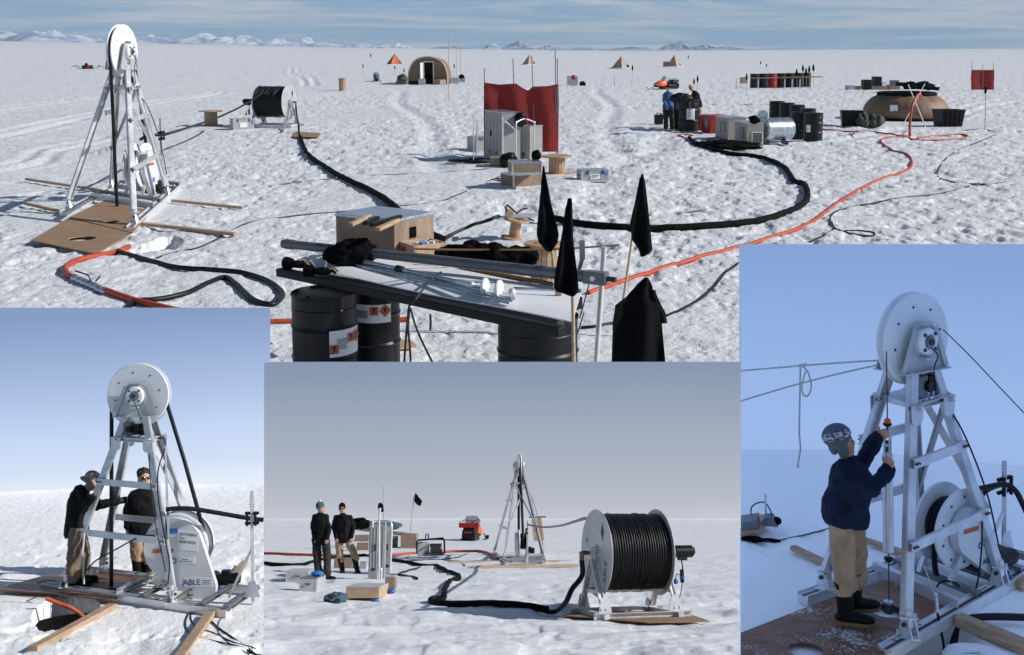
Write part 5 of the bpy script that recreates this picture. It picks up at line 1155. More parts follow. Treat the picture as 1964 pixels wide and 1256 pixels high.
# windbreaks
def windbreak(label, rows, poles, y_px, m='red_cloth', waves=2.6, amp=.035, grp='red cloth windbreaks', pr=.014, top=None):
    g = FM.P(rows[-1][1], y_px); root = thing(FM, 'windbreak', label, 'windbreak', g, 0, grp)
    P, _ = cloth(FM, rows, g.y, m, amp, waves, .006, 40, 5, g, 0.0, top); part(root, 'cloth', MB(m).sheet(P, True, .006))
    for (x0, y0, x1, y1) in poles:
        b = FM.V(x1, y1, g.y + .02); t = FM.V(x0, y0, g.y + .02); part(root, 'pole', MB('grey_steel').tube([b - g, t - g], pr, 6))
    return root
windbreak('tall red cloth windbreak in the middle of the camp, sagging between its poles', [(161, 929, 1071), (166, 928, 1071), (200, 928, 1072), (240, 928, 1071), (291, 929, 1071)],
          [(929, 130, 929, 300), (984, 112, 989, 296), (1020, 107, 1026, 297), (1065, 94, 1067, 300), (1069, 112, 1070, 300)], 299, top=[(0, 158), (.2, 162), (.43, 160), (.5, 167), (.59, 174), (.65, 166), (.85, 165), (1, 161)])
windbreak('smaller red cloth windbreak at the right edge of the camp', [(134, 1863, 1907), (150, 1862, 1907), (172, 1863, 1906)], [(1864, 117, 1864, 174), (1885, 122, 1885, 173), (1905, 120, 1906, 174)], 174, waves=1.2, pr=.02)
# melt/heating unit cluster by the windbreak
def upright_panel(F, label, p0, p1, dep, hpx, name='heater_cabinet', m='cab_grey', group=None, topslope=0):
    a, b = F.P(*p0), F.P(*p1); c = (a + b) / 2; w = (b - a).length; ppm = 1 / (F.V(p0[0] + 1, p0[1], a.y) - F.V(p0[0], p0[1], a.y)).length; h = hpx / ppm; yaw = math.atan2(b.y - a.y, b.x - a.x)
    root = thing(F, name, label, 'cabinet', c, yaw, group); mb = MB(m)
    pl = [(0, 0), (dep, 0), (dep, h - topslope), (0, h)]; mb.prism([(q[0], q[1]) for q in pl], (0, 0, 0), (0, 1, 0), (0, 0, 1), w); part(root, 'body', mb, bev=.01)
    rb = MB('panel_grey')
    for k in range(5): rb.box((-w / 2 + w * (k + .5) / 5, -.006, h * .54), (.02, .012, h * .78))
    part(root, 'ribs', rb); hd = MB('dark_steel').box((-w * .12, -.02, h * .55), (.04, .04, .16)); part(root, 'handle', hd)
    part(root, 'lid', MB('galvanised').box((0, dep / 2, h + .01), (w + .03, dep + .03, .02))); vt = MB('ink'); [vt.cyl((x, -.002, h * .16), (x, -.012, h * .16), .045, n=14) for x in (-w * .2, w * .2)]; part(root, 'port', vt)
    return root, w, h
upright_panel(FM, 'tall grey metal cabinet before the red windbreak, left of the pair', (930, 302), (962, 310), .55, 90, group='metal cabinets at the windbreak')
upright_panel(FM, 'shorter grey metal cabinet before the red windbreak, under the tube frame', (976, 302), (1016, 306), .5, 62, group='metal cabinets at the windbreak')
def tubeframe(F, label, base, pts, r=.02, name='tube_frame'):
    g = F.P(*base); root = thing(F, name, label, 'frame', g)
    for j, l_ in enumerate(pts): part(root, 'tube', MB('alu_bright').tube(spline([F.V(a, b, g.y + (d if d else 0)) - g for a, b, d in l_], 4), r, 8))
    return root
tubeframe(FM, 'bent white tube frame standing in front of the metal cabinets', (990, 312), [[(990, 312, 0), (990, 240, 0), (992, 234, 0), (1006, 228, .25), (1024, 234, .5), (1025, 240, .5), (1023, 306, .5)], [(966, 226, .5), (1000, 224, .5), (1006, 229, .3)], [(968, 232, 0), (990, 250, 0)], [(964, 226, 0), (964, 320, 0)]])
bag(FM, 'pump_unit', 'black pump on top of the shorter metal cabinet', 998, 240, .16, .14, .34, 'black_plastic', 'pump', z=.98)
for k, (x0, x1, y1) in enumerate(((908, 908, 314), (912, 913, 312), (916, 913, 312))):
    b = FM.P(x1, y1); t = FM.V(x0 + 1, (222, 226, 230)[k], b.y); single(FM, 'stake', ('metal stake left of the cabinets, tallest of the three', 'middle metal stake left of the cabinets', 'leaning metal stake nearest the cabinets')[k], 'stake', MB('alu').tube([V3(), t - b], .014, 6), b, 0, 'stakes by the cabinets')
crate(FM, 'white plastic box behind the stakes', (896, 288), (928, 290), .5, 27, 'panel_white', 'panel_white', 'box', 'storage_box')
crate(FM, 'white jug crate with a red mark left of the tall cabinet', (915, 291), (929, 291), .25, 22, 'white_paint', None, 'box', 'storage_box', edges=False)
crate(FM, 'upper plywood crate of the pair before the cabinets', (982, 335), (1040, 334), .55, 24, 'crate_wood', 'galvanised', z=.36, group='plywood crates by the windbreak')
crate(FM, 'lower plywood crate of the pair before the cabinets', (984, 362), (1040, 358), .55, 27, 'crate_wood', 'galvanised', group='plywood crates by the windbreak')
crate(FM, 'small brown crate beside the black coil of hose', (940, 322), (962, 322), .4, 20, 'crate_wood', 'crate_wood', edges=False)
bag(FM, 'heater_pump', 'black round pump lying at the foot of the metal cabinets', 975, 322, .22, .18, .34, 'black_plastic', 'pump')
bag(FM, 'mitten', 'black mitten on top of the upper plywood crate', 1028, 306, .10, .09, .2, 'black_cloth', 'mitten', z=.62)
def coil(F, name, label, px, py, r, n, m='black_rubber', th=.02, seed=2, cat='cable coil', asp=1.0):
    p = F.P(px, py); rnd = random.Random(seed); pts = []
    for k in range(n * 14): a = k * 2 * math.pi / 14; q = r * (1 + .22 * math.sin(k * .37 + seed) + rnd.uniform(-.05, .05)); pts.append(V3((q * math.cos(a) * 1.3 + .1 * math.sin(k * .13), q * math.sin(a) * asp, th + .012 * (k // 14) + rnd.uniform(0, .01))))
    p.z = F.Z(p.x, p.y); return single(F, name, label, cat, MB(m).tube(spline(pts, 2), th, 6), p)
coil(FM, 'cable_coil', 'tangled black cable heap left of the metal cabinets', 905, 315, .34, 6)
coil(FM, 'cable_coil', 'small black cable loop below the plywood crates', 960, 345, .22, 2, th=.012, seed=4)
def case_extra(root, w, d, h):
    for x in (-w * .28, w * .28): part(root, 'latch', MB('dark_steel').box((x, -.012, h - .06), (.05, .016, .09)))
    part(root, 'paper_label', MB('sticker').box((0, -.009, h * .45), (w * .36, .004, h * .42))); part(root, 'tag', MB('tape_blue').box((w * .42, -.009, h * .7), (w * .1, .004, h * .25)))
crate(FM, 'silver metal case with black corners alone on the snow', (1115, 350), (1167, 348.5), .36, 24, 'panel_white', 'galvanised', 'case', 'metal_case', extra=case_extra, handles=True)
crate(FM, 'white battery box on the snow left of the reel frame', (448, 250), (487, 248.6), .5, 22, 'panel_white', 'panel_white', 'box', 'storage_box', extra=case_extra)
# ---------------------------------------------------------------- WIDE VIEW: generator and drum cluster
hz = [(.1, .9, .38, .62)]
drum(FM, 'black fuel drum nearest the right end of the row', 1559, 271, 36, labels=[(-1.05, -.55, .30, .52)])
drum(FM, 'black fuel drum left of the end drum with a shadowed side', 1533, 266, 34)
for k, (x, y, l_) in enumerate(((1489, 238, 'back left drum of the row behind the silver cylinder'), (1508, 241, 'second drum of the row behind the silver cylinder'), (1528, 245, 'third drum of the row behind the silver cylinder'), (1549, 252, 'fourth drum of the row, partly hidden by the end drum'))): drum(FM, l_, x, y, 29)
drum(FM, 'fuel drum with a white label between the two far men', 1320, 250, 40, labels=[(-.35, .45, .32, .62)])
drum(FM, 'fuel drum half hidden behind the labelled drum', 1302, 246, 34)
bag(FM, 'hand_pump', 'black engine block held over the fuel drum', 1305, 195, .36, .16, .30, 'black_plastic', 'pump', 8, z=1.16)
p = FM.P(1311, 210, .88); single(FM, 'pump_stand', 'short legs of the pump on the fuel drum', 'stand', MB('dark_steel').cyl((-.22, 0, 0), (-.22, 0, .3), .05, n=8).cyl((.22, 0, 0), (.22, 0, .3), .04, n=8), p)
def jerry(F, label, px, py, wpx, hpx, m='black_plastic'):
    p = F.P(px, py); k = (F.V(px + 1, py, p.y) - F.V(px, py, p.y)).length; w, h = wpx * k, hpx * k; root = thing(F, 'jerrycan', label, 'jerrycan', p, R_(10)); part(root, 'body', MB(m).box((0, 0, h * .44), (w, w * .6, h * .88)), bev=.03)
    part(root, 'handle', MB(m).tube([(-w * .3, 0, h * .88), (-w * .25, 0, h), (w * .2, 0, h), (w * .25, 0, h * .88)], .02, 6)); part(root, 'cap', MB(m).cyl((w * .36, 0, h * .86), (w * .36, 0, h * .98), .035, n=10))
jerry(FM, 'black jerrycan on the snow left of the man in blue', 1263, 238, 16, 21)
def heater(F, label, p0, p1, dep, hpx, m='heater_tan', vent=True, red=False):
    def ex(root, w, d, h):
        if vent:
            v = MB('white_paint'); cx_, cz, s_ = w * .12, h * .36, min(w, h) * .30
            for a, b, c_, d_ in ((0, s_, 2 * s_, .02), (0, -s_, 2 * s_, .02), (s_, 0, .02, 2 * s_ + .02), (-s_, 0, .02, 2 * s_ + .02)): v.box((cx_ + a, -.008, cz + b), (c_, .016, d_))
            v.mat('dark_steel'); [v.box((cx_, -.004, cz - s_ + .03 + k * .045), (2 * s_ - .03, .006, .02)) for k in range(int(2 * s_ / .045))]; part(root, 'vent_grille', v)
            part(root, 'exhaust', MB('dark_steel').cyl((w * .1, d * .5, h), (w * .1, d * .5, h + .10), .05, n=12).cyl((w * .1, d * .5, h + .10), (w * .1, d * .5, h + .13), .13, n=14))
        part(root, 'side_hatch', MB('grey_plastic').box((-w / 2 - .005, d * .4, h * .55), (.012, d * .4, h * .5)))
        part(root, 'handle', MB('alu').tube([(-w * .5 - .012, d * .3, h * .75), (-w * .5 - .05, d * .3, h * .75), (-w * .5 - .05, d * .3, h * .35), (-w * .5 - .012, d * .3, h * .35)], .012, 6))
    return crate(F, label, p0, p1, dep, hpx, m, 'galvanised' if not red else m, 'heater', 'water_heater', group='tan and red heater units', edges=False, extra=ex)
heater(FM, 'front tan heater unit with a square white vent', (1431, 281), (1464, 280.6), 1.1, 46)
heater(FM, 'rear tan heater unit behind the vented one', (1396, 268), (1430, 267.4), 1.1, 43, vent=False)
heater(FM, 'red generator box behind the tan heater units', (1362, 256), (1400, 255.5), 1.0, 34, 'red_paint', False, True)
heater(FM, 'red pump box left of the generator near the drum', (1342, 249), (1368, 248.6), .8, 27, 'red_paint', False, True)
def cylh(F):
    a, b = F.P(1468, 279), F.P(1516, 277); c = (a + b) / 2; ax = (b - a).normalized(); k = (F.V(1469, 279, a.y) - F.V(1468, 279, a.y)).length; r = 22 * k; z = r + .12; root = thing(F, 'hot_water_tank', 'silver horizontal cylinder between the heater and the drums', 'tank', c + V3((0, r, 0)))
    l = (b - a).length * .52; part(root, 'barrel', MB('galvanised').lathe([(.001, -l - .03), (r * .8, -l - .02), (r, -l), (r + .006, -l + .02), (r, -l + .04), (r, l - .04), (r + .006, l - .02), (r, l), (r * .8, l + .02), (.001, l + .03)], (0, 0, z), ax, 40))
    cr = MB('dark_steel'); [cr.box((s * l * .6, 0, .06), (.1, r * 1.7, .12)) for s in (-1, 1)]; part(root, 'cradle', cr); part(root, 'fitting', MB('galvanised').lathe([(.16, -.03), (.16, .03), (.001, .03)], (-l * .85, 0, z + r + .08), (0, 1, 0), 20))
cylh(FM)
bag(FM, 'kit_bag', 'black bundle between the rear heater and the cylinder', 1446, 236, .15, .2, .22, 'black_cloth', z=.80); bag(FM, 'tarpaulin', 'crumpled black sheet on the snow before the heaters', 1392, 281, .95, .35, .20, 'black_cloth', 'tarpaulin', 6)
bag(FM, 'tarpaulin', 'flat black sheet under the front heater corner', 1418, 287, .75, .22, .14, 'black_foam', 'tarpaulin', 9)
# ---------------------------------------------------------------- WIDE VIEW: water tank and tubs
def flex_tank():
    a, b = FM.P(1665, 229), FM.P(1823, 229); c = (a + b) / 2; r = (b - a).length / 2; k = (b - a).length / 158; h = 46 * k; root = thing(FM, 'water_tank', 'large tan fabric water tank with a dark open rim', 'tank', c + V3((0, r * .25, 0)))
    pr = [(r * .86, 0), (r * .97, h * .14), (r * 1.0, h * .34), (r * .96, h * .58), (r * .86, h * .80), (r * .73, h * .95), (r * .68, h * 1.0)]
    n = 72; rows = []
    for i, (rr, z) in enumerate(spline([V3((q[0], 0, q[1])) for q in pr], 4) and [(q.x, q.z) for q in spline([V3((q[0], 0, q[1])) for q in pr], 4)]):
        rows.append([((rr * (1 + .006 * math.sin(a_ * 23 + z * 2) + .006 * math.sin(a_ * 9 + 1))) * math.cos(a_), (rr * (1 + .006 * math.sin(a_ * 23))) * math.sin(a_), z + .012 * math.sin(a_ * 17) * (z / h)) for a_ in [2 * math.pi * j / n for j in range(n + 1)]])
    part(root, 'wall', MB('tank_fabric').sheet(rows, True)); part(root, 'rim', MB('black_foam').lathe([(r * .68, h * .98), (r * .70, h * 1.02), (r * .69, h * 1.12), (r * .64, h * 1.14), (r * .62, h * 1.02), (r * .62, h * .7)], (0, 0, 0), (0, 0, 1), 56))
    part(root, 'water', MB('glass_dark').cyl((0, 0, h * .6), (0, 0, h * .72), r * .62, n=48)); part(root, 'label_patch', MB('sticker').prism([(-.16, -.13), (.16, -.13), (.16, .13), (-.16, .13)], (-r * .58, -r * .80, h * .52), (.81, -.58, 0), (0, .1, 1), .01))
    part(root, 'base_skirt', MB('black_foam').lathe([(r * .86, .005), (r * .98, .0), (r * .98, .05), (r * .9, .08)], (0, 0, 0), (0, 0, 1), 48))
    return root
flex_tank()
def tub(F, label, p0, p1, hpx, dep=1.1):
    a, b = F.P(*p0), F.P(*p1); c = (a + b) / 2; w = (b - a).length; h = hpx * w / abs(p1[0] - p0[0]) * .98; root = thing(F, 'plastic_tub', label, 'tub', c, math.atan2(b.y - a.y, b.x - a.x), 'black plastic tubs'); mb = MB('black_plastic')
    def ring(s, z): return [(-w / 2 * s, dep / 2 - dep / 2 * s, z), (w / 2 * s, dep / 2 - dep / 2 * s, z), (w / 2 * s, dep / 2 + dep / 2 * s, z), (-w / 2 * s, dep / 2 + dep / 2 * s, z), (-w / 2 * s, dep / 2 - dep / 2 * s, z)]
    mb.sheet([ring(.86, 0), ring(1.0, h * .93), ring(1.05, h * .93), ring(1.05, h), ring(.98, h), ring(.84, .04)], False); mb.add(ring(.84, .045)[:4], [(0, 1, 2, 3)]); part(root, 'body', mb)
    rb = MB('black_plastic'); [rb.box((x * w, .0, h * .5), (.03, .05, h * .85)) for x in (-.3, -.1, .1, .3)]; part(root, 'ribs', rb)
tub(FM, 'black plastic tub left of the water tank', (1613, 242), (1655, 242.6), 31, .8); tub(FM, 'black plastic tub right of the water tank', (1806, 243), (1850, 242.6), 31, .8)
bag(FM, 'kit_bag', 'dark grey bag between the left tub and the tank', 1656, 243, .28, .22, .55, 'green_bag', seed=4); bag(FM, 'kit_bag', 'grey green bag leaning on the tank beside its twin', 1678, 243, .28, .22, .5, 'green_bag', seed=7)
for a, b, c_, d_, l_ in ((1742, 162, 1775, 243, 'left-leaning white pole of the crossed pair at the tank'), (1774, 160, 1730, 243, 'right-leaning white pole of the crossed pair at the tank')):
    bb = FM.P(c_, d_); tt = FM.V(a, b, bb.y + .1); single(FM, 'tank_pole', l_, 'pole', MB('white_paint').tube([V3(), tt - bb], .02, 6), bb, 0, 'crossed poles at the tank')
bb = FM.P(1745, 262); line3(FM, 'red_hose', 'orange hose climbing from the snow over the tank rim', 'hose', [FM.P(1745, 262) + V3((0, 0, .03)), FM.V(1745, 240, bb.y - .1), FM.V(1749, 205, bb.y), FM.V(1757, 186, bb.y + .3), FM.V(1764, 181, bb.y + .9), FM.V(1770, 190, bb.y + 1.3)], .045, 'orange_hose')
# ---------------------------------------------------------------- WIDE VIEW: far stacks
for k, (x, m_, l_) in enumerate(((1447, 'black_paint', 'leftmost drum of the far row under the plank'), (1464, 'black_paint', 'second drum of the far row'), (1481, 'red_paint', 'red drum in the far row under the plank'), (1498, 'black_paint', 'fourth drum of the far row, right of the red one'), (1514, 'black_paint', 'fifth drum of the far row'), (1531, 'black_paint', 'sixth drum of the far row'), (1546, 'black_paint', 'rightmost drum of the far row'))): drum(FM, l_, x, 168 - k * .3, 17.5, m=m_, group='far row of drums')
a, b = FM.P(1440, 147, 0), FM.P(1560, 166, 0); g = FM.P(1500, 168, .92)
single(FM, 'plank', 'long plank lying over the far row of drums', 'plank', MB('crate_wood').beam(FM.V(1440, 150, g.y) - g, FM.V(1576, 147, g.y) - g, .3, .05), g)
for x, l_ in ((1454, 'white post at the left of the far drum row'), (1505, 'white post in the middle of the far drum row'), (1519, 'white post right of the middle of the far drum row'), (1534, 'white post toward the right of the far drum row')):
    b = FM.P(x, 171); single(FM, 'white_post', l_, 'post', MB('white_paint').box((0, 0, .38), (.06, .06, .76)), b, 0, 'white posts by the far drums')
crate(FM, 'orange wooden box left of the far drum row', (1421, 160), (1434, 160), .5, 12, 'timber', 'timber', edges=False, z=.1)
for (x, y, l_) in ((1540, 124, 'tall black flag at the right end of the far drums'), (1546, 130, 'second black flag in the bunch at the far drums'), (1552, 126, 'third black flag in the bunch at the far drums'), (1560, 123, 'rightmost black flag in the bunch at the far drums'), (1528, 132, 'lower black flag left of the bunch')):
    flag(FM, l_, [(y, x - .8, x + .8), (y + 7, x - 2.3, x + 2.3), (y + 13, x - 1.6, x + 1.6)], ((x, y), (x + 1, 168)), r=.014, amp=.02)
rr = random.Random(11)
gear = [(1626, 172, 14, 8, 'panel_white', 'white box at the left end of the far gear pile'), (1637, 171, 22, 6, 'crate_wood', 'low crate in the left of the far gear pile'), (1659, 172, 12, 14, 'black_plastic', 'black box upright in the far gear pile'), (1672, 172, 30, 8, 'crate_wood', 'long brown crate in the middle of the far gear pile'), (1704, 172, 22, 9, 'crate_wood', 'brown crate right of the middle of the far gear pile'), (1712, 164, 12, 10, 'grey_plastic', 'grey bucket shaped box on the far gear pile'), (1692, 165, 8, 8, 'white_paint', 'white box on top of the far gear pile')]
gear += [(1657, 165, 14, 12, 'black_plastic', 'black box on the left crates of the far gear pile'), (1677, 165, 14, 18, 'black_paint', 'tallest black box on the far gear pile'), (1724, 165, 10, 7, 'black_cloth', 'small black box at the right of the stacked crates')]
for (x, y, w_, h_, m_, l_) in gear: crate(FM, l_, (x, y), (x + w_, y), .7, h_, m_, m_, 'box', 'gear_box', edges=False, z=0 if y > 168 else .45, group='gear pile beyond the tank')
for (x, y, sx, sz, z, l_) in ((1745, 170, .6, .6, 0, 'dark heap at the right of the far gear pile'), (1772, 170, .75, .6, 0, 'dark net heap at the right end of the far gear pile'), (1790, 172, .5, .3, 0, 'low dark kit at the far gear pile end')): bag(FM, 'bundle', l_, x, y, sx, .4, sz, 'black_cloth', 'bundle', int(x) % 13, 'dark bundles on the gear pile', z)
# far flags
for (x, y, b_, l_) in ((696, 122, 150, 'small black flag far left of the orange tent'), (711, 103, 122, 'farthest tiny black flag left of the orange tent'), (757, 126, 146, 'black flag before the orange tent'), (775, 131, 158, 'black flag left of the hut wall'), (871, 122, 152, 'black flag right of the hut between the poles'), (1213, 124, 164, 'black flag right of the dark-footed tan tent'), (1320, 106, 118, 'tiny black flag beyond the orange box tent'), (1459, 117, 132, 'tiny black flag left of the far drum flags'), (1470, 122, 134, 'tiny low black flag near the far drum flags'), (1338, 144, 190, 'tall black flag behind the bending man'), (1331, 150, 192, 'short black flag behind the bending man'), (1432, 140, 185, 'black flag standing at the orange wooden box')):
    d_ = max(6, (b_ - y) * .28); w_ = max(1.3, d_ * .16); flag(FM, l_, [(y, x - .4, x + .6), (y + d_ * .6, x - w_, x + w_), (y + d_, x - w_ * .5, x + w_ * .6)], ((x, y), (x - 1, b_)), r=.016, amp=.02, group='far black marker flags')
flag(FM, 'black flag on a tall pole right of the water tank', [(165, 1889, 1891.5), (172, 1888, 1893), (179, 1887.5, 1892)], ((1891, 164), (1889, 248)), r=.018, amp=.02, group='far black marker flags')
for x, y0, y1, l_ in ((1178, 148, 165, 'short dark stake on the snow left of the flag'), (1412, 150, 168, 'short dark stake left of the orange wooden box')):
    b = FM.P(x, y1); single(FM, 'stake', l_, 'stake', MB('dark_steel').tube([V3((0, 0, 0)), FM.V(x, y0, b.y) - b], .02, 5), b)
# ---------------------------------------------------------------- WIDE VIEW: hoses and cables on the snow
hose(FM, 'hose', 'thick foam-wrapped black hose winding from the reel to the coupling', 'hose', [(576, 262), (584, 285), (604, 308), (650, 340), (705, 368), (745, 392), (770, 415), (800, 440), (848, 464)], .062, 'black_foam', n=10, wob=.03)
pe = RM['el']; g0 = FM.P(574, 256); line3(FM, 'hose', 'hose dropping from the reel axle to the snow', 'hose', [pe, pe + V3((.02, -.02, -.3)), g0 + V3((-.02, 0, .3)), g0 + V3((0, -.05, .04)), FM.P(578, 268) + V3((0, 0, .04))], .035, 'black_rubber')
hose(FM, 'hose', 'thin black hose rising from the thick hose to the small spool', 'hose', [(846, 463), (870, 452, .05), (905, 436, .15), (935, 424, .32), (958, 417, .36)], .028, 'black_rubber')
hose(FM, 'hose', 'thick black hose sweeping right from the small spool to the heaters', 'hose', [(1040, 414, .12), (1075, 428), (1120, 436), (1180, 442), (1250, 443), (1340, 440), (1440, 431), (1500, 415), (1536, 398), (1549, 378), (1542, 355), (1522, 345), (1505, 322), (1480, 309), (1440, 300), (1395, 294), (1350, 285), (1330, 276), (1322, 266)], .062, 'black_foam', n=9, wob=.02)
hose(FM, 'hose', 'orange hose running from the tank down toward the table', 'hose', [(1128, 563), (1200, 536), (1300, 504), (1400, 478), (1470, 458), (1545, 433), (1580, 410), (1620, 378), (1680, 345), (1736, 325), (1749, 312), (1740, 296), (1712, 288), (1690, 272), (1700, 264), (1745, 262)], .035, 'orange_hose', 'orange hoses on the snow', n=9, lift=.3)
hose(FM, 'hose', 'orange hose loop lying right of the tank foot', 'hose', [(1745, 262), (1770, 266), (1810, 266), (1845, 264), (1856, 260), (1840, 257), (1800, 258), (1760, 262)], .03, 'orange_hose', 'orange hoses on the snow')
hose(FM, 'hose', 'orange hose running left from the tank to the drums', 'hose', [(1740, 262), (1700, 256), (1660, 252), (1620, 251), (1578, 247)], .03, 'orange_hose', 'orange hoses on the snow')
hose(FM, 'hose', 'short orange hose end near the heaters', 'hose', [(1310, 262), (1303, 259), (1312, 257), (1330, 258)], .03, 'orange_hose', 'orange hoses on the snow')
hose(FM, 'cable', 'thin black cable looping down the right side of the camp', 'cable', [(1535, 466), (1570, 455), (1598, 440), (1592, 424), (1600, 408), (1640, 394), (1720, 379), (1800, 372), (1850, 358), (1870, 349), (1905, 345), (1922, 347), (1905, 352), (1870, 349), (1830, 346), (1802, 338), (1800, 322), (1818, 300), (1850, 280), (1895, 262), (1912, 255), (1890, 248), (1850, 250)], .016, 'black_rubber', 'thin black cables on the snow', lift=.2)
hose(FM, 'cable', 'black cable loop below the right camp cable', 'cable', [(1595, 425), (1605, 440), (1640, 449), (1672, 452), (1676, 446), (1650, 443), (1620, 444)], .014, 'black_rubber', 'thin black cables on the snow', lift=.4)
hose(FM, 'cable', 'black cable curving up to the edge of the right picture', 'cable', [(1278, 606), (1310, 590), (1345, 570), (1372, 545), (1392, 520), (1417, 503)], .017, 'black_rubber', 'thin black cables on the snow')
hose(FM, 'cable', 'short black cable on the snow right of the table', 'cable', [(1114, 628), (1140, 627), (1176, 621)], .017, 'black_rubber', 'thin black cables on the snow')
hose(FM, 'cable', 'half buried black cable crossing from the tower to the crates', 'cable', [(300, 497), (345, 483), (385, 470), (430, 448), (480, 425), (560, 412), (700, 402), (830, 392), (880, 376), (960, 340)], .012, 'black_rubber', 'thin black cables on the snow', lift=.02)
hose(FM, 'cable', 'broken black line crossing left of the crates', 'cable', [(480, 362), (560, 348), (700, 338), (850, 332), (940, 324)], .010, 'black_rubber', 'thin black cables on the snow', lift=-.05)
hose(FM, 'cable', 'loose black cable below the heaters', 'cable', [(1300, 408), (1330, 404), (1346, 402)], .013, 'black_rubber', 'thin black cables on the snow')
hose(FM, 'cable', 'thin cable between heaters and orange hose', 'cable', [(1345, 270), (1380, 262), (1420, 258)], .02, 'black_rubber', 'thin black cables on the snow')
hose(FM, 'cable', 'curled cable before the heater units', 'cable', [(1330, 268), (1345, 275), (1380, 282), (1410, 284)], .025, 'black_rubber', 'thin black cables on the snow')
hose(FM, 'hose', 'black hose looping on the snow below the plywood sheet', 'hose', [(226, 484), (262, 497), (330, 515), (400, 522), (470, 528), (515, 541), (541, 560), (536, 578), (515, 586), (482, 575), (455, 551), (432, 536), (400, 548), (360, 566), (300, 578), (262, 582), (246, 592), (235, 604)], .034, 'black_rubber', n=9)
hose(FM, 'hose', 'orange hose bending left of the tower toward the valve', 'hose', [(247, 472), (222, 484), (190, 495), (150, 505), (127, 518), (130, 533), (146, 542)], .042, 'orange_hose', 'orange hoses by the tower')
hose(FM, 'hose', 'orange hose running right from the valve', 'hose', [(204, 565), (240, 577), (280, 587), (330, 599), (400, 612)], .042, 'orange_hose', 'orange hoses by the tower')
def valve():
    pts = ground_line(FM, [(144, 541), (160, 548), (175, 553), (190, 560), (207, 566)], .04, 5); o = pts[0].copy(); root = thing(FM, 'hose_coupling', 'metal valve coupling joining the orange hose ends', 'coupling', o); Q = [p - o for p in pts]
    part(root, 'body', MB('galvanised').tube(Q, [.045 + .016 * (i % 3 == 0) for i in range(len(Q))], 10)); m = Q[len(Q) // 2] + V3((0, 0, .05)); part(root, 'lever', MB('dark_steel').tube([m, m + V3((-.03, 0, .08)), m + V3((-.2, .02, .13))], .012, 6)); part(root, 'lever', MB('dark_steel').tube([m + V3((.06, 0, 0)), m + V3((.12, 0, .06))], .012, 6))
valve()
hose(FM, 'hose', 'orange hose showing between the left table drum and the picture edge', 'hose', [(510, 618), (540, 617), (590, 616), (650, 614), (700, 613), (782, 611)], .03, 'orange_hose', 'orange hoses by the table')
# small spool with coupling, bigger spool at the table
spool(FM, 'small tilted wooden spool carrying the metal coupling', 985, 459, 50, 40, core=.36, tilt=('Y', R_(9)))
def coup():
    g = FM.P(985, 459); root = thing(FM, 'hose_coupling', 'silver coupling with black levers resting on the small spool', 'coupling', g); f = lambda x, y, d=0: FM.V(x, y, g.y - .02 + d) - g
    part(root, 'body', MB('alu_bright').tube([f(952, 419), f(965, 417), f(975, 417), (f(990, 415)), f(1003, 414), f(1040, 411)], [.028, .028, .045, .038, .045, .02], 10)); part(root, 'lever', MB('dark_steel').tube([f(975, 414), f(969, 396), f(973, 393), f(990, 408)], .018, 6)); part(root, 'lever', MB('dark_steel').tube([f(990, 410), f(1000, 402), f(1012, 399)], .014, 6)); part(root, 'lever', MB('dark_steel').tube([f(1005, 414), f(1025, 424)], .014, 6)); part(root, 'band', MB('timber').cyl(f(975, 408, .1), f(978, 410, -.1), .06, n=14))
coup()
spool(FM, 'grey-cored wooden spool standing behind the table pipe', 1043, 552, 76, 88, core=.62, z=0)
# ---------------------------------------------------------------- WIDE VIEW: the long table in front
Z1 = 1.0
T = lambda x, y, z=Z1: FM.P(x, y, z)
def table():
    o = T(820, 560); root = thing(FM, 'work_table', 'long white-topped work table laid over black drums', 'table', o)
    NL, NR, FR, FL = T(562, 505), T(1100, 612), T(1118, 548), T(606, 486)
    us = np.linspace(0, 1, 30); vs_ = np.linspace(0, 1, 8); P = []
    for v in vs_:
        row = []
        for u in us:
            p = (NL.lerp(NR, u)).lerp(FL.lerp(FR, u), v); zz = .0 if v > .12 else -.035 * (1 - v / .12) ** 2; zz += .006 * math.sin(u * 9 + v * 3); row.append(p - o + V3((0, 0, zz + .012)))
        P.append(row)
    part(root, 'top', MB('white_board').sheet(P, True, .01))
    fr = MB('black_plastic'); a, b = T(536, 521, .97), T(1078, 636, .93); fr.beam(a - o, b - o, .09, .075); part(root, 'front_beam', fr, bev=.01)
    a, b = T(600, 535, .88), T(1076, 632, .86); part(root, 'front_beam', MB('pipe_dark').cyl(a - o + V3((0, .10, 0)), b - o + V3((0, .10, 0)), .055, n=18), label='round dark tube under the table edge')
    a, b = T(640, 500, .90), T(1112, 582, .90); part(root, 'rear_beam', MB('black_plastic').beam(a - o, b - o, .08, .10))
    a, b = T(700, 640, .60), T(1112, 560, .93)
    return root
table()
pD = FM.P(625, 760); drum(FM, 'black drum under the left end of the table with a hazard label', 625, 748, 127, p=FM.P(625, 738), r=.295, hh=.86, labels=[(.30, 1.45, .34, .58)], group='drums under the table')
drum(FM, 'second drum behind the left table drum with a white label', 722, 690, p=FM.P(722, 706), r=.235, hh=.84, labels=[(-1.05, .75, .52, .70)], group='drums under the table')
drum(FM, 'drum under the right end of the table', 1031, 800, 158, p=FM.P(1031, 795), r=.335, hh=.85, group='drums under the table')
g = FM.P(735, 712); single(FM, 'pallet_board', 'grey board on the snow at the foot of the drums', 'board', MB('crate_wood').beam((-.25, 0, .05), (.45, -.35, .05), .14, .04), g)
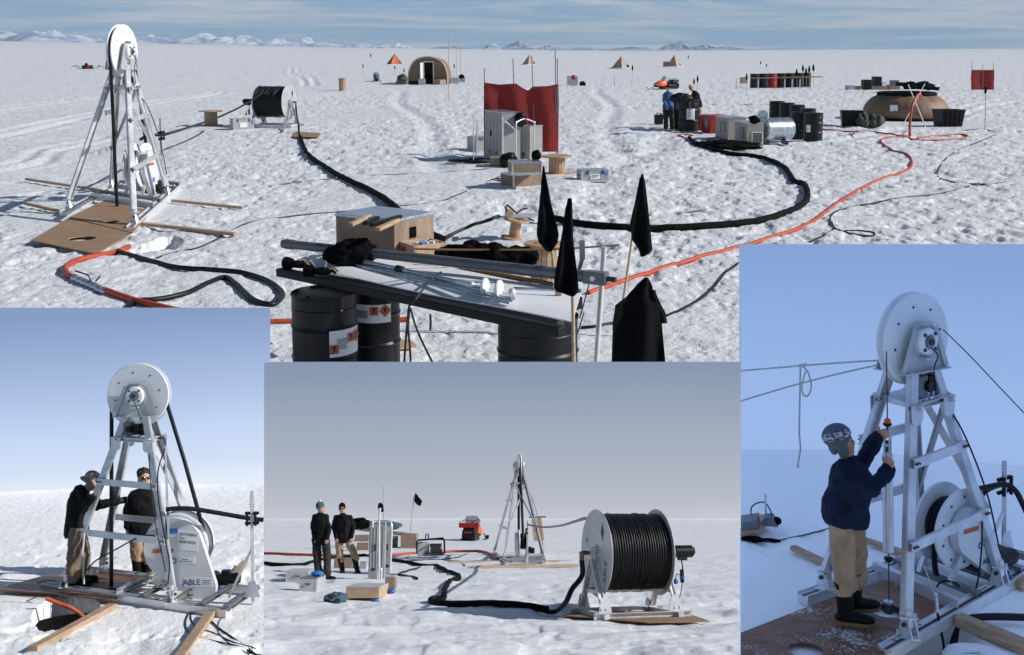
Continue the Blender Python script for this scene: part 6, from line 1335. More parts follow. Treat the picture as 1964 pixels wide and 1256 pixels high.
g = FM.P(765, 665); single(FM, 'straw_mat', 'small brown mat edge behind the second drum', 'mat', MB('timber').box((0, 0, .02), (.3, .25, .03), .4), g)
# stacks on the table
def tool_extra(root, w, d, h):
    part(root, 'opening', MB('black_cloth').box((w / 2 + .006, d * .45, h * .55), (.006, d * .16, h * .3)))
crate(FM, 'large brown plywood box on the left of the table', (645, 476), (757, 491), .62, 68, 'crate_wood', 'galvanised', 'crate', 'wooden_crate', z=1.02, edges=False, extra=tool_extra)
g = T(700, 425, 1.36)
for k, (a, b, l_, m_) in enumerate((((672, 431), (708, 414), 'left wooden stick on the big plywood box', 'timber'), ((724, 440), (763, 422), 'right wooden stick on the big plywood box', 'timber'), ((700, 428), (724, 417), 'dark bar on the big plywood box', 'black_rubber'), ((712, 431), (768, 415), 'longer dark bar on the big plywood box', 'black_rubber'))):
    pa, pb = T(*a, 1.37 + .02 * (k > 1)), T(*b, 1.37 + .02 * (k > 1)); c = (pa + pb) / 2; single(FM, 'wooden_stick' if k < 2 else 'metal_bar', l_, 'stick' if k < 2 else 'bar', MB(m_).beam(pa - c, pb - c, .05, .035), c, bev=.004)
def little_extra(root, w, d, h):
    rnd = random.Random(1)
    for k in range(5): part(root, 'contents', MB(('sticker', 'tape_blue', 'alu', 'sticker', 'crate_wood')[k]).box((w * .2 + rnd.uniform(-.02, .05), d * (.2 + .15 * k), h * .9), (.05, .05, .06), rnd.random()))
    part(root, 'card_label', MB('red_paint').box((-w * .12, -.008, h * .5), (w * .22, .004, h * .5)))
crate(FM, 'small open wooden box with bits in it beside the large box', (764, 488), (794, 498), .36, 26, 'pale_plywood', None, 'box', 'small_box', z=1.02, edges=False, openbox=True, extra=little_extra)
def fur(label, px, py, sx, sy, sz, m, n, seed, name, cat, z=1.02, parts=3, yaw=0):
    p = T(px, py, z); rnd = random.Random(seed); mb = MB(m)
    tmp = MB(m)
    for k in range(n):
        u = rnd.uniform(-1, 1); v = rnd.uniform(-1, 1); q = math.sqrt(max(0, 1 - min(1, u * u * .9))); tmp.ball((u * sx, v * sy * q, sz * .38 * (1 + q * rnd.uniform(-.1, .5))), (rnd.uniform(.08, .20), rnd.uniform(.06, .1), rnd.uniform(.30, .6) * sz), 8, 6)
    me = tmp.mesh('tmp'); ob = bpy.data.objects.new('tmp', me); COL.objects.link(ob); m_ = ob.modifiers.new('r', 'REMESH'); m_.mode = 'VOXEL'; m_.voxel_size = .014; m_.use_smooth_shade = True; s_ = ob.modifiers.new('s', 'SMOOTH'); s_.iterations = 2
    tx = bpy.data.textures.new('cl', 'CLOUDS'); tx.noise_scale = .09; d_ = ob.modifiers.new('d', 'DISPLACE'); d_.texture = tx; d_.strength = .06
    nm = bpy.data.meshes.new_from_object(ob.evaluated_get(bpy.context.evaluated_depsgraph_get())); bpy.data.objects.remove(ob); nm.materials.clear(); nm.materials.append(mat(m)); nm.polygons.foreach_set('use_smooth', [True] * len(nm.polygons))
    o = bpy.data.objects.new(name, nm); COL.objects.link(o); o.matrix_world = Matrix.Translation(p) @ Matrix.Rotation(yaw, 4, 'Z'); return props(o, label, cat)
fur('fluffy black fur hat lying before the big box on the table', 672, 505, .155, .09, .21, 'black_cloth', 16, 3, 'fur_hat', 'hat', yaw=R_(8))
fur('crumpled black jacket lying along the back of the table', 925, 508, .38, .10, .20, 'black_cloth', 26, 6, 'jacket', 'jacket', z=1.02, yaw=R_(-12))
# big grey pipe across the table
def pipe():
    a, b = T(543, 467, 1.12), T(1122, 530, 1.12); b = FM.V(1122, 528, b.y - .9) if False else b
    root = thing(FM, 'core_pipe', 'long grey pipe lying along the back of the table', 'pipe', a); d = b - a
    part(root, 'barrel', MB('pipe_grey').tube([V3(), d], [.043, .052], 20)); dn = d.normalized()
    part(root, 'collar', MB('pipe_grey').lathe([(.046, 0), (.05, .01), (.05, .10), (.046, .11)], dn * .03, dn, 20)); c = MB('pipe_grey').hexa(d + dn * .10, dn, V3((-dn.y, dn.x, 0)), V3((0, 0, 1)), .20, .10, .105); c.mat('alu_bright').cyl(d + dn * .06 - V3((0, .07, 0)), d + dn * .06 - V3((0, .06, 0)), .022, n=12); part(root, 'end_clamp', c, bev=.008)
    part(root, 'spigot', MB('dark_steel').cyl(d + dn * .20, d + dn * .28, .022, n=10))
pipe()
bb = T(830, 515, 1.06); line3(FM, 'wooden_batten', 'red-brown batten under the grey pipe', 'batten', [T(880, 512, 1.03), T(1060, 545, 1.03)], .02, 'sole', sides=4, n=1)
# silver rods and probe
for k, (x0, y0, x1, y1, r, l_) in enumerate(((612, 489, 978, 582, .010, 'nearest thin silver rod lying across the table'), (625, 490, 985, 577, .012, 'second thin silver rod lying across the table'), (640, 489, 986, 572, .012, 'third thin silver rod lying across the table'), (668, 494, 960, 563, .009, 'thinnest silver rod behind the others'))):
    line3(FM, 'metal_rod', l_, 'rod', [T(x0, y0, 1.03 + .004 * k), T(x1, y1, 1.03 + .004 * k)], r, 'galvanised', 'thin rods on the table', n=1, sides=8)
def probe_t():
    f = lambda x, y, z=1.06: T(x, y, z); o = f(700, 502); root = thing(FM, 'probe', 'silver probe with white discs lying on the table', 'probe', o); g = lambda x, y, z=1.06: f(x, y, z) - o
    part(root, 'tube', MB('galvanised').tube([g(700, 502), g(880, 541)], .021, 12)); part(root, 'collar', MB('alu_bright').tube([g(876, 541), g(888, 543), g(904, 546), g(908, 547)], [.03, .036, .036, .024], 12)); part(root, 'shaft', MB('alu_bright').tube([g(906, 547), g(982, 560)], .010, 8)); ax = (g(982, 560) - g(906, 547)).normalized()
    for x, y in ((930, 550), (957, 554)): part(root, 'disc', MB('white_plastic').lathe([(.001, -.012), (.07, -.012), (.074, 0), (.07, .012), (.001, .012)], g(x, y, 1.085), V3((1, -.42, 0)).normalized(), 28))
    part(root, 'clamp', MB('alu_bright').ball(g(982, 560, 1.08), .034).cyl(g(982, 560, 1.08), g(984, 572, 1.08), .018, n=8)); part(root, 'rod_end', MB('galvanised').tube([g(985, 553), g(1085, 556)], .013, 8)); part(root, 'band', MB('black_rubber').cyl(g(762, 515), g(772, 518), .034, n=12))
probe_t()
# work gloves on the front left corner
for k, (x, y, l_) in enumerate(((573, 517, 'brown and black work glove on the left table corner'), (617, 530, 'second work glove with its thumb up, right of the first'))):
    p = T(x, y - 4, 1.02); root = thing(FM, 'work_glove', l_, 'glove', p, R_(-25 + 20 * k), 'work gloves on the table edge'); part(root, 'palm', MB('black_cloth').ball((0, 0, .03), (.10, .06, .035), 14, 8)); 
    for j in range(4): part(root, 'finger', MB('crate_wood' if j % 2 else 'black_cloth').tube([(.06, -.04 + .026 * j, .03), (.11, -.045 + .03 * j, .045), (.14, -.045 + .03 * j, .02)], [.016, .015, .012], 8))
    part(root, 'thumb', MB('crate_wood').tube([(.0, .04, .03), (.02, .05, .08), (.03, .05, .10 if k else .05)], [.017, .015, .010], 8)); part(root, 'cuff', MB('black_cloth').tube([(-.08, 0, .03), (-.15, .01, .03)], [.05, .06], 12))
# rope over the table
r1 = [T(846, 522, 1.08), T(818, 546, 1.04), T(800, 570, 1.03), T(787, 585, .96)]; kn = FM.V(784, 588, T(787, 585, .96).y - .06); r1.append(kn)
line3(FM, 'rope', 'dark rope drawn over the table top to a knot at its edge', 'rope', r1, .010, 'rope_dark')
ky = kn.y
for (l_, px) in (('left hanging rope end below the table knot', [(784, 590), (781, 620), (778, 655), (775, 700)]), ('middle hanging rope end below the table knot', [(785, 590), (783, 630), (786, 665), (788, 700)]), ('right slanting rope end below the table knot', [(787, 590), (797, 625), (812, 660), (832, 700)]), ('short loose rope tail right of the knot', [(825, 602), (826, 618), (825, 633)])): line3(FM, 'rope', l_, 'rope', [FM.V(a, b, ky) for a, b in px], .009, 'rope_dark', 'rope ends hanging from the table')
# posts and brackets at the right end of the table
b = FM.P(1140, 745); t = FM.V(1159, 473, b.y); single(FM, 'metal_post', 'upright silver tube post at the right end of the table', 'post', MB('alu_bright').tube([V3(), t - b], .024, 14), b)
b = T(1110, 545, 1.02); f = lambda x, y: FM.V(x, y, b.y) - b
rt = thing(FM, 'angle_bracket', 'grey bent metal bracket standing on the pipe end', 'bracket', b); part(rt, 'upright', MB('grey_steel').beam(f(1116, 461), f(1117, 497), .045, .03)); part(rt, 'arm', MB('pipe_grey').beam(f(1117, 495), f(1108, 525), .045, .03))
line3(FM, 'wooden_batten', 'thin brown batten standing behind the table, level with the spool', 'batten', [FM.V(795, 477, b.y + .7), FM.V(900, 479, b.y + .7), FM.V(1050, 478, b.y + .7), FM.V(1188, 470, b.y + .7)], .010, 'sole', sides=5)
b = FM.P(1085, 820); single(FM, 'wooden_stake', 'pale wooden stake at the right table corner', 'stake', MB('timber').beam(FM.V(1070, 556, b.y + .3) - b, FM.V(1074, 612, b.y + .3) - b, .05, .03), b)
for k, (x0, y0, x1, y1) in enumerate(((1131, 540, 1112, 610), (1120, 600, 1104, 650))):
    bq = FM.P(1108, 760); pa, pb = FM.V(x0, y0, bq.y), FM.V(x1, y1, bq.y); single(FM, 'strap', ('dark strap hanging off the pipe clamp', 'lower dark strap at the right table end')[k], 'strap', MB('dark_steel').beam(pa - bq, pb - bq, .03, .008), bq)
# black flags in front
flag(FM, 'black flag with a pointed top, left of the pair at the table', [(318, 1042, 1044), (350, 1038.5, 1049), (390, 1035, 1057), (430, 1031, 1068), (450, 1030, 1072), (465, 1034, 1069), (482, 1050, 1058)], ((1043, 330), (1086, 760)), r=.013, amp=.035, group='black flags in front of the table')
flag(FM, 'black flag with a curled tip, right of the pair at the table', [(380, 1090, 1096), (400, 1084, 1097), (460, 1076, 1099), (520, 1066, 1107), (550, 1063, 1109), (558, 1066, 1110), (568, 1097, 1100)], ((1094, 385), (1103, 860)), r=.015, amp=.035, group='black flags in front of the table')
flag(FM, 'black flag on a leaning cane standing right of the silver post', [(334, 1230, 1233), (350, 1225, 1237), (390, 1217, 1242), (428, 1208, 1246), (460, 1212, 1249), (478, 1225, 1251), (486, 1227, 1246), (492, 1228, 1232)], ((1228, 340), (1186, 640)), r=.014, amp=.03, group='black flags in front of the table')
flag(FM, 'largest black cloth flag nearest the viewer, draped to the ground', [(532, 1236, 1243), (545, 1222, 1250), (570, 1200, 1256), (585, 1180, 1262), (620, 1175, 1269), (700, 1173, 1277), (760, 1172, 1280)], ((1240, 536), (1240, 800)), r=.02, amp=.06, waves=1.6, group='black flags in front of the table')
b = FM.P(1240, 800); P, _ = cloth(FM, [(556, 1250, 1256), (580, 1254, 1266), (600, 1258, 1276), (620, 1266, 1279)], b.y + .05, 'black_flag', .03, 1, .004, 6, 4, b); single(FM, 'cloth_corner', 'loose corner of the largest black cloth blowing to the right', 'cloth', MB('black_flag').sheet(P, True, .004), b)
# snow bank shaded behind table
# ---------------------------------------------------------------- LOWER LEFT details
p = FA.P(128, 1172); props(single(FA, 'water', None, None, MB('black_cloth').cyl((0, 0, -.22), (0, 0, -.20), .60, n=24), p), kind='structure')  # black disc stands in for the deep shade of the pit
def rope3(F, name, label, cat, px, ypx, r, m, dy=0, group=None): 
    y = F.P(*ypx).y + dy; return line3(F, name, label, cat, [F.V(a, b, y + (c[0] if c else 0)) for a, b, *c in px], r, m, group)
W, wr, e = TA['W'], TA['wr'], TA['e']; Z_ = V3((0, 0, 1))
rope3(FA, 'hose', 'black hose running from the winch top to the guide post and out of the picture', 'hose', [(318, 977), (340, 975), (370, 976), (420, 984), (460, 991), (485, 995), (505, 997)], (400, 1150), .035, 'black_rubber')
rope3(FA, 'cable', 'thin black cable sagging between the tower legs', 'cable', [(165, 1095), (180, 1078), (197, 1067), (225, 1052), (260, 1033), (285, 1027), (300, 1032), (316, 1070), (322, 1110)], (260, 1150), .011, 'black_rubber', -.1)
rope3(FA, 'rope', 'white knotted rope hanging from the crossbar', 'rope', [(161, 1022), (160, 1045), (158, 1060), (161, 1072), (160, 1090), (161, 1120)], (160, 1145), .014, 'rope')
rope3(FA, 'cable', 'cable down the right tower leg', 'cable', [(316, 860), (303, 905), (304, 960), (318, 1040), (325, 1080), (322, 1120)], (320, 1165), .010, 'black_rubber', -.15)
hose(FA, 'cable', 'loose cable trailing from the rail to the lower right', 'cable', [(362, 1170), (372, 1160), (356, 1190), (365, 1215), (395, 1228), (440, 1240), (470, 1245), (498, 1254)], .010, 'black_rubber', 'loose cables before the rail')
hose(FA, 'cable', 'outer loose cable of the bundle before the rail', 'cable', [(350, 1150), (385, 1172), (420, 1205), (455, 1230), (500, 1258)], .011, 'black_rubber', 'loose cables before the rail')
hose(FA, 'cable', 'innermost loose cable looping on the snow', 'cable', [(378, 1165), (366, 1180), (375, 1200), (410, 1215), (450, 1235), (490, 1244)], .008, 'black_rubber', 'loose cables before the rail')
hose(FA, 'cable', 'thin pale cable right of the timber', 'cable', [(430, 1180), (420, 1192), (420, 1215), (445, 1240), (470, 1248), (502, 1248)], .006, 'dark_steel', 'loose cables before the rail')
rope3(FA, 'hose', 'orange hose passing under the deck edge over the pit', 'hose', [(88, 1147), (112, 1157), (135, 1165), (152, 1176), (163, 1186)], (130, 1165), .03, 'orange_hose')
p = FA.P(262, 1132); single(FA, 'metal_channel', 'short loose metal channel lying between the rails', 'channel', MB('galvanised').channel((-.20, -.32, .14), (.20, .32, .14), .10, .06, .006), p)
# ---------------------------------------------------------------- LOWER MIDDLE
def case2(root, w, d, h):
    part(root, 'handle', MB('black_plastic').tube([(-w * .14, -.006, h * .60), (-w * .13, -.035, h * .57), (w * .13, -.035, h * .57), (w * .14, -.006, h * .60)], .012, 6)); rb = MB('alu'); [rb.box((w / 2 + .004, d / 2, h * k), (.008, d * .96, .012)) for k in (.2, .4, .6, .8)]; part(root, 'ribs', rb)
crate(FB, 'nearer open aluminium case at the feet of the man in the teal hat', (573, 1137), (606, 1137), 1.2, 28, 'panel_grey', 'grey_steel', 'case', 'aluminium_case', extra=case2, edges=True, group='aluminium cases by the men')
crate(FB, 'rear aluminium case half behind the nearer one', (548, 1118), (590, 1117.8), 1.2, 22, 'panel_white', 'panel_grey', 'case', 'aluminium_case', extra=case2, group='aluminium cases by the men')
bag(FB, 'blue_cloth', 'bright blue cloth inside the nearer case', 608, 1104, .13, .12, .10, 'tape_blue', 'cloth', z=.34)
bag(FB, 'dark_mitt', 'dark teal cloth dropped on the snow before the pine box', 644, 1157, .22, .34, .20, 'hat_teal', 'cloth', 5)
crate(FB, 'pale pine box nearest the viewer left of the reel', (663, 1147), (727, 1147.3), 1.1, 21, 'pale_plywood', 'panel_grey', 'box', 'pine_box', edges=False)
crate(FB, 'small brown box right of the pine box', (738, 1131), (757, 1131), .5, 25, 'crate_wood', 'panel_grey', 'box', 'small_crate', edges=False)
upright_panel(FB, 'tall light grey cabinet standing beside the men', (706, 1109), (736, 1109), .35, 102, name='tall_cabinet', m='cab_grey')
upright_panel(FB, 'narrower cabinet directly behind the tall one', (738, 1100), (748, 1100), .4, 88, name='narrow_cabinet', m='panel_grey')
tubeframe(FB, 'bent tube frame around the tall cabinet', (728, 1114), [[(727, 1114, 0), (727, 1060, 0), (727, 1006, 0), (729, 974, 0)], [(714, 1012, .5), (716, 1001, .6), (730, 999, .6), (746, 1000, .3), (751, 1008, .2), (750, 1050, .2), (748, 1098, .2)], [(724, 1112, 0), (725, 1092, 0), (731, 1092, 0), (731, 1112, 0)]], .03)
g = FB.P(737, 1100); single(FB, 'tall_rod', 'thin tall rod rising behind the grey cabinet', 'rod', MB('panel_grey').tube([V3(), FB.V(736, 931, g.y) - g], [.02, .012], 6), g)
flag(FB, 'small dark flag behind the cabinet top', [(964, 727, 731), (968, 725, 735), (974, 724, 735), (982, 731, 736)], ((729, 964), (730, 1040)), r=.02, amp=.02, group='flags at the reel camp')
flag(FB, 'black flag flying from a cane between the cabinet and the snowmobile', [(946, 796, 798), (953, 795, 803), (961, 794, 810), (966, 798, 808), (970, 803, 807)], ((794, 950), (785, 1040)), r=.025, amp=.04, group='flags at the reel camp')
for (x, y1, l_) in ((752, 966, 'leaning thin cane at the back left of the gear'),): pass
# gear stack behind cabinet
for (x0, x1, y, h_, d_, m_, z, l_) in ((680, 707, 1041, 14, 1.2, 'crate_wood', 0, 'left end plywood box of the gear table'), (684, 706, 1055, 13, 1.0, 'crate_wood', 0, 'lower plywood box under the gear table left end'), (768, 798, 1052, 27, 1.2, 'crate_wood', 0, 'right end plywood box of the gear table'), (749, 760, 1051, 22, .8, 'crate_wood', 0, 'plywood box beside the cabinet right edge'), (640, 676, 1092, 20, .5, 'crate_wood', 0, 'brown box between the legs of the facing man'), (690, 702, 1092, 14, .5, 'panel_white', 0, 'small white box behind the facing man\'s boots')):
    crate(FB, l_, (x0, y), (x1, y), d_, h_, m_, m_, 'box', 'plywood_box', edges=False)
g = FB.P(740, 1050); f = lambda x, y: FB.V(x, y, g.y) - g
single(FB, 'plank', 'long grey plank on the gear table sloping to the right', 'plank', MB('grey_steel').beam(f(680, 1013), f(790, 1026), 1.2, .14), g); bag(FB, 'bundle', 'dark kit bundle heaped on the gear table', 690, 1012, .55, .4, .42, 'black_cloth', 'bundle', 4, z=.95); bag(FB, 'bundle', 'blue grey tarpaulin on the gear table behind the cabinet', 745, 1014, .5, .4, .3, 'hat_teal', 'bundle', 8, z=.95)
single(FB, 'plank', 'upper plank lying across the stacked kit', 'plank', MB('panel_white').beam(f(686, 1010), f(720, 1012), .8, .06), g)
def gen():
    g = FB.P(828, 1068); f = lambda x, y, d=0: FB.V(x, y, g.y + d) - g; root = thing(FB, 'generator', 'small generator in a black tube frame on the snow', 'generator', g)
    for l_ in ([(800, 1062), (799, 1040), (801, 1036), (850, 1032), (852, 1036), (853, 1062)], [(802, 1042), (815, 1066)], [(828, 1034), (850, 1034)]): part(root, 'tube', MB('black_plastic').tube([f(a, b) for a, b in l_], .035, 6))
    part(root, 'engine', MB('dark_steel').cyl(f(826, 1054), f(845, 1054), .20, n=14).box(f(836, 1046), (.45, .3, .14)).box(f(833, 1062), (.75, .4, .08)).cyl(f(841, 1058), f(848, 1058), .12, n=12)); part(root, 'fuel_box', MB('panel_grey').hexa(f(812, 1052, .1), V3((1, 0, 0)), V3((0, 1, 0)), V3((0, 0, 1)), .45, .4, .5), bev=.04); part(root, 'handle', MB('dark_steel').tube([f(816, 1032), f(817, 1024), (f(821, 1024)), f(822, 1032)], .025, 6))
gen()
snowmobile(FB, 'orange snowmobile seen from behind beyond the generator', 905, 1039, R_(174), 1.1, 'orange_paint', 'red_paint', 1.35)
g = FB.P(1036, 1062); f = lambda x, y, d=0: FB.V(x, y, g.y + d) - g
b4 = [f(1019, 996), f(1038, 992), f(1044, 1036), f(1024, 1038)]; c = sum(b4, V3()) / 4; single(FB, 'propped_board', 'brown board propped up behind the far tower', 'board', MB('pale_plywood').sheet([[b4[0], b4[1]], [b4[3], b4[2]]], False, .06), g); single(FB, 'crossbar_pole', 'short dark bar above the propped board', 'bar', MB('dark_steel').beam(f(1014, 992), f(1047, 991), .05, .05), g)
hose(FB, 'hose', 'orange hose crossing behind the two men to the far tower', 'hose', [(506.5, 1064), (560, 1065), (650, 1066), (730, 1066), (800, 1063), (860, 1060), (900, 1060), (930, 1062), (955, 1074)], .05, 'orange_hose', lift=.8)
hose(FB, 'hose', 'black hose on the snow left of the men', 'hose', [(506.5, 1085), (540, 1088), (570, 1087), (600, 1081), (640, 1072), (700, 1066)], .06, 'black_foam')
hose(FB, 'hose', 'thick black hose curving over the snow to the reel', 'hose', [(752, 1077), (780, 1082), (815, 1086), (840, 1090), (860, 1100), (877, 1106), (880, 1112), (862, 1120), (853, 1135), (850, 1146), (830, 1152), (828, 1160), (845, 1167), (880, 1169), (940, 1174), (1000, 1178), (1052, 1180)], .062, 'black_foam', n=9, wob=.02)
el = RB['el']; g1 = FB.P(1050, 1180); line3(FB, 'hose', 'black hose dropping from the reel swivel in a curve', 'hose', [el, el + V3((0, 0, -.25)), FB.V(1097, 1130, el.y - .05), FB.V(1085, 1155, el.y - .1), FB.V(1066, 1172, g1.y + .1), g1 + V3((0, 0, .06))], .045, 'black_rubber')
hose(FB, 'cable', 'black cable tangle right of the small brown box', 'cable', [(750, 1104), (775, 1106), (800, 1112), (790, 1108), (765, 1103), (780, 1096), (806, 1090)], .03, 'black_rubber'); hose(FB, 'cable', 'thin dark cables near the generator', 'cable', [(770, 1077), (800, 1075), (840, 1073), (880, 1068), (900, 1061)], .02, 'black_rubber')
gt = FB.P(1012, 1084); line3(FB, 'hose', 'hose sagging between the far tower and the reel top', 'hose', [FB.V(1012, 1006, gt.y), FB.V(1040, 1011, gt.y - 2), FB.V(1075, 1008, gt.y - 6), FB.V(1122, 994, FB.P(1203, 1182).y + .3)], .03, 'grey_plastic')
bag(FB, 'blue_scrap', 'tiny blue cap on the snow right of the pine box', 720, 1150, .08, .08, .08, 'tape_blue', 'cap'); bag(FB, 'blue_scrap', 'blue scrap beside the small brown box', 748, 1140, .11, .08, .1, 'blue_plug', 'scrap', 6)
# ---------------------------------------------------------------- RIGHT
def sledgeC():
    g = FC.P(1455, 1014); f = lambda x, y, d=0: FC.V(x, y, g.y + d) - g; root = thing(FC, 'small_sledge', 'small yellow-floored sledge with a dark box at the left edge', 'sledge', g)
    part(root, 'floor', MB('timber').beam(f(1421, 1009), f(1466, 1005), .5, .06)); part(root, 'box', MB('grey_plastic').sheet([[f(1421, 988), f(1456, 983)], [f(1421, 1003), f(1457, 1000)]], False, .25)); part(root, 'hoop', MB('dark_steel').tube(spline([f(1441, 1000), f(1442, 972), f(1464, 963), f(1478, 980), f(1482, 1002)], 5), .008, 6)); part(root, 'post', MB('alu').tube([f(1469, 1004), f(1468, 947)], .012, 8)); part(root, 'bag', MB('black_cloth').ball(f(1490, 999), (.055, .06, .045), 12, 8)); part(root, 'cover', MB('grey_plastic').prism([(-.10, 0), (.10, 0), (.04, .10), (-.04, .10)], f(1476, 1005), (1, 0, 0), (0, 0, 1), .15))
sledgeC()
bag(FC, 'black_fabric', 'torn black fabric strip on the snow at the left edge', 1444, 1034, .13, .06, .05, 'black_cloth', 'fabric', 5); bag(FC, 'black_fabric', 'second smaller black fabric scrap right of the first', 1478, 1030, .09, .035, .03, 'black_cloth', 'fabric', 8)
hose(FC, 'rope', 'rope on the snow running behind the man', 'rope', [(1420, 1034), (1460, 1033), (1500, 1029), (1550, 1020), (1600, 1011), (1660, 1003)], .008, 'dark_steel')
def skyrope(label, px, r=.009, m='rope', dy=0, name='rope', grp='ropes tied to the tower head'):
    y = TC['C'].y + dy; return line3(FC, name, label, 'rope', [FC.V(a, b, y + (c[0] if c else 0)) for a, b, *c in px], r, m, grp, n=5)
skyrope('upper pale rope running left from the sheave', [(1421, 711), (1480, 706), (1540, 701), (1620, 695), (1701, 690)]); skyrope('lower pale rope slanting left from the sheave', [(1421, 769), (1480, 751), (1540, 734), (1620, 714), (1701, 696)])
skyrope('long rope hanging from the knot in the upper rope', [(1535, 702), (1534, 760), (1533, 830), (1535, 860), (1530, 892)]); skyrope('rope loop hanging beside the knot', [(1540, 702), (1550, 715), (1556, 740), (1550, 758), (1541, 757), (1538, 740), (1545, 712)]); skyrope('thin dark line slanting down to the right from the sheave', [(1809, 632), (1860, 682), (1910, 735), (1970, 798)], .006, 'dark_steel')
y = TC['C'].y; g = FC.V(1538, 701, y); single(FC, 'knot', 'pale knot in the upper rope', 'knot', MB('rope').ball((0, 0, 0), (.035, .02, .018)).ball((.03, 0, .01), .018), g); g = FC.V(1530, 894, y); single(FC, 'knot', 'small knot at the end of the long hanging rope', 'knot', MB('rope').ball((0, 0, 0), (.014, .012, .02)), g)
pb = FC.P(1703, 1172); py_ = pb.y; f = lambda x, yy, d=0: FC.V(x, yy, py_ + d)
def probe():
    o = f(1703, 1058); root = thing(FC, 'probe', 'long silver cylindrical probe hanging on a thin line', 'probe', o); q = lambda x, yy, d=0: f(x, yy, d) - o; w = (f(1704, 900) - f(1703, 900)).length
    part(root, 'tube', MB('alu_bright').cyl(q(1704, 1057), q(1702, 872), 10.6 * w, n=28))
    cg = MB('alu_bright').cyl(q(1702, 872), q(1702, 868), 9 * w, n=20); cg.cyl(q(1702, 838), q(1702, 834), 9 * w, n=20)
    for k in range(4): a = k * math.pi / 2 + .5; v = V3((math.cos(a), math.sin(a), 0)) * 7.5 * w; cg.cyl(q(1702, 870) + v, q(1702, 835) + v, 1.6 * w, n=6)
    cg.mat('dark_steel').cyl(q(1702, 866), q(1702, 845), 4 * w, n=12); cg.mat('white_paint').cyl(q(1702, 856), q(1702, 850), 4.6 * w, n=12); part(root, 'sensor_cage', cg)
    part(root, 'buoy', MB('orange_paint').ball(q(1702, 808), 7 * w)); part(root, 'collar', MB('black_plastic').lathe([(.001, -4 * w), (5 * w, -4 * w), (9 * w, 0), (9 * w, 2 * w), (.001, 3 * w)], q(1702, 814), (0, 0, 1), 20)); part(root, 'stem', MB('dark_steel').cyl(q(1702, 834), q(1702, 812), 1.8 * w, n=8))
    part(root, 'weight', MB('black_plastic').lathe([(.001, -4 * w), (6 * w, -4 * w), (9 * w, 1 * w), (9 * w, 4 * w), (3 * w, 5 * w), (.001, 5 * w)], q(1704, 1073), (0, 0, 1), 20)); part(root, 'lower_line', MB('dark_steel').tube([q(1704, 1058), q(1704, 1072), q(1705, 1120), q(1705, 1152)], 1.2 * w, 6)); part(root, 'plug', MB('dark_steel').cyl(q(1704, 1185), q(1704, 1157), 9.5 * w, n=24).mat('galvanised').cyl(q(1704, 1157), q(1704, 1153), 9.8 * w, n=24))
probe()
line3(FC, 'line', 'thin line from the sheave edge down to the probe', 'line', [f(1700, 674), f(1701, 740), f(1702, 801)], .006, 'dark_steel', n=2)
yw = TC['W'].y; fw = lambda x, yy, d=0: FC.V(x, yy, yw + d)
line3(FC, 'hose', 'black hose curving around the winch drum and out over the guide post', 'hose', [fw(1799, 1112, -.1), fw(1793, 1085, -.15), fw(1793, 1040, -.18), fw(1803, 990, -.16), fw(1826, 956, -.12), fw(1860, 942, 0), fw(1890, 935, .1), fw(1925, 929, .2), fw(1945, 938, .2), fw(1958, 960, .2), fw(1970, 985, .2)], .028, 'black_rubber', 'black hoses at the dusk winch', sides=10)
line3(FC, 'hose', 'second black hose draped over the guide post', 'hose', [fw(1880, 958, .3), fw(1890, 943, .3), fw(1910, 933, .3), fw(1930, 930, .3), fw(1950, 942, .32), (fw(1962, 965, .35)), fw(1972, 990, .35)], .022, 'black_rubber', 'black hoses at the dusk winch', sides=10)
hose(FC, 'hose', 'thick black hose bending down off the rail at the lower right', 'hose', [(1793, 1262), (1800, 1240), (1815, 1215), (1838, 1196), (1870, 1187, .04), (1920, 1186, .05), (1972, 1188, .05)], .034, 'black_rubber', 'black hoses at the dusk winch', sides=10)
hose(FC, 'hose', 'orange hose end showing in the pit at the bottom', 'hose', [(1744, 1256), (1752, 1248), (1766, 1246), (1780, 1252), (1786, 1262)], .035, 'orange_hose')
g = FC.P(1800, 1205); fz = lambda x, yy: FC.V(x, yy, g.y)
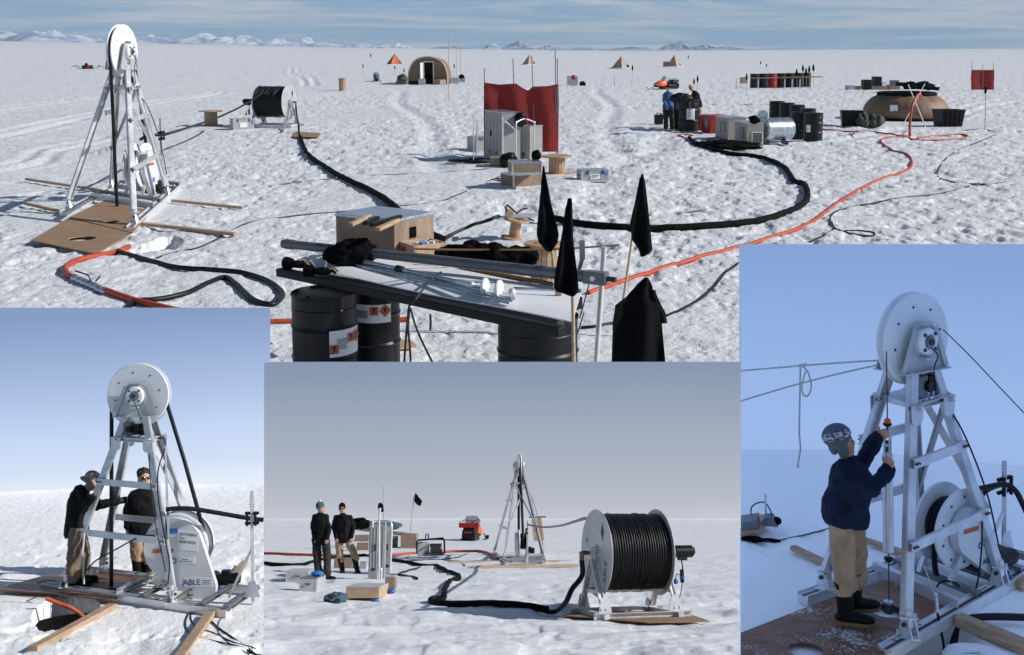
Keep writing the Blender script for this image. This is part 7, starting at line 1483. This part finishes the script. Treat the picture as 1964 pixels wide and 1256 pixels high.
line3(FC, 'guy_wire', 'wire with a turnbuckle hooked to the rail beside the front leg', 'wire', [fz(1772, 1085), fz(1785, 1120), fz(1796, 1150)], .007, 'rope', n=2); line3(FC, 'guy_wire', 'dark cable hanging from the turnbuckle into the pit', 'wire', [fz(1797, 1168), fz(1802, 1200), fz(1808, 1225), fz(1812, 1258)], .012, 'black_rubber', n=3)
single(FC, 'turnbuckle', 'silver turnbuckle on the wire beside the front leg', 'turnbuckle', MB('alu_bright').cyl(fz(1795, 1144) - g, fz(1798, 1170) - g, .016, n=10).ball(fz(1794, 1140) - g, .02).ball(fz(1798, 1172) - g, .02), g)
rope3(FC, 'cable', 'thin black cable looping between the winch and the rail', 'cable', [(1795, 1135), (1800, 1120), (1815, 1114), (1835, 1120), (1850, 1135), (1864, 1143), (1875, 1115), (1882, 1060), (1884, 1000)], (1860, 1150), .009, 'black_rubber')
# ---------------------------------------------------------------- pass over fonts: real meshes with their own shape
dg = bpy.context.evaluated_depsgraph_get()
for o in [o for o in scene.objects if o.type == 'FONT']:
    me = bpy.data.meshes.new_from_object(o.evaluated_get(dg)); n = bpy.data.objects.new('lettering', me); COL.objects.link(n); n.parent = o.parent; n.matrix_local = o.matrix_local.copy()
    me.materials.clear(); me.materials.append(o.data.materials[0]); nm = o.name; bpy.data.objects.remove(o)

# ---------------------------------------------------------------- thin polar air between the camp and the mountains
bpy.context.view_layer.update()
hm = MB('alu').hexa((0, 3100, 68), V3((1, 0, 0)), V3((0, 1, 0)), V3((0, 0, 1)), 9000, 6500, 0.0 + 196)
me = bpy.data.meshes.new('haze'); me.from_pydata(hm.v, [], hm.f); hz_ = bpy.data.materials.new('haze'); hz_.use_nodes = True; t_ = hz_.node_tree; t_.nodes.clear()
ho = t_.nodes.new('ShaderNodeOutputMaterial'); pv = t_.nodes.new('ShaderNodeVolumePrincipled'); pv.inputs['Color'].default_value = (.62, .78, .95, 1); pv.inputs['Density'].default_value = HAZE; pv.inputs['Anisotropy'].default_value = 0.0
t_.links.new(pv.outputs[0], ho.inputs['Volume']); me.materials.append(hz_)
hzo = bpy.data.objects.new('haze', me); COL.objects.link(hzo); hzo['kind'] = 'stuff'
